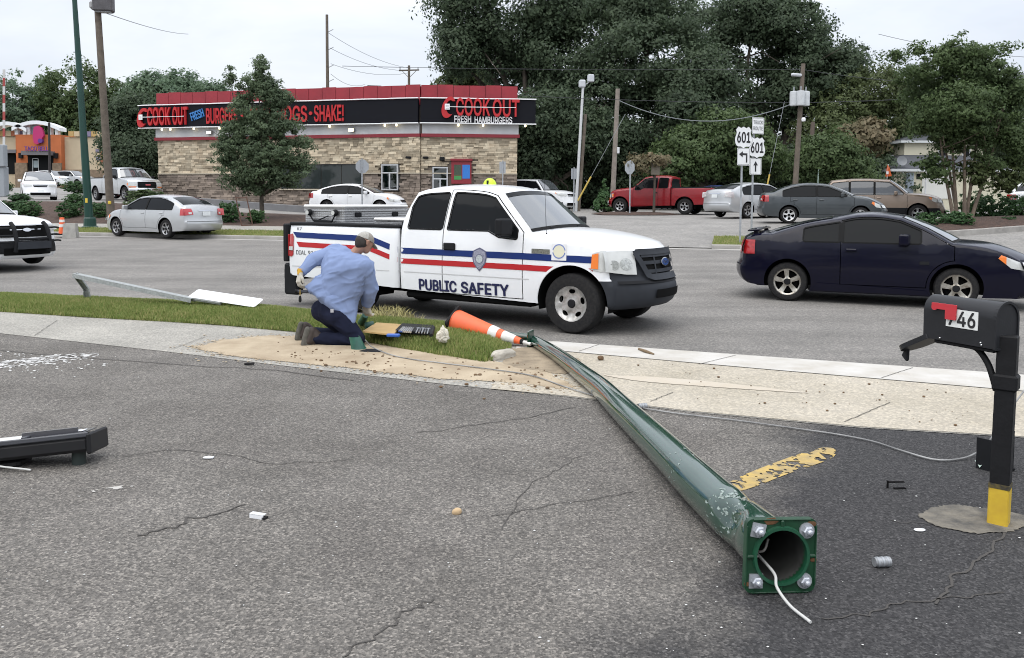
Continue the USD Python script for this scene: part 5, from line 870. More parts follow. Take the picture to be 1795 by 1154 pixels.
# ---------------------------------------------------------------- pickups
def pickup(name, label, cat, loc, yaw, body, WB=3.683, bedend=-5.0, cabrear=-2.76, dz=0.0, front='plain', group=None, crew=True, wheelkind='steel', R=.385, rimm=None, rail=blackpl, sc=1.0, detail=False):
    V = Vehicle(name, label, cat, loc, yaw, 1.0 * sc, 1.29 * 1, .72 * sc, 1.84, r=.07, tf=(-.3, .9, .10), tb=(bedend + .6, .6, .03), group=group)
    NX = .05 if front == 'dark' else 0.0
    nose_m = blackpl if front == 'dark' else chrome
    segs = [('nose', [(.44, .32, .27 + NX, 0), (.52, .36, .32 + NX, 0), (.55, .48, .36 + NX, 0), (.55, .62, .36 + NX, 0), (.50, .70, .34 + NX, 0), (.48, .74, .33 + NX, 0), (.46, .95, .31 + NX, 0), (.43, 1.06, .30 + NX, 0)]),
            ('hood', [(.43, 1.06, .30 + NX, 0), (.38, 1.12, .28 + NX, .02), (.2, 1.175, .18, .05), (-.2, 1.23, .12, .07), (-.64, 1.27, .14, .05)]),
            ('windscreen', [(-.64, 1.27, .14, .05), (-1.21, 1.79, .06, .05)]),
            ('roof', [(-1.21, 1.79, .06, .05), (-1.45, 1.845, 0, .05), (-1.9, 1.87, 0, .05), (-2.4, 1.85, 0, .05), (-2.62, 1.80, 0, .04)]),
            ('cab_back', [(-2.62, 1.80, 0, .04), (cabrear + .03, 1.5, 0, 0), (cabrear, 1.28, 0, 0), (cabrear, .42, 0, 0)])]
    cab = Shell(segs, [(-.55, .36), (.36, .36)]); arch_f, arch_r = circle(0, .40, .475), circle(-WB, .40, .475)
    green = cab.poly.intersection(sbox(-9, 1.285, 9, 9)).difference(cab.top.buffer(.085)); xb = -1.97
    win_f = green.intersection(sbox(xb + .05, 0, -.70, 9)).union(Polygon([(-1.28, 1.30), (-.80, 1.30), (-.80, 1.185), (-1.08, 1.205), (-1.22, 1.27)])).buffer(.02).buffer(-.02).buffer(-.02).buffer(.02)
    win_r = green.intersection(sbox(cabrear + .15, 0, xb - .05, 9)).buffer(-.035).buffer(.035)
    door = sbox(-1.99, .40, -.70, 1.83).intersection(cab.poly.difference(cab.top.buffer(.04))).difference(arch_f.buffer(.03)); rdoor = sbox(cabrear + .03, .40, -2.0, 1.83).intersection(cab.poly.difference(cab.top.buffer(.04)))
    skin = cab.poly.difference(unary_union([arch_f, win_f, win_r, sbox(-9, 0, -2.0 + 0, 2).intersection(sbox(0, 0, 0, 0))])).difference(door.exterior.buffer(.006))
    if front == 'dark':
        bump = Polygon([(.24, .30), (.7, .30), (.7, .68), (.30, .68), (.36, .62)]).buffer(.001); skin = skin.difference(sbox(.28, 0, 1, .69)); 
        V.side('front_bumper', cab, cab.poly.intersection(sbox(.28, 0, 1, .684)).difference(arch_f), greypl, rings=True, label='dark grey moulded front bumper')
    V.side('cab_body', cab, skin.difference(door), body, rings=True); d = V.side('door', cab, door.buffer(-.006).difference(win_f), body, rings=True)
    V.side('door_window', cab, win_f, glass, -.012, parent=d); V.side('window_seal', cab, win_f.buffer(.018).difference(win_f), seal, .003, parent=d)
    V.side('quarter_window', cab, win_r, glass, -.012); V.side('window_seal', cab, win_r.buffer(.018).difference(win_r), seal, .003)
    V.cap('hood', cab, 'hood', body, n=21); V.cap('roof', cab, 'roof', body); V.cap('cab_back_panel', cab, 'cab_back', body); V.cap('rear_window', cab, 'cab_back', glass, s0=.06, s1=.38, t0=-.85, t1=.85, off=.006)
    V.cap('windscreen_frame', cab, 'windscreen', body, mrows=3); ws = V.cap('windscreen', cab, 'windscreen', wsglass, s0=.05, s1=.97, t0=-.95, t1=.95, off=.006, mrows=3)
    V.cap('tint_band', cab, 'windscreen', glass, s0=.86, s1=.96, t0=-.94, t1=.94, off=.009, mrows=3, parent=ws); V.cap('cowl', cab, 'windscreen', seal, s0=.0, s1=.07, t0=-.97, t1=.97, off=.010, mrows=2)
    N = 'nose'; V.cap('front_panel', cab, N, greypl if front == 'dark' else body, n=25)
    # grille, lamps, bumper
    if front == 'dark':
        gr = Polygon([(-.57, 1.085), (.57, 1.085), (.62, 1.02), (.47, .73), (.38, .69), (-.38, .69), (-.47, .73), (-.62, 1.02)]); inner = gr.buffer(-.075); V.face('grille_surround', cab, N, gr.difference(inner), greypl, .045)
        g = V.face('grille_mesh', cab, N, inner, under, .020)
        for z in (.80, .91, 1.0): V.face('grille_bar', cab, N, sbox(-.5, z - .022, .5, z + .022).intersection(inner), greypl, .036, parent=g)
        for y_ in (-.27, .27): V.face('grille_bar', cab, N, sbox(y_ - .014, .7, y_ + .014, 1.06).intersection(inner), greypl, .038, parent=g)
        V.face('air_intake', cab, N, sbox(-.36, .47, .36, .56).buffer(.01), under, .010); V.face('bumper_lip', cab, N, sbox(-.83, .655, .83, .69), blackpl, .012)
        bd = V.face('maker_badge', cab, N, shapely.affinity.scale(Point(0, .905).buffer(1, 12), .115, .048), M('badge_blue', (.02, .05, .16), .2, .2, coat=.8), .052); V.face('badge_rim', cab, N, shapely.affinity.scale(Point(0, .905).buffer(1, 12), .128, .057).difference(shapely.affinity.scale(Point(0, .905).buffer(1, 12), .112, .046)), chrome, .053, parent=bd)
        tx = text('Ford', .04, .001, True, width=.13, slant=.25); v = np.array(tx.vertices); v = np.column_stack([V.face_xy(cab, N, -(v[:, 0] - .065), .887 + v[:, 1], .055), v[:, 0] - .065, .887 + v[:, 1]]); V.t.add('badge_lettering', T(v, tx.faces), chrome, False, parent=bd)
        for sd_ in (-1, 1):
            hp = Polygon([(.575, .765), (.575, 1.066), (.985, 1.062), (.985, .815), (.70, .77)]); hp = shapely.affinity.scale(hp, sd_, 1, origin=(0, 0)); lm = V.t.add('headlight', [V.face_mesh(cab, N, hp, .012), V.side_mesh(cab, Polygon([(.27, .83), (.285, 1.03), (.40, 1.07), (.5, 1.06), (.53, .82), (.40, .805)]).intersection(cab.poly), .008, (sd_,), True)], lampclear, 30)
            V.t.add('indicator_lens', V.side_mesh(cab, Polygon([(.275, .845), (.288, 1.02), (.37, 1.04), (.37, .84)]), .016, (sd_,), True), lampamber, 30, parent=lm)
            for yy, zz, rr in ((.70, .90, .075), (.84, .89, .06)): c = sd_ * yy; V.t.add('reflector_bowl', V.face_mesh(cab, N, Point(c, zz).buffer(rr, 10), .016), M('reflector', (.62, .63, .6), .12, .6, vary=(40, .5)), 30, parent=lm)
    else:
        gr = sbox(-.5, .74, .5, 1.03).buffer(.02); g = V.face('grille', cab, N, gr, under, .02)
        if front == 'cross':
            V.face('grille_bar', cab, N, sbox(-.52, .86, .52, .91), body, .035, parent=g); V.face('grille_bar', cab, N, sbox(-.03, .74, .03, 1.03), body, .037, parent=g)
        else:
            for z in (.82, .90, .97): V.face('grille_bar', cab, N, sbox(-.5, z - .012, .5, z + .012), blackpl, .032, parent=g)
            V.face('grille_badge', cab, N, sbox(-.14, .85, .14, .93), lampred, .045, parent=g)
        for sd_ in (-1, 1):
            hp = shapely.affinity.scale(sbox(.56, .80, .93, 1.0), sd_, 1, origin=(0, 0)); lm = V.t.add('headlight', [V.face_mesh(cab, N, hp, .012), V.side_mesh(cab, sbox(.34, .82, .47, 1.0), .008, (sd_,), True)], lampclear, 30); V.t.add('indicator_lens', [V.face_mesh(cab, N, shapely.affinity.scale(sbox(.6, .735, .93, .79), sd_, 1, origin=(0, 0)), .012), V.side_mesh(cab, sbox(.34, .84, .42, .98), .014, (sd_,), True)], lampamber, 30, parent=lm)
        V.t.add('front_bumper', [V.face_mesh(cab, N, sbox(-.95, .42, .95, .66), .05)], nose_m, 30)
        V.face('air_intake', cab, N, sbox(-.5, .36, .5, .44), under, .055)
    # bed
    bs = [('head', [(cabrear - .035, .42, 0, 0), (cabrear - .03, 1.29, 0, 0)]), ('rail', [(cabrear - .03, 1.29, 0, 0), (bedend + .06, 1.30, 0, 0)]), ('tail', [(bedend + .06, 1.30, 0, 0), (bedend, 1.24, 0, 0), (bedend, .56, 0, 0), (bedend + .03, .5, 0, 0)])]
    V.t.add('cab_gap', bx(.03, 2 * V.W - .16, .86, (cabrear - .014, 0, .86)), under)
    bed = Shell(bs, []); V.side('bed_side', bed, bed.poly.difference(arch_r), body, rings=True)
    w_in = V.W - .22; L0, L1 = bedend + .05, cabrear - .05; cx, ln = (L0 + L1) / 2, L1 - L0
    V.t.add('bed_floor', [bx(ln, w_in * 2, .04, (cx, 0, .80)), bx(ln, .03, .5, (cx, w_in, 1.03)), bx(ln, .03, .5, (cx, -w_in, 1.03)), bx(.04, w_in * 2, .5, (L1, 0, 1.03))], blackpl)
    for sd_ in (-1, 1): V.t.add('rail_cap', bx(ln + .06, .19, .05, (cx, sd_ * (V.W - .135), 1.305), ch=.015), rail)
    V.t.add('tailgate', bx(.06, w_in * 2 + .24, .70, (bedend + .03, 0, .93), ch=.012), body if front != 'dark' else body)
    if front == 'dark':
        V.t.add('tailgate_guard', bx(.10, 1.88, .60, (bedend - .10, 0, 1.0), ch=.02), blackpl, label='black panel hung on the tailgate')
        V.t.add('rear_step', [bx(.22, 1.75, .2, (bedend - .1, 0, .50), ch=.03), bx(.3, .16, .5, (bedend - .05, -.8, .42), ch=.03)], blackpl)
    else: V.t.add('rear_bumper', [bx(.16, 1.85, .2, (bedend - .05, 0, .52), ch=.04)], chrome); V.t.add('number_plate', bx(.01, .3, .15, (bedend - .145, 0, .55)), platew)
    for sd_ in (-1, 1):
        lp = Polygon([(bedend + .005, .80), (bedend + .005, 1.13), (bedend + .11, 1.15), (bedend + .14, 1.10), (bedend + .14, .82), (bedend + .09, .79)]); lm = V.t.add('tail_light', [V.side_mesh(bed, lp, .008, (sd_,), True), bx(.014, .16, .34, (bedend - .004, sd_ * .88, .965), ch=.005)], lampred, 30)
        V.t.add('reversing_lens', V.side_mesh(bed, sbox(bedend + .005, .89, bedend + .13, .95), .014, (sd_,), True), lampclear, 30, parent=lm)
    V.t.add('chassis', [bx(4.4, .9, .22, (-1.9, 0, .42)), bx(2.1, 1.84, .10, (-1.65, 0, .34), ch=.03), bx(-(bedend - cabrear) - .1, 1.3, .3, ((bedend + cabrear) / 2, 0, .62)), cyl((-WB, -.8, R), (-WB, .8, R), .06)], under)
    V.housing((0, -WB), .40, .475, 1.2); V.wheels((0, -WB), R, .225, .26, wheelkind, rimm or alloy, hubm=blackpl, track=V.W - .025)
    V.mirror(-.90, 1.30, blackpl, (.11, .24, .22) if detail else (.1, .2, .16), .07); V.handle(cab, -1.87, 1.05, size=(.2, .1) if detail else (.17, .05))
    V.cab, V.bed = cab, bed; return V

# ---------------------------------------------------------------- cars
def car(name, label, loc, yaw, body, WB=2.75, fo=.80, ro=1.0, W=.89, zb=.95, zr=1.45, Wr=.58, zn=.70, zc=.98, cx=-.35, rf=-1.15, rr=-2.45, dx=-3.1, dz=1.02, kind='sedan', R=.32, rim=.215, spokes=5, pillars=(-1.55,), cat='car', bx_f=.26, dz_gap=.0, grille='dark',
        lamp=((.42, .52), (.80, .72)), tail_lamp=None, group=None, cell=.14, handle_m=None, roofrails=False, cladding=None, lampm=None, rimm=None, winrear=None, wshade=None, r=.07, tint=None, spoiler=False, winfront=None, mirx=None, mirs=(.11, .20, .15), taillampm=None, bottom=.22, coupe=False, plate=False, trunkz=None):
    V = Vehicle(name, label, cat, loc, yaw, W, zb, Wr, zr, r=r, tf=(.0, fo, .14), tb=(-WB - ro + .75, .75, .10), group=group, cell=cell)
    E = -WB - ro; tz = dz if trunkz is None else trunkz
    segs = [('nose', [(fo - .10, bottom, bx_f - .03, 0), (fo - .01, bottom + .08, bx_f, 0), (fo, .45, bx_f, 0), (fo - .05, .58, bx_f - .01, 0), (fo - .14, zn, bx_f - .04, 0)]),
            ('hood', [(fo - .14, zn, bx_f - .04, 0), (fo - .34, zn + (zc - zn) * .42, .16, .04), ((fo + cx) / 2 - .1, zn + (zc - zn) * .78, .13, .05), (cx, zc, .16, .03)]),
            ('windscreen', [(cx, zc, .16, .03), ((cx + rf) / 2 - .0, (zc + zr - .05) / 2 + .025, .11, .04), (rf, zr - .05, .06, .04)]),
            ('roof', [(rf, zr - .05, .06, .04), (rf * .66 + rr * .34, zr - .004, 0, .04), (rf * .3 + rr * .7, zr - .01, 0, .04), (rr, zr - .07, -.04, .04)])]
    if kind == 'suv':
        segs += [('rear_window', [(rr, zr - .07, -.04, .04), (dx, dz, -.09, 0)]), ('tail', [(dx, dz, -.09, 0), (E + .03, dz - .25, -.10, 0), (E, .58, -.12, 0), (E + .05, .40, -.12, 0), (E + .16, .30, -.1, 0)])]
    else:
        segs += [('rear_window', [(rr, zr - .07, -.04, .04), ((rr + dx) / 2, (zr - .07 + dz) / 2 + .035, -.07, .03), (dx, dz, -.12, .03)]), ('trunk', [(dx, dz, -.12, .03), ((dx + E) / 2, (dz + tz) / 2 + .01, -.10, .03), (E + .11, tz - .02, -.10, .01)]),
                 ('tail', [(E + .11, tz - .02, -.10, .01), (E + .06, tz - .16, -.12, 0), (E + .035, .66, -.13, 0), (E, .58, -.14, 0), (E, .46, -.14, 0), (E + .05, .34, -.13, 0), (E + .14, .27, -.12, 0)])]
    S = Shell(segs, [(-WB - .30, .24), (-WB + .36, bottom - .02), (-.36, bottom - .02), (.36, bottom)])
    ra = R + .055; arches = unary_union([circle(0, R + .01, ra), circle(-WB, R + .01, ra)])
    g = S.poly.intersection(sbox(-9, zb, 9, 9)).difference(S.top.buffer(.085 if not coupe else .075))
    lim = winrear if winrear is not None else (dx + .35 if kind != 'suv' else E + .28)
    g = g.intersection(Polygon([(9, 0), (lim, 0), (lim + (.30 if kind != 'suv' else .16), 9), (9, 9)])).intersection(sbox(-9, 0, winfront or cx - .12, 9)).buffer(-.03).buffer(.03)
    for p in pillars: g = g.difference(sbox(p - .035, 0, p + .035, 9))
    g = unary_union([k for k in getattr(g, 'geoms', [g]) if k.area > .012])
    wins = list(getattr(g, 'geoms', [g])); wins.sort(key=lambda k: -k.centroid.x)
    ins = S.poly.difference(S.top.buffer(.05))
    xs = [cx - .02] + list(pillars)
    ends = list(pillars[:1]) + ([pillars[1] - .12 if len(pillars) > 1 else max(dx + .12, -WB + .05)] if not coupe else [])
    doors = []
    for k, (a, b) in enumerate(zip([cx + .02] + [pillars[0]], ends)):
        if b >= a: continue
        doors.append(sbox(b, bottom + .12, a, 9).intersection(ins).difference(arches.buffer(.05)).difference(sbox(-9, 0, -WB + R * .55, .8) if k else Polygon()))
    cut = unary_union([d.exterior.buffer(.006) for d in doors] + [arches, g])
    full = S.poly
    clad = full.intersection(sbox(-9, 0, 9, cladding)) if cladding else None
    skin = full.difference(cut); 
    if clad is not None:
        V.side('lower_cladding', S, clad.difference(cut), blackpl if cladding else body, rings=True, off=.004); skin = skin.difference(clad)
    V.side('body_side', S, skin.difference(unary_union(doors)) if doors else skin, body, rings=True)
    gl = tint or glass
    for k, d in enumerate(doors):
        dd = d.buffer(-.006).difference(g); dd = dd.difference(clad) if clad is not None else dd; V.side('door', S, dd, body, rings=True)
        hx = (ends[k] + .16)
        V.handle(S, hx, zb - .13, handle_m or body, size=(.17, .04))
    for wn in wins: V.side('side_window', S, wn, gl, -.012)
    V.side('window_trim', S, g.buffer(.02).difference(g).intersection(S.poly), seal, .003)
    for p in pillars: V.side('door_pillar', S, sbox(p - .04, zb, p + .04, zr).intersection(S.poly.difference(S.top.buffer(.085))), seal, .002)
    V.cap('hood', S, 'hood', body, n=21); V.cap('roof', S, 'roof', body); V.cap('windscreen_frame', S, 'windscreen', seal, mrows=5); V.cap('windscreen', S, 'windscreen', wsglass, s0=.05, s1=.97, t0=-.94, t1=.94, off=.006, mrows=5)
    if trunkz is not None or kind != 'suv': V.cap('boot_lid', S, 'trunk', body)
    V.cap('rear_window_frame', S, 'rear_window', body, mrows=5); V.cap('rear_window', S, 'rear_window', gl if kind == 'suv' else glass, s0=.08, s1=.92, t0=-.90, t1=.90, off=.006, mrows=5)
    V.cap('front_panel', S, 'nose', body, n=25); V.cap('tail_panel', S, 'tail', body, n=25)
    # front furniture
    N = 'nose'; zt = zn - .03
    gw = W * .42
    gp = Polygon([(-gw, zt - .02), (gw, zt - .02), (gw * .86, zt - .15), (-gw * .86, zt - .15)]); gg = V.face('grille', S, N, gp, under if grille == 'dark' else chrome, .010)
    V.face('grille_bar', S, N, sbox(-gw * .9, zt - .095, gw * .9, zt - .075), chrome, .016, parent=gg); V.face('air_intake', S, N, sbox(-W * .55, bottom + .10, W * .55, bottom + .22).buffer(.02), under, .008)
    for sd_ in (-1, 1):
        ys, zs = (W * .47, W * .93), (zt - .13, zt + .0); hp = shapely.affinity.scale(Polygon([(ys[0], zs[0]), (ys[0], zs[1] - .02), (ys[1], zs[1]), (ys[1], zs[0] + .02)]), sd_, 1, origin=(0, 0))
        sp = Polygon([(fo - .08, zt - .13), (fo - .14, zt - .005), (fo - .40, zn + (zc - zn) * .30), (fo - .44, zn + .02), (fo - .26, zt - .10)]); lm = V.t.add('headlight', [V.face_mesh(S, N, hp, .010), V.side_mesh(S, sp.intersection(S.poly), .008, (sd_,), True)], lampm or lampclear, 30)
        V.t.add('indicator_lens', V.side_mesh(S, sp.intersection(sbox(-9, 0, fo - .33, 9)).intersection(S.poly), .014, (sd_,), True), lampamber, 30, parent=lm)
    # tail furniture
    tl = tail_lamp or ((tz - .30, tz - .06) if kind != 'suv' else (dz - .30, dz + .02))
    for sd_ in (-1, 1):
        hp = shapely.affinity.scale(Polygon([(W * .58, tl[0] + .03), (W * .62, tl[1]), (W * .97, tl[1]), (W * .97, tl[0])]), sd_, 1, origin=(0, 0)); sp = sbox(E, tl[0], E + .26, tl[1]).intersection(S.poly); lm = V.t.add('tail_light', [V.face_mesh(S, 'tail', hp, .010), V.side_mesh(S, sp, .008, (sd_,), True)], taillampm or lampred, 30)
        V.t.add('reversing_lens', V.face_mesh(S, 'tail', shapely.affinity.scale(sbox(W * .64, tl[0] + .05, W * .76, tl[0] + .12), sd_, 1, origin=(0, 0)), .016), lampclear, 30, parent=lm)
    pz = (tl[0] + tl[1]) / 2 - (.05 if kind != 'suv' else .12); V.face('number_plate', S, 'tail', sbox(-.16, pz - .08, .16, pz + .07), platew, .014); V.face('plate_garnish', S, 'tail', sbox(-.32, pz + .09, .32, pz + .12), chrome, .018)
    if plate: V.face('number_plate', S, N, sbox(-.16, bottom + .24, .16, bottom + .39), platew, .014)
    V.face('bumper_line', S, 'tail', sbox(-W * .86, .592, W * .86, .604), seal, .006)
    if roofrails:
        for sd_ in (-1, 1):
            xs_ = np.linspace(rf - .15, rr + .1, 9); V.t.add('roof_rail', tube(np.column_stack([xs_, np.full(9, sd_ * (Wr - .06)), np.full(9, zr + .045) - .05 * np.abs(np.linspace(-1, 1, 9)) ** 4]), .018, 8), blackpl)
    V.t.add('floor_pan', [bx(-E + fo - .55, W * 1.5, .18, ((E + fo) / 2, 0, .32)), bx(WB - 2 * ra + .1, W * 1.86, .08, (-WB / 2, 0, bottom + .04))], under)
    V.housing((0, -WB), R + .01, ra, 1.0, W * .6); V.wheels((0, -WB), R, rim, .21, spokes, rimm or alloy, track=W - .035)
    V.mirror(mirx or cx - .38, zb + .02, body, mirs, .05, arm=blackpl)
    V.S = S; V.E = E; return V

# ---------------------------------------------------------------- vehicles of the place
white_p = paint('white_car_paint', (.76, .77, .78), dirt=.06); silver_p = paint('silver_car_paint', (.46, .47, .475), .55, .28, .06); navy_p = M('dark_blue_car_paint', (.0028, .0028, .0085), .16, 0, .22, .12, vary=(2.3, .15)); grey_p = paint('graphite_car_paint', (.055, .062, .066), .35, .28); gold_p = paint('tan_car_paint', (.26, .20, .155), .45, .35); red_p = paint('red_car_paint', (.23, .008, .013), .1, .28, .15); blue_p = paint('blue_car_paint', (.02, .03, .10), .3, .28)

# the white pickup of the public safety department
F = pickup('pickup_truck', 'white pickup with blue and red side stripes and PUBLIC SAFETY lettering, beside kneeling man', 'pickup truck', (1.254, 11.469, .0), -.547, white_p, front='dark', detail=True, wheelkind='steel', rimm=M('painted_steel_rim', (.50, .49, .47), .4, .55, vary=(16, .35, (.25, .24, .22))))
stripe_b, stripe_r = M('stripe_blue', (.006, .022, .12), .4, spec=.3), M('stripe_red', (.40, .018, .022), .4, spec=.3); ink = M('lettering_navy', (.012, .014, .055), .4)
def line_band(pts, a, b): return Polygon([(x, z + a) for x, z in pts] + [(x, z + b) for x, z in pts[::-1]])
bl = [(-4.90, 1.145), (-3.29, 1.125), (-2.80, .985), (-2.70, .975), (-.7, .975), (.33, .965)]
for shell, clip in ((F.bed, sbox(-9, 0, -2.80, 3)), (F.cab, sbox(-2.75, 0, 9, 3))):
    blue = line_band(bl, -.055, .03).difference(Polygon([(-4.95, 1.0), (-4.95, 1.18), (-4.90, 1.18), (-4.78, 1.07)])).difference(Polygon([(.36, .9), (.36, .965), (.28, .905)]))
    red = line_band([(x, z - .165) for x, z in bl], -.03, .045).difference(Polygon([(-5, .9), (-5, 1.08), (-4.82, 1.05), (-4.70, .9)])).intersection(sbox(-4.8, 0, .30, 2)).difference(circle(0, .40, .505))
    F.side('blue_stripe', shell, blue.intersection(clip), stripe_b, .0035); F.side('red_stripe', shell, red.intersection(clip), stripe_r, .0035)
    if shell is F.cab: F.side('wheel_arch_flare', shell, circle(0, .40, .505).difference(circle(0, .40, .478)).intersection(F.cab.poly).intersection(sbox(-9, .36, .272, 2)), white_p, .012)
def side_text(V, sh, s, x, z, hgt, width, m, name, label=None, bold=True):
    t = text(s, hgt, .001, bold, width=width); t = bold2(t, .011) if bold else t; v = np.array(t.vertices); X_, Z_ = x + v[:, 0], z + v[:, 1]; V.t.add(name, T(np.column_stack([X_, -(V.y(sh, X_, Z_) + .004 + v[:, 2]), Z_]), t.faces), m, False, label=label)
side_text(F, F.cab, 'PUBLIC', -2.40, .425, .145, .64, ink, 'lettering'); side_text(F, F.cab, 'SAFETY', -1.68, .425, .145, .76, ink, 'lettering')
side_text(F, F.bed, 'DIAL 911', -4.80, .83, .065, .44, M('lettering_dark', (.03, .03, .035), .5), 'small_lettering', bold=False); side_text(F, F.bed, 'K7', -4.80, 1.205, .045, .10, M('lettering_dark', (.03, .03, .035)), 'small_lettering', bold=False)
badge = Polygon([(-.115, .02), (-.10, .10), (-.05, .125), (0, .145), (.05, .125), (.10, .10), (.115, .02), (.095, -.06), (.05, -.12), (0, -.17), (-.05, -.12), (-.095, -.06)]); sh_ = lambda p, k=1.0: shapely.affinity.translate(shapely.affinity.scale(p, k, k, origin=(0, 0)), -1.37, .905)
bp = F.side('door_badge', F.cab, sh_(badge, 1.02), M('badge_edge', (.10, .10, .16), .3), .006); F.side('badge_field', F.cab, sh_(badge, .88), M('badge_grey', (.36, .36, .44), .35, .3, vary=(60, .5)), .008, parent=bp); F.side('badge_seal', F.cab, sh_(Point(0, -.005).buffer(.055)), M('badge_seal_grey', (.5, .54, .55), .4, vary=(80, .4)), .010, parent=bp); F.side('badge_ring', F.cab, sh_(Point(0, -.005).buffer(.062).difference(Point(0, -.005).buffer(.054))), M('badge_edge', (.10, .10, .16)), .011, parent=bp)
F.side('fender_emblem', F.cab, sbox(-.56, 1.012, -.30, 1.062).buffer(.004), M('emblem_grey', (.24, .24, .2), .35, .6, vary=(70, .6)), .007, sides=(-1, 1)); st = F.side('round_sticker', F.cab, sbox(-.27, .93, -.06, 1.14), M('sticker_pale', (.66, .66, .66), .5), .0045); F.side('sticker_seal', F.cab, Point(-.165, 1.045).buffer(.078), M('sticker_cream', (.62, .60, .45), .5), .006, parent=st)
F.side('sticker_ring', F.cab, Point(-.165, 1.045).buffer(.092).difference(Point(-.165, 1.045).buffer(.079)).difference(sbox(-.4, 1.03, 0, 1.06)), M('sticker_blue', (.12, .18, .42), .5), .007, parent=st)
F.side('body_crease', F.cab, line_band([(-2.75, .665), (-.60, .665)], -.006, .006), M('crease_shadow_gap', (.5, .5, .5), .5), .002); F.side('body_crease', F.bed, line_band([(-4.98, .64), (-4.2, .655)], -.006, .006).union(line_band([(-3.18, .66), (-2.79, .665)], -.006, .006)), M('crease_shadow_gap', (.5, .5, .5)), .002)
F.t.add('aerial', cyl((-.42, -.86, 1.21), (-.46, -.86, 2.02), .0035, .002, 6), blackpl); F.t.add('aerial_base', lathe([(.035, 0), (.02, .03), (.008, .07), (0, .07)], 12, None, (-.42, -.86, 1.2)), blackpl)
for a, b in (((-.60, -.45, 1.325), (-.83, .12, 1.50)), ((-.58, .28, 1.335), (-.80, .62, 1.46))):
    F.t.add('wiper', tube(spline([np.array(a) + (0.10, -.1, .0), np.array(a) + (.02, 0, .015), np.array(b) * .5 + np.array(a) * .5 + (.03, 0, 0), b], 4), .011, 6), blackpl)
diamond = usdkit.material(stage, '/World/Looks/diamond_plate', {'tc': ('texture_coordinate', {}), 'v': ('voronoi_texture', {'scale': 26, 'metric': 'manhattan', 'randomness': .15}), 'r': ('rgb_ramp', {'ramp': [(.0, (.72, .72, .72)), (.5, (.42, .42, .42))]}), 'b': ('bump', {'strength': .5, 'distance': .01}), 'p': ('principled_bsdf', {'metallic': .85, 'roughness': .42})},
    [('tc.object', 'v.vector'), ('v.distance', 'r.fac'), ('r.color', 'p.base_color'), ('v.distance', 'b.height'), ('b.normal', 'p.normal')], surface='p.BSDF')
def on_truck(x, y, z): return np.array([1.254, 11.469, 0]) + rotz(-.547) @ np.array([x, y, z])
tb = Thing('tool_box', 'big diamond plate aluminium tool box across the rear of the white pickup bed', 'tool box', on_truck(-4.42, 0, .83), -.547)
lidm = M('box_lid_aluminium', (.70, .69, .67), .35, .4, vary=(4, .12)); tb.add('box_body', bx(.82, 1.52, .70, (0, 0, .36), ch=.01), diamond); tb.add('box_lid', bx(.87, 1.57, .055, (0, 0, .745), ch=.02), lidm); tb.add('lid_flange', bx(.845, 1.545, .05, (0, 0, .69), ch=.005), diamond)
for y_ in (-.45, .45): tb.add('latch', bx(.02, .14, .07, (.42, y_, .62), ch=.005), blackpl)
t2 = Thing('tool_box', 'small low silver tool box behind the pickup cab', 'tool box', on_truck(-3.10, -.58, .83), -.547); t2.add('box_body', bx(.52, .44, .54, (-.02, 0, .27), ch=.01), diamond); t2.add('box_lid', bx(.60, .50, .05, (.02, 0, .565), ch=.02), lidm)
rk = Thing('lamp_rack', 'black bar with two small flood lamps on the side of the big tool box', 'lamp bar', on_truck(-4.42, -.80, 1.31), -.547)
rk.add('rack_bar', [cyl((-.20, 0, .05), (.20, 0, .04), .014, None, 8), cyl((-.20, 0, .05), (-.28, .0, .14), .012, None, 8), cyl((.20, 0, .04), (.26, 0, .14), .012, None, 8), bx(.36, .03, .05, (0, 0, .02)), cyl((-.1, 0, .05), (.12, 0, .12), .010, None, 6)], blackpl)
for x in (-.28, .26): l = rk.add('flood_lamp', tr(lathe([(0, -.03), (.042, -.03), (.052, .03), (.045, .04), (0, .03)], 14, axis='y'), None, (x, -.02, .17)), blackpl); rk.add('lamp_face', tr(lathe([(0, -.034), (.036, -.034)], 14, axis='y'), None, (x, -.02, .17)), lampclear, parent=l)
hv = Thing('beacon', 'small lime yellow dome standing on the white pickup roof', 'beacon', on_truck(-2.05, .30, 1.905), -.547); hv.add('dome', lathe([(.10, 0), (.097, .04), (.075, .08), (.04, .108), (0, .115)], 24), M('lime_yellow', (.52, .72, .03), .4)); hv.add('dark_band', lathe([(.102, -.012), (.105, .010), (.101, .014)], 24), blackpl); hv.add('dark_mark', bx(.028, .02, .06, (.02, -.092, .05), rz=-.2), blackpl)

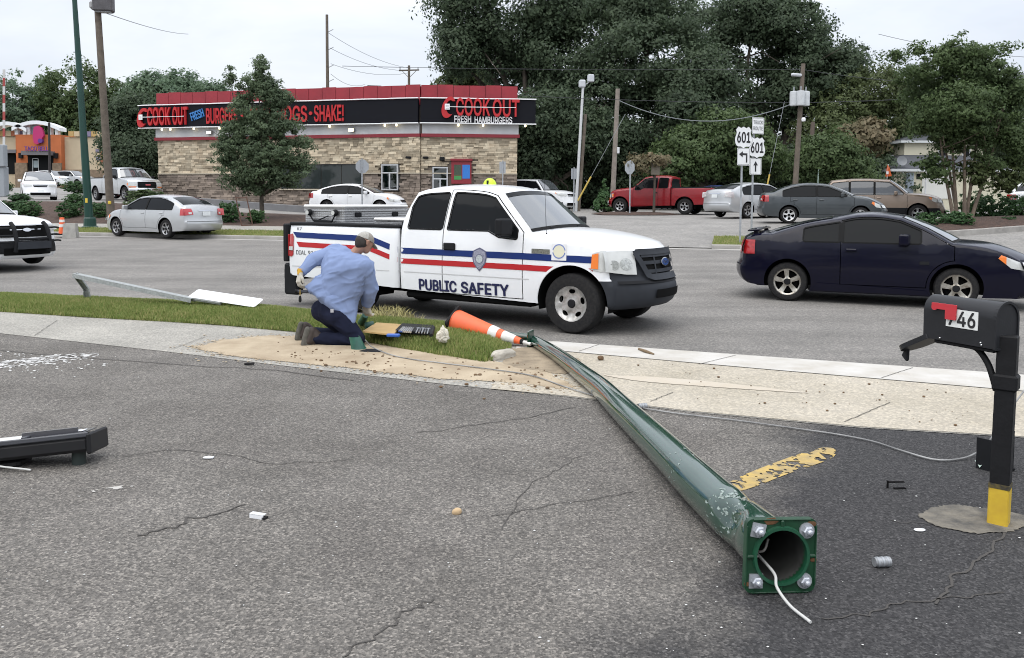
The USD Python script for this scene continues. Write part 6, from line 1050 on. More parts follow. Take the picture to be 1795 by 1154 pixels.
# dark blue coupe at the right
TIB = car('coupe_car', 'dark blue two door coupe with spoiler and five spoke wheels, passing on the road', (7.294, 13.921, .02), -.418, navy_p, winfront=-.52, mirx=-.74, mirs=(.14, .24, .17), WB=2.53, fo=1.0, ro=.80, W=.875, zb=1.02, zr=1.475, Wr=.58, zn=.80, zc=1.04, cx=-.06, rf=-.80, rr=-1.75, dx=-2.80, dz=1.13, R=.325, rim=.225, spokes=5, pillars=(-1.70,), coupe=True, winrear=-2.32, handle_m=navy_p, trunkz=1.08, bx_f=.30, rimm=M('coupe_rim', (.50, .48, .43), .3, .8, vary=(12, .4, (.25, .22, .18))), bottom=.20)
TIB.t.add('rear_spoiler', merge([spheres_hull([((-3.02, y_, 1.215 - .04 * abs(y_)), .018), ((-3.20, y_, 1.20 - .04 * abs(y_)), .012), ((-3.02, y2, 1.215 - .04 * abs(y2)), .018), ((-3.20, y2, 1.20 - .04 * abs(y2)), .012)]) for y_, y2 in ((-.72, -.3), (-.3, .3), (.3, .72))] + [spheres_hull([((-3.02, s_ * .66, 1.07), .022), ((-3.08, s_ * .68, 1.2), .02), ((-3.12, s_ * .66, 1.07), .02)]) for s_ in (-1, 1)]), navy_p, 40)
for sd_ in (-1, 1): TIB.t.add('side_skirt', TIB.side_mesh(TIB.S, Polygon([(-2.14, .20), (-.38, .20), (-.42, .27), (-1.4, .315), (-2.06, .33)]), .02, (sd_,)), navy_p); TIB.t.add('fender_vent', TIB.side_mesh(TIB.S, sbox(-.52, .70, -.40, .73).buffer(.01), .006, (sd_,)), blackpl)
TIB.cap('door_mark', TIB.S, 'hood', navy_p, off=.001, n=3) if False else None

# silver saloon on the far lane, seen from behind
ALT = car('saloon_car', 'silver four door saloon driving away along the far lane', (-14.068, 31.658, terrain(-13, 31) + .0), 2.60, silver_p, WB=2.80, fo=.74, ro=1.02, W=.89, zb=1.00, zr=1.49, Wr=.60, zn=.72, zc=1.0, cx=-.30, rf=-1.15, rr=-2.70, dx=-3.50, dz=1.13, R=.33, pillars=(-1.72,), trunkz=1.10, spokes=6, winrear=-3.20, taillampm=M('clear_red_lens', (.40, .03, .035), .15, 0, .7, .6))

# the other cars, far side
def spot(px, dist): p = at(px, 350, dist); p[2] = terrain(p[0], p[1]) + .02; return p
suv = dict(kind='suv', cat='suv', W=.95, Wr=.70, r=.08)
POL = car('police_suv', 'white police car with black push bar, cut by the left edge', (gz(58, 461, .12) + rotz(-.42) @ np.array([0, -.86, 0])) * [1, 1, 0] + [0, 0, .1], -.42, white_p, WB=2.86, fo=.86, ro=1.1, zb=1.12, zr=1.74, zn=.98, zc=1.16, cx=-.55, rf=-1.25, rr=-3.35, dx=-3.80, dz=1.10, R=.37, rim=.23, pillars=(-1.75, -2.75), tail_lamp=(.95, 1.2), rimm=blackpl, **{**suv, 'W': .99})
pbx = POL.t; N_ = lambda y_, z_, o: [float(POL.face_xy(POL.S, 'nose', np.array([y_]), np.array([z_]), o)[0]), y_, z_]
POL.face('upper_grille', POL.S, 'nose', sbox(-.60, .70, .60, .955), under, .012); POL.face('maker_badge', POL.S, 'nose', shapely.affinity.scale(Point(0, .86).buffer(1, 10), .10, .04), chrome, .03); POL.face('lower_fascia', POL.S, 'nose', sbox(-.8, .34, .8, .62), blackpl, .006)
for y_ in (-.40, .40): pbx.add('push_bar_upright', tube(spline([N_(y_, .38, .10), N_(y_, .62, .20), N_(y_, .9, .20), N_(y_ * .97, 1.02, .10)], 5), .045, 8), blackpl)
bar = pbx.add('push_bar_rail', [tube([N_(-.40, z, .19), N_(0, z, .19), N_(.40, z, .19)], .03, 8) for z in (.66,)], blackpl)
for z in (.52,): pbx.add('push_bar_rail', bx(.05, .8, .16, N_(0, z, .15)), greypl)
for s_ in (-1, 1):
    for z in (.60, .74, .9): pbx.add('headlight_guard', tube(spline([N_(s_ * .40, z, .18), N_(s_ * .7, z, .16), N_(s_ * .9, z - .02, .10)], 4), .022, 7), blackpl)
car('offroad_car', 'white off-road car facing the camera on the restaurant drive', spot(70, 52), -1.02, white_p, WB=2.90, fo=.86, ro=1.15, zb=1.15, zr=1.76, zn=.98, zc=1.18, cx=-.45, rf=-1.2, rr=-3.4, dx=-3.9, dz=1.12, R=.38, rim=.23, pillars=(-1.75, -2.8), tail_lamp=(.95, 1.25), roofrails=True, plate=True, **suv)
car('offroad_car', 'far white car partly behind the off-road car facing right', spot(112, 92), -.35, white_p, WB=2.85, fo=.86, ro=1.1, zb=1.15, zr=1.74, zn=.98, zc=1.18, cx=-.4, rf=-1.1, rr=-3.3, dx=-3.8, dz=1.12, R=.38, pillars=(-1.7, -2.75), cell=.3, **suv)
car('offroad_car', 'far silver car behind the green lamp post facing right', spot(148, 92), -.35, silver_p, WB=2.85, fo=.86, ro=1.1, zb=1.15, zr=1.72, zn=.98, zc=1.16, cx=-.4, rf=-1.1, rr=-3.2, dx=-3.8, dz=1.12, R=.38, pillars=(-1.7, -2.75), cell=.3, **suv)
car('small_car', 'red car half hidden behind the silver pickup at the restaurant corner', spot(275, 56), .3, red_p, WB=2.6, cell=.3)
pickup('pickup_truck', 'silver pickup with chrome bumper beside the restaurant left corner', 'pickup truck', spot(248, 47.5) + [0, 0, .04], -.72, silver_p, front='plain', wheelkind=6)
car('saloon_car', 'white saloon waiting by the restaurant drive-through window', spot(676, 42.5), -.20, white_p, WB=2.78, fo=.80, ro=1.0, W=.90, zb=.98, zr=1.45, zn=.74, zc=1.0, cx=-.30, rf=-1.2, rr=-2.6, dx=-3.45, dz=1.08, trunkz=1.06, pillars=(-1.68,), winrear=-3.1)
car('offroad_car', 'white off-road car with black grille behind the white pickup windscreen', spot(978, 47.5), -.62, white_p, WB=2.85, fo=.80, ro=1.0, zb=1.12, zr=1.76, zn=1.0, zc=1.14, cx=-.42, rf=-.95, rr=-3.2, dx=-3.7, dz=1.12, R=.37, pillars=(-1.7, -2.7), cladding=.5, **suv)
DK = pickup('pickup_truck', 'red pickup facing left at the edge of the far lot', 'pickup truck', spot(1098, 43.5), 2.66, red_p, WB=3.33, bedend=-4.62, cabrear=-2.62, front='cross', wheelkind=5)
car('small_car', 'dark blue car glimpsed between red pickup and light silver saloon', spot(1290, 49), .75, blue_p, WB=2.6, cell=.25)
car('saloon_car', 'light silver saloon with rear towards the camera behind the route signs', spot(1360, 38.3), .55, silver_p, WB=2.70, fo=.88, ro=1.05, W=.89, zb=1.0, zr=1.50, zn=.74, zc=1.02, cx=-.20, rf=-1.1, rr=-2.6, dx=-3.38, dz=1.18, trunkz=1.16, pillars=(-1.65,), winrear=-3.0, taillampm=M('clear_lens', (.5, .46, .46), .15, 0, .7, .6, vary=(26, .4)))
car('saloon_car', 'graphite grey saloon turning in the far lot behind the coupe', spot(1503, 31.6), -.24, grey_p, WB=2.49, fo=.80, ro=.98, W=.86, zb=1.0, zr=1.475, zn=.74, zc=1.02, cx=-.25, rf=-1.1, rr=-2.35, dx=-3.05, dz=1.12, trunkz=1.10, pillars=(-1.52,), winrear=-2.75, R=.31, rimm=M('bright_alloy', (.62, .62, .62), .3, .6))
CRV = car('offroad_car', 'tan off-road car parked beside the mulch bed and myrtle', spot(1606, 33.2), -.36, gold_p, WB=2.62, fo=.80, ro=1.02, W=.89, zb=1.06, zr=1.66, Wr=.68, zn=.92, zc=1.10, cx=-.40, rf=-1.0, rr=-3.1, dx=-3.52, dz=1.10, R=.34, pillars=(-1.55, -2.45), kind='suv', cat='suv', r=.08, cladding=.55, tail_lamp=(1.12, 1.50), taillampm=lampamber, tint=M('pale_car_glass', (.05, .055, .06), .05, 0, .8))
car('saloon_car', 'white car roof showing above the hedge at the right edge', spot(1830, 36), .9, white_p, WB=2.7, zb=1.0, zr=1.55, rf=-1.1, rr=-2.5, dx=-3.3, dz=1.1, pillars=(-1.6,))
fl = Thing('flag', 'small orange and white pennant on a short stick above the tan car', 'pennant', at(1555, 311, 35)); p0 = at(1555, 311, 35); fl.add('stick', cyl(p0 - [0, 0, .05], at(1557, 288, 35), .012, None, 6), tube_w, w=True); fl.add('cloth', tr(ext(Polygon([(0, 0), (.07, .5), (.16, .38), (.26, .03)]), .01), UPRIGHT, at(1552, 310, 35)), M('pennant_orange', (.62, .12, .03), .7), 20, w=True); fl.add('white_mark', bx(.09, .012, .12, at(1555.5, 303, 34.98)), tube_w, w=True)

# ================================================================== things near the camera
def rock_(s, seed):
    i_ = trimesh.creation.icosphere(2); v_ = np.array(i_.vertices); v_ = v_ * (.6 + .8 * meshkit.fbm(v_ * 2 + seed, 3, seed))[:, None] * [s, s * .5, .0022]; return T(v_, i_.faces)
greenp = M('green_lamp_post_gloss', (.003, .019, .011), .14, 0, .5, 1.0, vary=(3.5, .3, (.006, .024, .015))); plate_g = M('green_plate_paint', (.004, .027, .012), .38, 0, .4, .2, vary=(14, .35, (.010, .045, .020))); inside = M('pole_inside', (.05, .05, .046), .6, vary=(8, .5))
pc_px = [(1268, 889, .122), (1215, 839, .117), (1168.6, 792.5, .111), (1126.5, 752, .105), (1089, 716, .099), (1055, 682, .093), (1023.5, 657, .087), (983, 626, .080), (945, 602, .072), (933, 596, .068)]
C0 = gz(1366, 972, .165); nrm0 = np.array([.13, -.985, .05]); nrm0 /= np.linalg.norm(nrm0)
path = [C0, C0 - nrm0 * .12] + [gz(x, y, r) for x, y, r in pc_px]; rad = [.125, .125] + [r for _, _, r in pc_px]
fp = Thing('fallen_lamp_post', 'fallen dark green metal lamp post lying from the foreground back to the kerb', 'lamp post', C0 * [1, 1, 0])
pp = spline(path, 9); rr = np.interp(np.linspace(0, len(path) - 1, len(pp)), range(len(path)), rad)
sh_m = tube(pp, rr, 40, False); sv = np.array(sh_m.vertices)
dent_c = gz(1262, 905, .20); dd_ = np.linalg.norm(sv - dent_c, axis=1); axis_pt = pp[np.argmin(((sv[:, None] - pp[None]) ** 2).sum(-1), 1)]
k_ = np.exp(-(dd_ / .11) ** 2) * .52; sv = sv + (axis_pt - sv) * k_[:, None]
d2 = np.linalg.norm(sv - gz(1300, 880, .21), axis=1); k2 = np.exp(-(d2 / .06) ** 2) * .3; sv = sv + (axis_pt - sv) * k2[:, None]
flat = np.clip((np.arange(len(pp)) / len(pp) - .55) / .45, 0, 1).repeat(40); sv = axis_pt + (sv - axis_pt) * np.column_stack([np.ones_like(flat), np.ones_like(flat), 1 - .18 * flat])
fp.add('shaft', T(sv, sh_m.faces), greenp, 60, w=True); nl = 30; lv = axis_pt[:nl * 40] + (sv[:nl * 40] - axis_pt[:nl * 40]) * .93; lf = sh_m.faces[(sh_m.faces < nl * 40).all(1)]; fp.add('shaft_lining', T(lv, lf[:, ::-1]), inside, 60, w=True)
ax0, ay0, az0 = frame(nrm0); R0 = np.column_stack([-ax0 if ax0[0] < 0 else ax0, np.cross(nrm0, -ax0 if ax0[0] < 0 else ax0), nrm0])
R0 = R0 @ rotz(math.radians(-2)); sq = sbox(-.13, -.13, .13, .13).buffer(.03, 6)
fp.add('base_plate', tr(ext(sq.difference(Point(0, 0).buffer(.116, 32)), .028), R0, C0 - nrm0 * .012), plate_g, 25, w=True)
fp.add('base_rim', tr(lathe([(.114, .010), (.114, .030), (.127, .030), (.131, .014)], 40), R0, C0), M('green_rim_light', (.010, .055, .028), .3, 0, .5, .3), 40, w=True)
for k in range(4): a = math.pi / 2 * k; q = R0 @ rotz(a); fp.add('weld_ridge', tr(bx(.014, .030, .016, (0, .140, .020), ch=.004), q, C0), plate_g, 25, w=True); fp.add('plate_edge_lip', tr(bx(.26, .006, .008, (0, .157, .019), ch=.002), q, C0), plate_g, 25, w=True)
for x, y, sq_ in ((-.108, .112, 1), (.112, .110, 0), (-.112, -.106, 1), (.108, -.108, 0)):
    b = fp.add('washer', tr(bx(.062, .062, .006, (x, y, .020), .12 * (x > 0) - .2 * (y > 0)) if sq_ else tr(lathe([(.0, .017), (.034, .017), (.034, .025), (.0, .025)], 20), None, (x, y, 0)), R0, C0), galv, 25, w=True)
    fp.add('bolt_nut', tr([tr(lathe([(.024, .020), (.024, .042), (.019, .047), (.0, .047)], 6), None, (x, y, 0)), tr(lathe([(.013, .045), (.013, .056), (.008, .064), (0, .066)], 12), None, (x, y, 0))], R0, C0), M('bolt_zinc', (.50, .52, .56), .4, .7, vary=(40, .3)), 25, parent=b, w=True)
def scrape(c, r, seed, m, name, thr):
    fc = sv[sh_m.faces].mean(1); sel = sh_m.faces[np.linalg.norm(fc - c, axis=1) < r]
    if not len(sel): return
    q = T(sv, sel); q.remove_unreferenced_vertices(); q = q.subdivide().subdivide().subdivide(); q = merge(q); nzf = meshkit.fbm(q.triangles_center * [38, 38, 75] + seed, 4, seed); keep = q.faces[(nzf > thr) & (np.linalg.norm(q.triangles_center - c, axis=1) < r * .9)]
    if len(keep): o = T(np.array(q.vertices) + np.array(q.vertex_normals) * .0015 * (1 if ((np.array(q.vertex_normals) * (np.array(q.vertices) - C0 * [1, 1, .7])).sum() > -1e9) else 1), keep); fp.add(name, o, m, 40, w=True, kind='stuff')
chipm = M('scraped_paint', (.30, .36, .33), .6, vary=(60, .4)); rustm = M('rust_brown', (.14, .065, .025), .9, vary=(60, .5))
for k_, (cx_, cy_, r_, th_) in enumerate(((1255, 882, .14, .655), (1290, 880, .10, .63), (1200, 800, .16, .72))): scrape(gz(cx_, cy_, .22), r_ * 1.3, 3 + k_, chipm, 'paint_scrape', th_)
for q_, s__ in (((.135, .137, .029), .022), ((-.05, .150, .029), .03), ((.150, -.02, .029), .016), ((-.146, -.12, .029), .018)): fp.add('rust_patch', tr(rock_(s__, int(s__ * 1000)), R0, C0 - nrm0 * .012 + R0 @ np.array(q_)), rustm, 40, w=True)
e1 = gz(933, 597, .09); fa = frame(pp[-1] - pp[-6]); e1 = e1 + [-.02, .06, .01]; fp.add('far_flange', bx(.03, .17, .19, e1, -.35, ch=.008), greenp, 25, w=True); fp.add('bracket_arm', cyl(e1 + [.0, .03, .01], e1 + [-.42, .24, .02], .042, .040, 12), greenp, 40, w=True)
wc = M('pale_wire', (.50, .50, .48), .5); wp_ = [C0 - nrm0 * .25 + [-.03, 0, -.05], C0 - nrm0 * .05 + [-.04, 0, -.055], C0 + nrm0 * .03 + [-.03, 0, -.08], at(1362, 1030, 3.52), gz(1385, 1062, .02), gz(1421, 1091, .012)]
fp.add('supply_wire', tube(spline(wp_, 8), .0065, 8), wc, 60, w=True); fp.add('wire_scrap', [tube(spline([C0 - nrm0 * .2 + [-.06, 0, -.05], C0 - nrm0 * .12 + [-.02, 0, -.03], C0 - nrm0 * .14 + [.012, 0, .02]], 6), .006, 6)], M('old_wire', (.35, .33, .3), .6), 60, w=True)
fp.add('wire_scrap', tube(spline([C0 - nrm0 * .1 + [-.11, 0, -.035], C0 - nrm0 * .09 + [-.08, 0, -.05], C0 - nrm0 * .1 + [-.05, 0, -.045]], 5), .006, 6), M('old_wire', (.35, .33, .3)), 60, w=True)

# loose cable across the lot
cbl = [(640, 596, .13), (655, 610, .04), (700, 626, .03), (770, 636, .03), (850, 646, .03), (930, 658, .03), (990, 678, .02), (1035, 692, .02), (1110, 712, .012), (1180, 724, .012), (1290, 737, .012), (1400, 752, .012), (1470, 762, .012), (1530, 774, .012), (1580, 790, .012), (1640, 806, .012), (1690, 803, .015), (1722, 786, .05)]
cp_ = [gz(*c) for c in cbl] + [at(1745, 758, 5.6), at(1775, 712, 5.9), at(1830, 640, 6.3)]
single('loose_cable', tube(spline(cp_, 7), .006, 7), M('cable_grey', (.34, .34, .33), .5, vary=(3, .5, (.10, .10, .10))), 'thin grey cable snaking from the kneeling man under the fallen post to the mailbox', 'cable', smooth=60)

# mailbox
mp = gz(1750, 918); mtop = at(1768, 588, mp[1]); mbx = Thing('mailbox', 'black roadside mailbox numbered 746 on a black post with yellow foot', 'mailbox', mp)
blackw = M('black_post_paint', (.008, .008, .009), .65, spec=.25, vary=(9, .3), bump=(30, .5, .004)); boxm = M('black_mailbox_steel', (.014, .0145, .0165), .45, .0, spec=.35, vary=(7, .25), bump=(90, .3, .0015)); yel = M('yellow_post_paint', (.58, .40, .03), .55, vary=(9, .3, (.48, .31, .03)), bump=(30, .4, .003))
axp = mtop - mp; Rp = np.column_stack(frame(axp, (.62, .78, 0))); cut_ = .205
mbx.add('post', bx(.092, .092, np.linalg.norm(axp) * (1 - cut_), mp + axp * (1 + cut_) / 2, R=Rp, ch=.006), blackw, 25, w=True)
mbx.add('yellow_foot', bx(.096, .096, np.linalg.norm(axp) * cut_ + .1, mp + axp * cut_ / 2 - axp / np.linalg.norm(axp) * .05, R=Rp, ch=.006), yel, 25, w=True)
mbx.add('paint_drip', [bx(.0985, .0985, .025, mp + axp * (cut_ + .004), R=Rp)], M('dark_old_yellow', (.10, .075, .02), .8, vary=(40, .6, (.02, .02, .02))), 25, w=True)
db = np.array([-.42, .907, 0.0]); sn = np.array([-.907, -.42, 0.0]); tilt = np.array([0, 0, 1.0]); rb0 = at(1762, 611, 4.40); Lb, wb, hs2 = .43, .175, .155
prof = [(-wb / 2, 0)] + [(-wb / 2, hs2)] + [(wb / 2 * math.cos(a), hs2 + wb / 2 * math.sin(a)) for a in np.linspace(math.pi, 0, 15)[1:-1]] + [(wb / 2, hs2), (wb / 2, 0)]
Rm = np.column_stack([sn, tilt, db]) ; Rm = np.column_stack([-sn, tilt, db])
mbx.add('box_shell', tr(ext(Polygon(prof).difference(Polygon(prof).buffer(-.004)), Lb), Rm, rb0), boxm, 30, w=True); mbx.add('rear_panel', tr(ext(Polygon(prof).buffer(.003), .012), Rm, rb0 - db * .004), boxm, 30, w=True); mbx.add('rear_rim', tr(ext(Polygon(prof).buffer(.006).difference(Polygon(prof).buffer(-.006)), .010), Rm, rb0 - db * .010), boxm, 30, w=True)
fdir = db * .88 - tilt * .46; fdir /= np.linalg.norm(fdir); Rd = np.column_stack([-sn, fdir, np.cross(-sn, fdir)])
mbx.add('open_door', tr([ext(Polygon(prof).buffer(.004), .008), ext(Polygon(prof).buffer(.006).difference(Polygon(prof).buffer(-.002)), .028)], Rd, rb0 + db * (Lb - .03) - tilt * .004), boxm, 30, w=True)
kn = rb0 + db * (Lb - .03) + fdir * (hs2 + wb / 2 - .01); mbx.add('door_latch', merge(spheres_hull([(kn, .014), (kn + db * .02 - tilt * .035, .013), (kn - tilt * .055, .012)])), boxm, 40, w=True)
Rs = np.column_stack([-db, tilt, sn]); ps = lambda s, z, d=.0: rb0 + db * s + tilt * z + sn * (wb / 2 + d)
npl = mbx.add('number_plate', tr(ext(sbox(0, 0, .19, .098), .003), Rs, ps(.285, .085)), M('plate_paper_white', (.72, .73, .70), .5), 20, w=True); mbx.add('house_number', tr(text('746', .078, .002, True, width=.165), Rs, ps(.273, .096, .003)), signblack, False, parent=npl, w=True)
mbx.add('red_flag', tr(ext(unary_union([sbox(0, .05, .145, .075).buffer(.004), sbox(.085, 0, .143, .06).buffer(.004), Point(.012, .055).buffer(.018)]), .007), Rs, ps(.365, .128, .008)), M('flag_red', (.48, .03, .04), .45), 20, w=True)
for s, z in ((.32, .012), (.07, .012), (.075, .024)): mbx.add('rivet', merge(spheres_hull([(ps(s, z, .002), .006), (ps(s, z, .004), .004)])), chrome, 40, w=True)
br = [at(1688, 604, 4.58), at(1712, 611, 4.52), at(1731, 636, 4.46), at(1741, 664, 4.42), at(1746, 684, 4.42)]
brk = tube(spline(br, 7), .017, 8); mbx.add('curved_brace', brk, blackw, 50, w=True); mbx.add('post_clamp', bx(.118, .112, .085, mp + axp * .755, R=Rp, ch=.01), blackw, 25, w=True); mbx.add('mounting_board', bx(.15, .36, .02, rb0 + db * .19 - tilt * .012, math.atan2(-db[0], db[1]), ch=.004), blackw, 25, w=True)
kc = gz(1763, 828); bp_ = Thing('black_tub', 'torn black plastic box on the ground just behind the mailbox post', 'plastic box', kc)
bp_.add('shell', tr([bx(.13, .012, .17, (-.02, 0, .085), .1), bx(.012, .14, .20, (-.085, .06, .10), .25), bx(.012, .14, .26, (.07, .06, .13), -.3), bx(.16, .14, .012, (0, .07, .01))], rotz(.35), kc), blackpl, 25, w=True)
pa = gz(1731, 818, .02); vq, fq = panel(sbox(0, 0, .09, .06), .02); single('crumpled_paper', T(np.column_stack([pa[0] - .05 + vq[:, 0], pa[1] + vq[:, 1], .012 + .03 * np.abs(np.sin(vq[:, 0] * 50 + vq[:, 1] * 22))]), fq), M('pale_green_paper', (.42, .52, .46), .7), 'crumpled pale green paper scrap beside the black tub behind the mailbox', 'paper', smooth=60)

# fallen luminaire at the left edge
R_e, L_e = at(158, 779, 5.25), at(-90, 806, 5.15); dl_ = R_e - L_e; fx = frame(dl_, (0, .15, 1)); RL = np.column_stack([fx[2], -fx[0] if fx[0][1] < 0 else fx[0], np.cross(fx[2], -fx[0] if fx[0][1] < 0 else fx[0])])
RL = np.column_stack([fx[2], np.cross([0, 0.12, 1.0] / np.linalg.norm([0, .12, 1]), fx[2]), [0, 0, 0]]); RL[:, 1] /= np.linalg.norm(RL[:, 1]); RL[:, 2] = np.cross(RL[:, 0], RL[:, 1]); Lc = (R_e + L_e) / 2 + RL[:, 1] * .12; Ln = np.linalg.norm(dl_)
fl_ = Thing('luminaire', 'fallen black box shaped street lamp head with cracked lens at the left edge', 'luminaire', Lc * [1, 1, 0]); lb = lambda sx, sy, sz, c, ch=.012: tr(bx(sx, sy, sz, c, ch=ch), RL, Lc)
blk = M('black_enamel', (.009, .009, .010), .5, 0, .3, .0, vary=(6, .3)); fl_.add('housing', lb(Ln, .30, .095, (0, 0, .005), .02), blk, 25, w=True); fl_.add('side_frame', lb(Ln, .018, .03, (0, -.142, .066), .005), M('frame_grey', (.06, .062, .07), .4, .3), 25, w=True); fl_.add('end_cap', lb(.03, .31, .13, (Ln / 2, 0, .008), .01), blk, 25, w=True)
fl_.add('reflector', lb(Ln * .52, .24, .008, (-Ln * .20, .0, .068), .002), M('white_reflector', (.74, .74, .72), .3, 0, .6, vary=(6, .15)), 25, w=True); fl_.add('broken_lens', [lb(.34, .012, .05, (.16, -.06, .085), .003), lb(.34, .22, .006, (.20, .03, .072), .002)], M('smoked_lens', (.05, .05, .055), .1, 0, .8), 25, w=True); fl_.add('rating_label', lb(.10, .08, .004, (Ln / 2 - .12, .0, .080), .001), M('label_pale', (.62, .63, .66), .5), 20, w=True)
fl_.add('frame_bar', lb(.03, .27, .03, (.03, 0, .075), .004), M('frame_grey', (.22, .23, .25)), 25, w=True); fl_.add('mounting_stub', cyl(gz(130, 818, 0) + [0, .06, 0], gz(130, 818, 0) + [0, .06, .10], .042, .042, 14), M('stub_green_black', (.02, .03, .027), .6), 40, w=True); fl_.add('arm_boss', lb(.16, .2, .06, (-.10, 0, -.075), .02), blk, 25, w=True)
cc = Lc + RL @ np.array([-.14, -.155, 0]); single('white_lead', tube(spline([cc + [.02, .05, .075], cc + [.0, -.01, .065], cc + [-.015, -.012, .02], cc + [.0, -.02, -.05], gz(54, 824, .012)], 7), .006, 7), wc, 'short white wire hanging over the fallen lamp head', 'wire', smooth=60)

# bent sign by the kerb
galv2 = M('punched_channel', (.42, .44, .43), .5, .6, vary=(30, .35)); sgn = Thing('fallen_sign', 'white sign on a bent galvanised channel post flattened over the near verge', 'road sign', at(155, 528, 12.9))
A_, B_, C_, D_ = at(156, 531, 12.9), at(152, 506, 12.85), at(133, 480, 12.7), at(338, 523, 12.1)
def channel(a, b, w, hint=(0, 0, 1)):
    f_ = frame(b - a, hint); R_ = np.column_stack([f_[0], f_[1], f_[2]]); L_ = np.linalg.norm(b - a) + .02; return [bx(w, .008, L_, (a + b) / 2, R=R_), bx(.008, w * .55, L_, (a + b) / 2 + f_[0] * w * .46 - f_[1] * w * .24, R=R_), bx(.008, w * .55, L_, (a + b) / 2 - f_[0] * w * .46 - f_[1] * w * .24, R=R_)]
p_ = sgn.add('post_stump', channel(A_ - [0, 0, .1], B_, .075, (0, 1, 0)), galv2, 20, w=True); sgn.add('bent_post', channel(B_, C_, .075, (0, 1, 0)), galv2, 20, w=True); sgn.add('long_post', channel(C_, D_, .115), galv2, 20, w=True); sgn.add('post_splice', channel(A_ - [0, 0, .05] + [.02, -.03, 0], B_ + [.02, -.03, -.05], .085, (0, 1, 0)), galv2, 20, w=True)
S0, S1 = at(331, 520, 12.15), at(447, 538, 11.75); fs = frame(S1 - S0, (0, .35, 1)); Rss = np.column_stack([fs[2], np.cross([0, -.42, .91], fs[2]), [0, 0, 0]]); Rss[:, 1] /= np.linalg.norm(Rss[:, 1]); Rss[:, 2] = np.cross(Rss[:, 0], Rss[:, 1]); Ls = np.linalg.norm(S1 - S0)
sgn.add('sign_sheet', tr(ext(sbox(0, -.02, Ls, .21).buffer(-.03).buffer(.03), .006), Rss, S0), sheetm, 20, w=True); sgn.add('perforated_strip', tr(bx(Ls * .5, .05, .03, (Ls * .25, -.01, -.02)), Rss, S0), galv2, 20, w=True)

# traffic cone on its side
Bc, Tc = at(801, 566, 10.15), at(918, 600, 9.62); Tc[2] = max(Tc[2], .05); ca_ = Tc - Bc; Lc_ = np.linalg.norm(ca_); Rc = np.column_stack(frame(ca_)); corange = M('cone_orange', (.80, .13, .035), .5, vary=(5, .2, (.62, .11, .04))); cwhite = M('cone_reflective_white', (.72, .70, .66), .45, vary=(14, .25))
cn = Thing('traffic_cone', 'large orange traffic cone with white bands lying by the kerb end', 'traffic cone', Bc * [1, 1, 0]); rc_ = lambda t: .158 * (1 - t) + .030 * t
cn.add('cone_body', tr(lathe([(rc_(t), t * Lc_) for t in np.linspace(0, .96, 20)] + [(.026, .962 * Lc_), (.022, .90 * Lc_)], 36), Rc, Bc), corange, 60, w=True)
for a, b in ((.53, .645), (.715, .885)): cn.add('white_band', tr(lathe([(rc_(t) + .0025, t * Lc_) for t in np.linspace(a, b, 6)], 36), Rc, Bc), cwhite, 60, w=True)
cn.add('dark_tip', tr(lathe([(.0315, .955 * Lc_), (.031, .99 * Lc_), (.02, Lc_), (.018, .95 * Lc_)], 24), Rc, Bc), rubber, 40, w=True); cn.add('base', tr(ext(sbox(-.125, -.125, .125, .125).buffer(.03).difference(Point(0, 0).buffer(.115)), .03), Rc @ rotz(.7), Bc - ca_ / Lc_ * .03), rubber, 25, w=True); cn.add('base_collar', tr(lathe([(.118, -.02), (.159, .0), (.160, .012)], 36), Rc, Bc), corange, 40, w=True)
ss = gz(921, 601, .07); cn.add('white_sleeve', cyl(Tc - ca_ / Lc_ * .02, Tc + ca_ / Lc_ * .10, .022, .02, 12), cwhite, 40, w=True)
sb_ = at(109, 403, 30.5); sb_[2] = terrain(sb_[0], sb_[1]) + .1; sc_ = Thing('traffic_cone', 'small upright orange and white cone beside the concrete block on the far verge', 'traffic cone', sb_); rc2 = lambda t: .125 * (1 - t) + .075 * t
sc_.add('cone_body', lathe([(rc2(t), t * .62) for t in np.linspace(0, 1, 8)] + [(0, .63)], 20), corange)
for a, b in ((.45, .62), (.74, .88)): sc_.add('white_band', lathe([(rc2(t) + .003, t * .62) for t in np.linspace(a, b, 4)], 20), cwhite)
sc_.add('base', bx(.4, .4, .04, (0, 0, .02), ch=.01), rubber)
cb_ = at(124, 404, 30.4); cb_[2] = terrain(cb_[0], cb_[1]) + .1; Thing('concrete_block', 'squat grey concrete block next to the small upright cone', 'concrete block', cb_, .2).add('block', trimesh.convex.convex_hull(np.array([(-.23, -.2, -.1), (.23, -.2, -.1), (.23, .2, -.1), (-.23, .2, -.1), (-.19, -.16, .42), (.19, -.16, .42), (.19, .16, .42), (-.19, .16, .42)])), M('block_concrete', (.36, .35, .32), .9, vary=(4, .3)), 20)
for k, (a, b) in enumerate((((424, 396), (413, 345)), ((442, 396), (432, 345)))):
    pass
wsn = Thing('sign_stand', 'thin rusty wire sign stand in the mulch left of the young oak', 'sign stand', at(428, 392, 33)); W_ = lambda x, y: at(x, y, 33); rust = M('rusty_wire', (.10, .05, .035), .8)
for a, b in (((424, 397), (413, 345)), ((443, 396), (432, 345)), ((413, 347), (432, 347)), ((420, 380), (438, 380)), ((424, 396), (443, 395))): wsn.add('rod', cyl(W_(*a), W_(*b), .022, None, 6), rust, w=True)

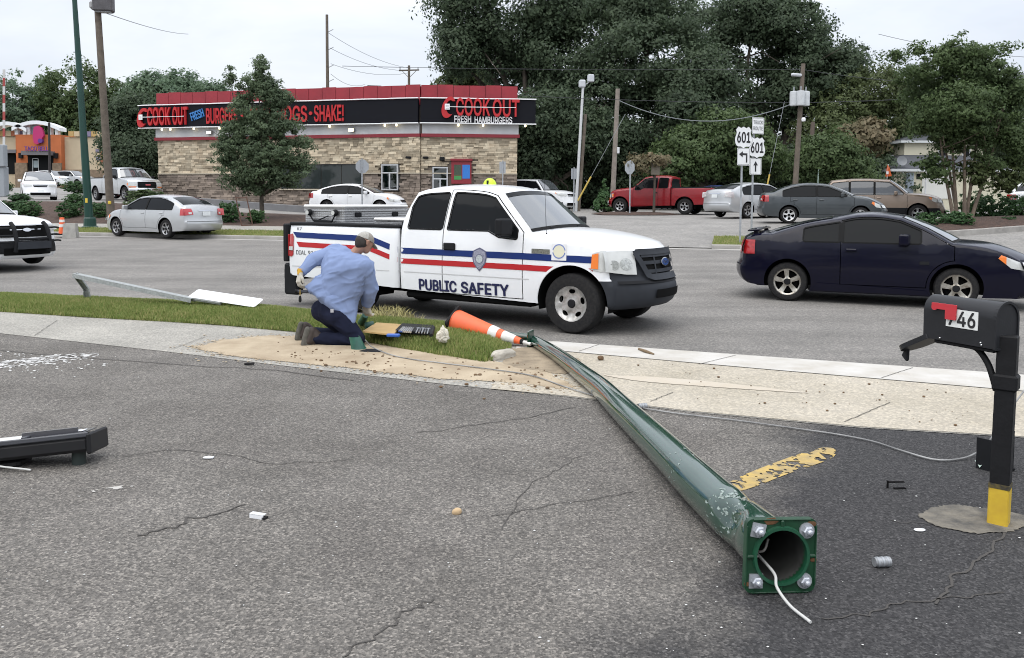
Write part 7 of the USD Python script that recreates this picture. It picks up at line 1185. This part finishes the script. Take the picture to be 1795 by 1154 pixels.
# tools and scraps on the dug verge
def gh(px, py, z=.155): return gz(px, py, z)
def flat4(corners, th, z=.155): p = [gh(*c, z)[:2] for c in corners]; return ext(Polygon([tuple(q) for q in p]), th, None, (0, 0, z))
bd = Thing('board', 'tan plywood square lying on the dug grass beside the kneeling man', 'board', gh(668, 578)); bd.add('sheet', flat4([(636, 583), (660, 568), (704, 571), (690, 589)], .018), M('plywood_tan', (.46, .31, .13), .8, vary=(3, .2), bump=(18, .3, .003)), 20, w=True)
ty_c = [(693, 583), (705, 571), (760, 574), (756, 588)]; tt_ = Thing('socket_set', 'open black socket tray with silver tools on the grass', 'tool tray', gh(727, 579)); tt_.add('tray', flat4(ty_c, .03, .15), blackpl, 20, w=True)
q0, q1, q2, q3 = [gh(*c, .185) for c in ty_c]
for k in range(7):
    t = .07 + .055 * k; a, b = q0 + (q3 - q0) * t, q1 + (q2 - q1) * t; tt_.add('socket', cyl(a * .82 + b * .18, a * .2 + b * .8, .012, .010, 8), chrome, 40, w=True)
for k in range(5):
    t = .56 + .08 * k; a, b = q0 + (q3 - q0) * t, q1 + (q2 - q1) * (t - .02); tt_.add('spanner', [cyl(a * .8 + b * .2, a * .25 + b * .75, .008, .006, 6), bx(.035, .03, .014, a * .22 + b * .78, .4)], chrome if k % 2 else galv, 40, w=True)
tt_.add('hinge_wall', cyl(q2, q3, .02, .02, 6), blackpl, 30, w=True)
single('blue_case', bx(.15, .06, .035, gh(689.5, 588, .16), -.12, ch=.01), M('bright_blue_plastic', (.02, .09, .38), .4), 'small bright blue tool case on the grass before the socket tray', 'tool case')
rg2 = np.random.default_rng(5); ic = trimesh.creation.icosphere(4); v = np.array(ic.vertices); nz_ = meshkit.fbm(v * 1.7 + 5, 4, 3) - .5; ridge = np.abs(meshkit.fbm(v * 3.1 + 9, 3, 8) - .5); v = v * (1 + nz_[:, None] * .8 - ridge[:, None] * .9) * [.085, .06, .10]; v[:, 2] = np.maximum(v[:, 2], -.075); v[:, 0] *= np.interp(v[:, 2], [-.08, .1], [1.05, .55])
single('white_cloth', tr(T(v, ic.faces), None, gh(776, 588, .20)), M('soft_white_cloth', (.60, .565, .48), .9, vary=(12, .15)), 'crumpled cream white cloth bag between socket tray and traffic cone', 'cloth', smooth=60)
gcv = Thing('pole_cover', 'broken green pole cover with dark opening by the kneeling mans knee', 'pole cover', gz(633, 612)); gc = gz(632, 614, .0); ang = np.linspace(-2.4, 1.0, 14); teal = M('teal_green_metal', (.02, .10, .07), .4, 0, .5, .3, vary=(10, .4)); v = []; 
for a in ang:
    for z, r_ in ((.0, .095), (.05, .082), (.11, .072), (.15, .068)): v.append([r_ * math.cos(a) - .02 - z * .35, r_ * math.sin(a), z])
v = np.array(v); f = [[i * 4 + k, (i + 1) * 4 + k, (i + 1) * 4 + k + 1] for i in range(13) for k in range(3)] + [[i * 4 + k, (i + 1) * 4 + k + 1, i * 4 + k + 1] for i in range(13) for k in range(3)]; gcv.add('shell', tr(T(v, f), None, gc + [0, 0, .005]), teal, 50, w=True)
gcv.add('dark_flap', tr(lathe([(0, .03), (.05, .028), (.10, .012), (.115, .0), (.10, .004), (0, .018)], 24), np.diag([1.25, .75, 1.0]), gz(650, 617, .008)), blackpl, 50, w=True)
gf = Thing('pole_fragment', 'teal green metal fragment under the mans right glove', 'metal scrap', gh(640, 575)); gf.add('stub', cyl(gh(634, 566, .16), gh(641, 552, .30), .05, .04, 12), teal, 40, w=True); gf.add('collar', cyl(gh(640, 572, .15), gh(655, 570, .16), .045, .05, 10), M('dull_green', (.03, .10, .075), .6, vary=(12, .4)), 40, w=True)
ks = trimesh.creation.icosphere(4); v = np.array(ks.vertices); v = np.sign(v) * np.abs(v) ** .75; v = v * (1 + .25 * (meshkit.fbm(v * 2.2 + 3, 4, 2) - .5))[:, None] * [.17, .06, .07]; single('kerb_end', tr(T(v, ks.faces), rotz(.75), gz(882, 624, .035)), M('chipped_kerb', (.44, .41, .35), .9, vary=(6, .35), bump=(40, .6, .006)), 'chipped pale concrete kerb end at the tip of the grass island', 'kerb stone', smooth=50)
# scraps
def scrap(name, mesh, m, label, cat, smooth=30): single(name, mesh, m, label, cat, smooth=smooth)
for k, (c, a, lb) in enumerate((((1546, 985), .1, 'grey ribbed metal cylinder lying right of the fallen post base'), ((1126, 712), .3, 'grey metal cylinder lying behind the middle of the fallen post'))):
    g0 = gz(*c, .024); cy = Thing('metal_cylinder', lb, 'metal scrap', g0); d = rotz(a) @ np.array([.038, 0, 0]); cy.add('barrel', cyl(g0 - d, g0 + d, .022, None, 18), M('dull_aluminium', (.36, .37, .38), .5, .6, vary=(60, .4)), 30, w=True)
    for t in (-.6, .0, .6): cy.add('ring', cyl(g0 + d * (t - .12), g0 + d * (t + .12), .0235, None, 18), galv, 30, w=True)
g0 = gz(1564, 856, .0); bk = Thing('metal_bracket', 'small dark bent bracket on the sealed asphalt left of the mailbox', 'metal scrap', g0); bk.add('strap', [bx(.10, .016, .006, g0 + [.02, 0, .038], .05), bx(.006, .016, .045, g0 + [-.028, 0, .022], .05), bx(.07, .02, .005, g0 + [.04, -.01, .004], .1)], under, w=True, label='bent dark strap')
g0 = gz(452, 908, .0); wb_ = Thing('metal_offcut', 'short white metal angle piece on the lot at lower left', 'metal scrap', g0); wb_.add('angle', tr([bx(.085, .03, .004, (0, 0, .022)), bx(.085, .004, .022, (0, -.013, .011))], rotz(-.35), g0), whitepl, w=True); wb_.add('dark_end', tr(bx(.02, .03, .012, (.045, .0, .006)), rotz(-.35), g0), rubber, w=True)
def rock(c, s, seed): ic_ = trimesh.creation.icosphere(2); v_ = np.array(ic_.vertices); v_ = v_ * (.75 + .6 * (meshkit.fbm(v_ * 1.4 + seed, 3, seed) ))[:, None] * s; return tr(T(v_, ic_.faces), None, c)
scrap('stone_chip', rock(gz(801, 897, .012), [.026, .020, .018], 3), M('tan_stone', (.46, .33, .19), .8), 'tan stone chip alone in the middle of the lot', 'stone'); scrap('white_chip', rock(gz(366, 802, .008), [.035, .02, .008], 5), whitepl, 'flat white chip beside the long crack at left', 'chip'); scrap('bark_piece', bx(.10, .03, .02, gz(437, 638, .02), .15, ch=.006), rubber, 'black rubber strip on the sandy edge left of the man', 'scrap')
scrap('stick', tube([gz(1120, 612, .022), gz(1132, 616, .03), gz(1146, 621, .02)], [.014, .018, .010], 7), M('twig', (.17, .12, .07), .9), 'short broken stick lying in the gutter behind the fallen post', 'stick', 50); scrap('soil_clod', rock(gz(1053, 628, .03), [.035, .03, .025], 8), soil_m, 'brown soil clod in the gutter right of the fallen post end', 'clod'); scrap('white_scrap', rock(gz(1612, 929, .006), [.03, .017, .006], 9), whitepl, 'flat white scrap near the mortar patch at the mailbox', 'scrap')
rs = np.random.default_rng(31); cr_ = []
for _ in range(70):
    x = rs.uniform(930, 1700); lo = np.interp(x, [930, 1740], [612, 690]); hi = np.interp(x, [930, 1740], [680, 752]); g0 = gz(x, rs.uniform(lo, hi), .016); s = .003 + .009 * rs.random() ** 3; cr_.append(rock(g0, [s * 1.3, s, s * .7], int(rs.integers(50))))
for _ in range(170):
    x = rs.uniform(480, 960); g0 = gz(x, np.interp(x, [480, 960], [615, 660]) + rs.normal(0, 14), .022); s = .004 + .011 * rs.random() ** 2; cr_.append(rock(g0, [s * 1.3, s, s * .7], int(rs.integers(50))))
single('soil_crumbs', trimesh.util.concatenate(cr_), soil_m, 'brown soil crumbs thrown over the sand and driveway apron', 'soil', kind='stuff', smooth=40)
cr_ = []
for _ in range(230):
    x, y = rs.uniform(0, 1795), 700 + 450 * rs.random() ** 1.3; 
    if y < np.interp(x, [0, 1795], [600, 775]): continue
    g0 = gz(x, y, .004); s = .0015 + .0035 * rs.random() ** 3; cr_.append(tr(trimesh.creation.icosphere(0), np.diag([s * 1.5, s, s * .6]) @ rotz(rs.random() * 3), g0))
for _ in range(160):
    g0 = gz(60 + rs.normal(0, 60), 636 + rs.normal(0, 9), .004); s = .004 + .01 * rs.random() ** 2; cr_.append(tr(trimesh.creation.icosphere(0), np.diag([s * 1.6, s, s * .5]), g0))
single('glass_crumbs', trimesh.util.concatenate(cr_), M('pale_crumbs', (.62, .62, .6), .4), 'tiny pale chips scattered over the asphalt lot', 'chips', kind='stuff', smooth=False)

# ================================================================== the kneeling man
PD = 9.75
def J(px, py, dd=0.0): return at(px, py, PD + dd)
man = Thing('person', 'man in light blue shirt, dark trousers and grey cap kneeling with his back turned', 'person', J(585, 606) * [1, 1, 0])
skin = M('skin', (.36, .20, .14), .55, vary=(8, .15)); shirt_m = M('blue_work_shirt', (.205, .265, .43), .9, spec=.15, vary=(3.5, .16), bump=(60, .25, .003)); jean = M('navy_work_trousers', (.013, .016, .034), .9, spec=.12, vary=(5, .3), bump=(80, .3, .002)); glove_w = M('glove_grey_white', (.50, .47, .40), .85, vary=(14, .3)); glove_y = M('glove_cuff_yellow', (.58, .33, .03), .75, vary=(9, .2)); boot_m = M('brown_boot_leather', (.045, .032, .026), .7, vary=(9, .4)); sole_m = M('boot_sole', (.10, .095, .08), .85, vary=(20, .4)); capm = M('cap_grey_cloth', (.26, .235, .20), .85, vary=(10, .15)); caplight = M('cap_mesh_pale', (.40, .385, .35), .85, vary=(60, .3)); hairm = M('dark_hair', (.018, .013, .010), .7, bump=(120, .8, .003))
# joints: l = his left (picture left), r = his right
hl, hr = J(566, 545, .10), J(592, 553, -.08); kl, kr_ = J(618, 590, .22), J(627, 591, -.10); kl[2] = .075 + terrain(kl[0], kl[1]); kr_[2] = .085
al, ar = J(541, 584, .26), J(553, 592, -.10); al[2], ar[2] = .09, .085
w_c, ch_c = J(590, 522, 0), J(610, 478, .02); sl, sr_ = J(585, 444, .15), J(640, 467, -.13); nk = J(620, 446, .03); hd_c = J(639, 425, .03)
el, wl_ = J(549, 456, .10), J(527, 479, -.06); er, wr = J(650, 506, -.02), J(642, 535, .12); pelvis = (hl + hr) / 2
face = np.array([.72, .52, -.46]); face /= np.linalg.norm(face); upv = np.array([-.05, .05, 1.0]) + face * .3; upv -= face * (upv @ face); upv /= np.linalg.norm(upv); sidev = np.cross(face, upv)
skull = [(hd_c - face * .025 + upv * .02, .082), (hd_c + face * .03 + upv * .02, .076)]; jaw = [(hd_c + face * .055 - upv * .075, .042), (hd_c + face * .01 - upv * .05, .06)]
body = [spheres_hull(skull), spheres_hull(skull + jaw), spheres_hull([(hd_c + face * .108 - upv * .012, .013), (hd_c + face * .085 + upv * .025, .011), (hd_c + face * .095 - upv * .025, .016)]), spheres_hull([(hd_c + face * .096 - upv * .055 + sidev * .02, .009), (hd_c + face * .096 - upv * .055 - sidev * .02, .009)])]
for s_ in (-1, 1): body.append(spheres_hull([(hd_c + sidev * s_ * .083 + upv * .012, .016), (hd_c + sidev * s_ * .080 - upv * .022, .013), (hd_c + sidev * s_ * .088 - face * .012 + upv * .006, .014)]))
body += chain([(hd_c - upv * .06 - face * .01, .058), (nk, .06), (ch_c, .10)]) + [spheres_hull([(sl, .05), (sr_, .05), (ch_c, .13)]), spheres_hull([(ch_c, .13), (w_c, .125)]), spheres_hull([(w_c, .125), (hl, .10), (hr, .10)])]
for a, b, c in ((sl, el, wl_), (sr_, er, wr)): body += chain([(a, .052), (b, .040), (c, .028)])
for a, b, c in ((hl, kl, al), (hr, kr_, ar)): body += chain([(a, .085), (b, .055), (c, .04)])
man.add('body', blend(body, .016, 8), skin, 60, w=True)
for s_ in (-1, 1): e_ = man.add('eye', merge(spheres_hull([(hd_c + face * .090 + upv * .018 + sidev * s_ * .032, .012)])), M('eye_white', (.6, .58, .55), .3), 60, w=True)
# shirt
rsn = np.random.default_rng(8)
def crease(t, amp, f1=9.0, seed=1, along=(1, 0, .35)):
    "cloth folds: sharp ridges that run along one direction, bent by a slow noise"
    v = np.array(t.vertices); n = np.array(t.vertex_normals); a_, b_, c_ = frame(along); w_ = (meshkit.fbm(v * 3.2, 2, seed + 3) - .5)[:, None] * .22
    q = np.column_stack([(v + w_) @ a_ * f1 * 1.5, (v + w_) @ b_ * f1 * 1.5, (v + w_) @ c_ * f1 * .38]); r1 = 1 - 2 * np.abs(meshkit.noise(q, seed) - .5); r2 = 1 - 2 * np.abs(meshkit.noise(q * [1.9, 1.9, 1.4] + 7, seed + 1) - .5); slow = meshkit.fbm(v * 4.5, 2, seed + 9)
    return T(v + n * (((r1 ** 2.2 - .35) * .75 + (r2 ** 2.5 - .3) * .4) * amp * np.clip(slow * 2.2 - .45, .15, 1.2))[:, None], t.faces)
hem_l = J(536, 503, -.10); hem_r = J(618, 562, -.12); hem_b = J(577, 527, -.15)
m1, m2, m3_, l1, l2 = J(591, 478, .02), J(627, 486, -.04), J(600, 470, .0), J(580, 514, .0), J(608, 522, -.03)
tors = [spheres_hull([(sl, .10), (sr_, .10), (nk - upv * .03, .066), (m1, .18), (m2, .15)]), spheres_hull([(m1, .18), (m2, .15), (l1, .165), (l2, .14)]), spheres_hull([(l1, .165), (l2, .14), (J(584, 518, .0), .13), (J(607, 542, -.05), .085), (hem_r, .03)]), spheres_hull([(l1, .13), (J(574, 494, .0), .12), (hem_l, .018), (J(545, 511, -.10), .022), (hem_b, .05)]), spheres_hull([(hem_b, .06), (hem_r, .03), (l2, .12), (J(585, 519, .0), .12)])]
arms = chain([(sl, .098), (el, .076), (wl_ * .85 + el * .15, .055)]) + chain([(sr_, .098), (er, .082), (wr * .8 + er * .2, .062)])
sm_ = blend(tors + arms, .013, 10); man.add('shirt', crease(sm_, .034, 6.5, 3, sr_ - hem_l), shirt_m, 70, w=True)
man.add('collar', merge(blend(chain([(nk + sidev * -.062 - upv * .012, .020), (nk - face * .06 - upv * .005, .024), (nk + sidev * .062 - upv * .012, .020)]), .01, 5)), shirt_m, 60, w=True)
for c, d in ((wl_, wl_ - el), (wr, wr - er)): d = d / np.linalg.norm(d); man.add('shirt_cuff', tube([c - d * .055, c - d * .04, c - d * .005], [.057, .060, .056], 20, False), shirt_m, 60, w=True)
# trousers
tr_parts = [spheres_hull([(hl, .135), (hr, .135), (w_c * .55 + pelvis * .45, .128)])]
for a, b, c in ((hl, kl, al), (hr, kr_, ar)): tr_parts += chain([(a, .128), (a * .4 + b * .6, .105), (b, .082), (b * .5 + c * .5, .075), (c, .068)])
tmsh = blend(tr_parts, .014, 8); tv = np.array(tmsh.vertices); man.add('trousers', crease(T(tv, tmsh.faces), .020, 7.0, 11, kl - hl + [0, 0, .2]), jean, 70, w=True)
man.add('pocket_label', bx(.035, .006, .04, J(582, 545, -.232), .3), M('pale_patch', (.4, .4, .42), .7), w=True)
# boots: soles turned towards the camera
for a, k, dirn in ((al, kl, np.array([-.35, -.08, 0.0])), (ar, kr_, np.array([-.30, -.22, 0.0]))):
    h_ = a + [-.02, 0, .0]; toe = np.array([a[0] + .02 + .0, a[1] - .02, .045 + (terrain(a[0], a[1]))]); heel = a + [-.055, -.03, .10]; toe = a + [-.03, -.02, -.05]; ball = a + [-.085, -.05, -.02]
    bparts = [spheres_hull([(a + [.03, .0, .01], .064), (heel + [.03, .02, -.02], .055)]), spheres_hull([(heel + [.02, .01, -.01], .052), (ball + [.015, .0, .0], .048), (a, .055)]), spheres_hull([(ball, .046), (toe + [.0, 0, -.0], .040), (a, .05)])]
    g = man.add('boot', blend(bparts, .012, 6), boot_m, 60, w=True); man.add('boot_sole', blend([spheres_hull([(heel + [-.022, -.022, .015], .034), (heel + [-.03, -.025, -.03], .036), (ball + [-.022, -.022, .03], .032)]), spheres_hull([(ball + [-.022, -.022, .03], .032), (ball + [-.028, -.024, -.03], .036), (toe + [-.03, -.03, -.02], .030)])], .012, 4), sole_m, 60, parent=g, w=True)
# cap and hair
def dome(c, r, a0, n=28, m=12, sx=(1, 1, 1)):
    v = [];
    for i in range(m + 1):
        th = a0 * i / m
        for j in range(n): ph = 2 * math.pi * j / n; d = np.array([math.sin(th) * math.cos(ph) * sx[0], math.sin(th) * math.sin(ph) * sx[1], math.cos(th) * sx[2]]) * r; v.append(c + face * d[0] + sidev * d[1] + upv * d[2])
    f = [[i * n + j, (i + 1) * n + j, (i + 1) * n + (j + 1) % n] for i in range(m) for j in range(n)] + [[i * n + j, (i + 1) * n + (j + 1) % n, i * n + (j + 1) % n] for i in range(m) for j in range(n)]; return T(v, f)
cc_ = hd_c + upv * .028; cpp = man.add('cap', dome(cc_, .098, 1.62, sx=(1.08, .95, 1.0)), capm, 60, w=True); man.add('cap_back_mesh', T(*(lambda d: (np.array(d.vertices), d.faces[[(np.array(d.vertices)[f] - cc_).mean(0) @ face < -.015 for f in d.faces]]))(dome(cc_, .1005, 1.60, sx=(1.08, .95, 1.0)))), caplight, 60, parent=cpp, w=True)
man.add('cap_brim', blend([spheres_hull([(cc_ + face * .09 + sidev * s_ * .06 - upv * .005, .006) for s_ in (-1, 1)] + [(cc_ + face * .165 + sidev * s_ * .03 - upv * .028, .006) for s_ in (-1, 1)])], .012, 2), capm, 60, parent=cpp, w=True)
man.add('hair', blend([spheres_hull([(hd_c - face * .035 + upv * .0, .082), (hd_c - face * .045 - upv * .045, .058), (hd_c - face * .03 - upv * .03 + sidev * .03, .055), (hd_c - face * .03 - upv * .03 - sidev * .03, .055)])], .014, 3), hairm, 60, w=True)
# gloved hands with five fingers
def hand(w0, d, nrm, thumb_side, curl=.9):
    d = d / np.linalg.norm(d); nrm = nrm - d * (nrm @ d); nrm /= np.linalg.norm(nrm); s = np.cross(d, nrm); P_ = [spheres_hull([(w0 + d * .01 + s * q, .022) for q in (-.018, .018)] + [(w0 + d * .085 + s * q, .017) for q in (-.034, .034)])]
    for q, l in ((-.034, .068), (-.011, .080), (.012, .075), (.034, .058)):
        p0 = w0 + d * .085 + s * q; a = 0; pts = [(p0, .0125)]
        for k, f_ in enumerate((.45, .32, .23)): a += curl * (.55, .8, .6)[k]; p0 = p0 + (d * math.cos(a) + nrm * math.sin(a)) * l * f_ * 1.15; pts.append((p0, .0120 - .0008 * k))
        P_ += chain(pts)
    t0 = w0 + d * .03 + s * thumb_side * .030; P_ += chain([(t0, .016), (t0 + d * .03 + s * thumb_side * .030 + nrm * .015, .0145), (t0 + d * .062 + s * thumb_side * .030 + nrm * .032, .0125)])
    hm = blend(P_, .006, 5); return T(w0 + (np.array(hm.vertices) - w0) * 1.18, hm.faces)
dl2 = J(522, 501, -.10) - wl_; man.add('glove', hand(wl_, dl2, np.array([.8, .5, 0.0]), 1), glove_w, 60, w=True); dr2 = J(645, 556, .16) - wr; man.add('glove', hand(wr, dr2, np.array([.4, .8, 0.1]), -1), glove_w, 60, w=True)
for c, d in ((wl_, dl2), (wr, dr2)): d = d / np.linalg.norm(d); man.add('glove_cuff', tube([c - d * .045, c - d * .02, c + d * .022], [.046, .044, .036], 20), glove_y, 60, w=True)
kx = J(526, 508, -.12); tl = Thing('hand_tool', 'short dark handled tool hanging from the mans left glove', 'hand tool', kx * [1, 1, 0]); tl.add('shank', cyl(kx, kx - [0, 0, .07], .006, None, 8), M('brass', (.45, .32, .1), .4, .6), w=True); tl.add('grip', lathe([(0, -.07), (.012, -.075), (.017, -.10), (.017, -.13), (.010, -.145), (0, -.147)], 12, None, kx), blackpl, 40, w=True)
tc2 = J(529, 511, -.10); tl2 = Thing('torch', 'dark metal torch held level under the mans shirt hem', 'torch', tc2 * [1, 1, 0]); tl2.add('barrel', cyl(tc2 + [-.05, 0, 0], tc2 + [.12, .03, -.01], .020, .017, 14), M('dark_steel', (.05, .055, .07), .4, .5), w=True); tl2.add('head', cyl(tc2 + [-.075, -.004, .001], tc2 + [-.045, .0, 0], .026, .022, 14), blackpl, w=True)
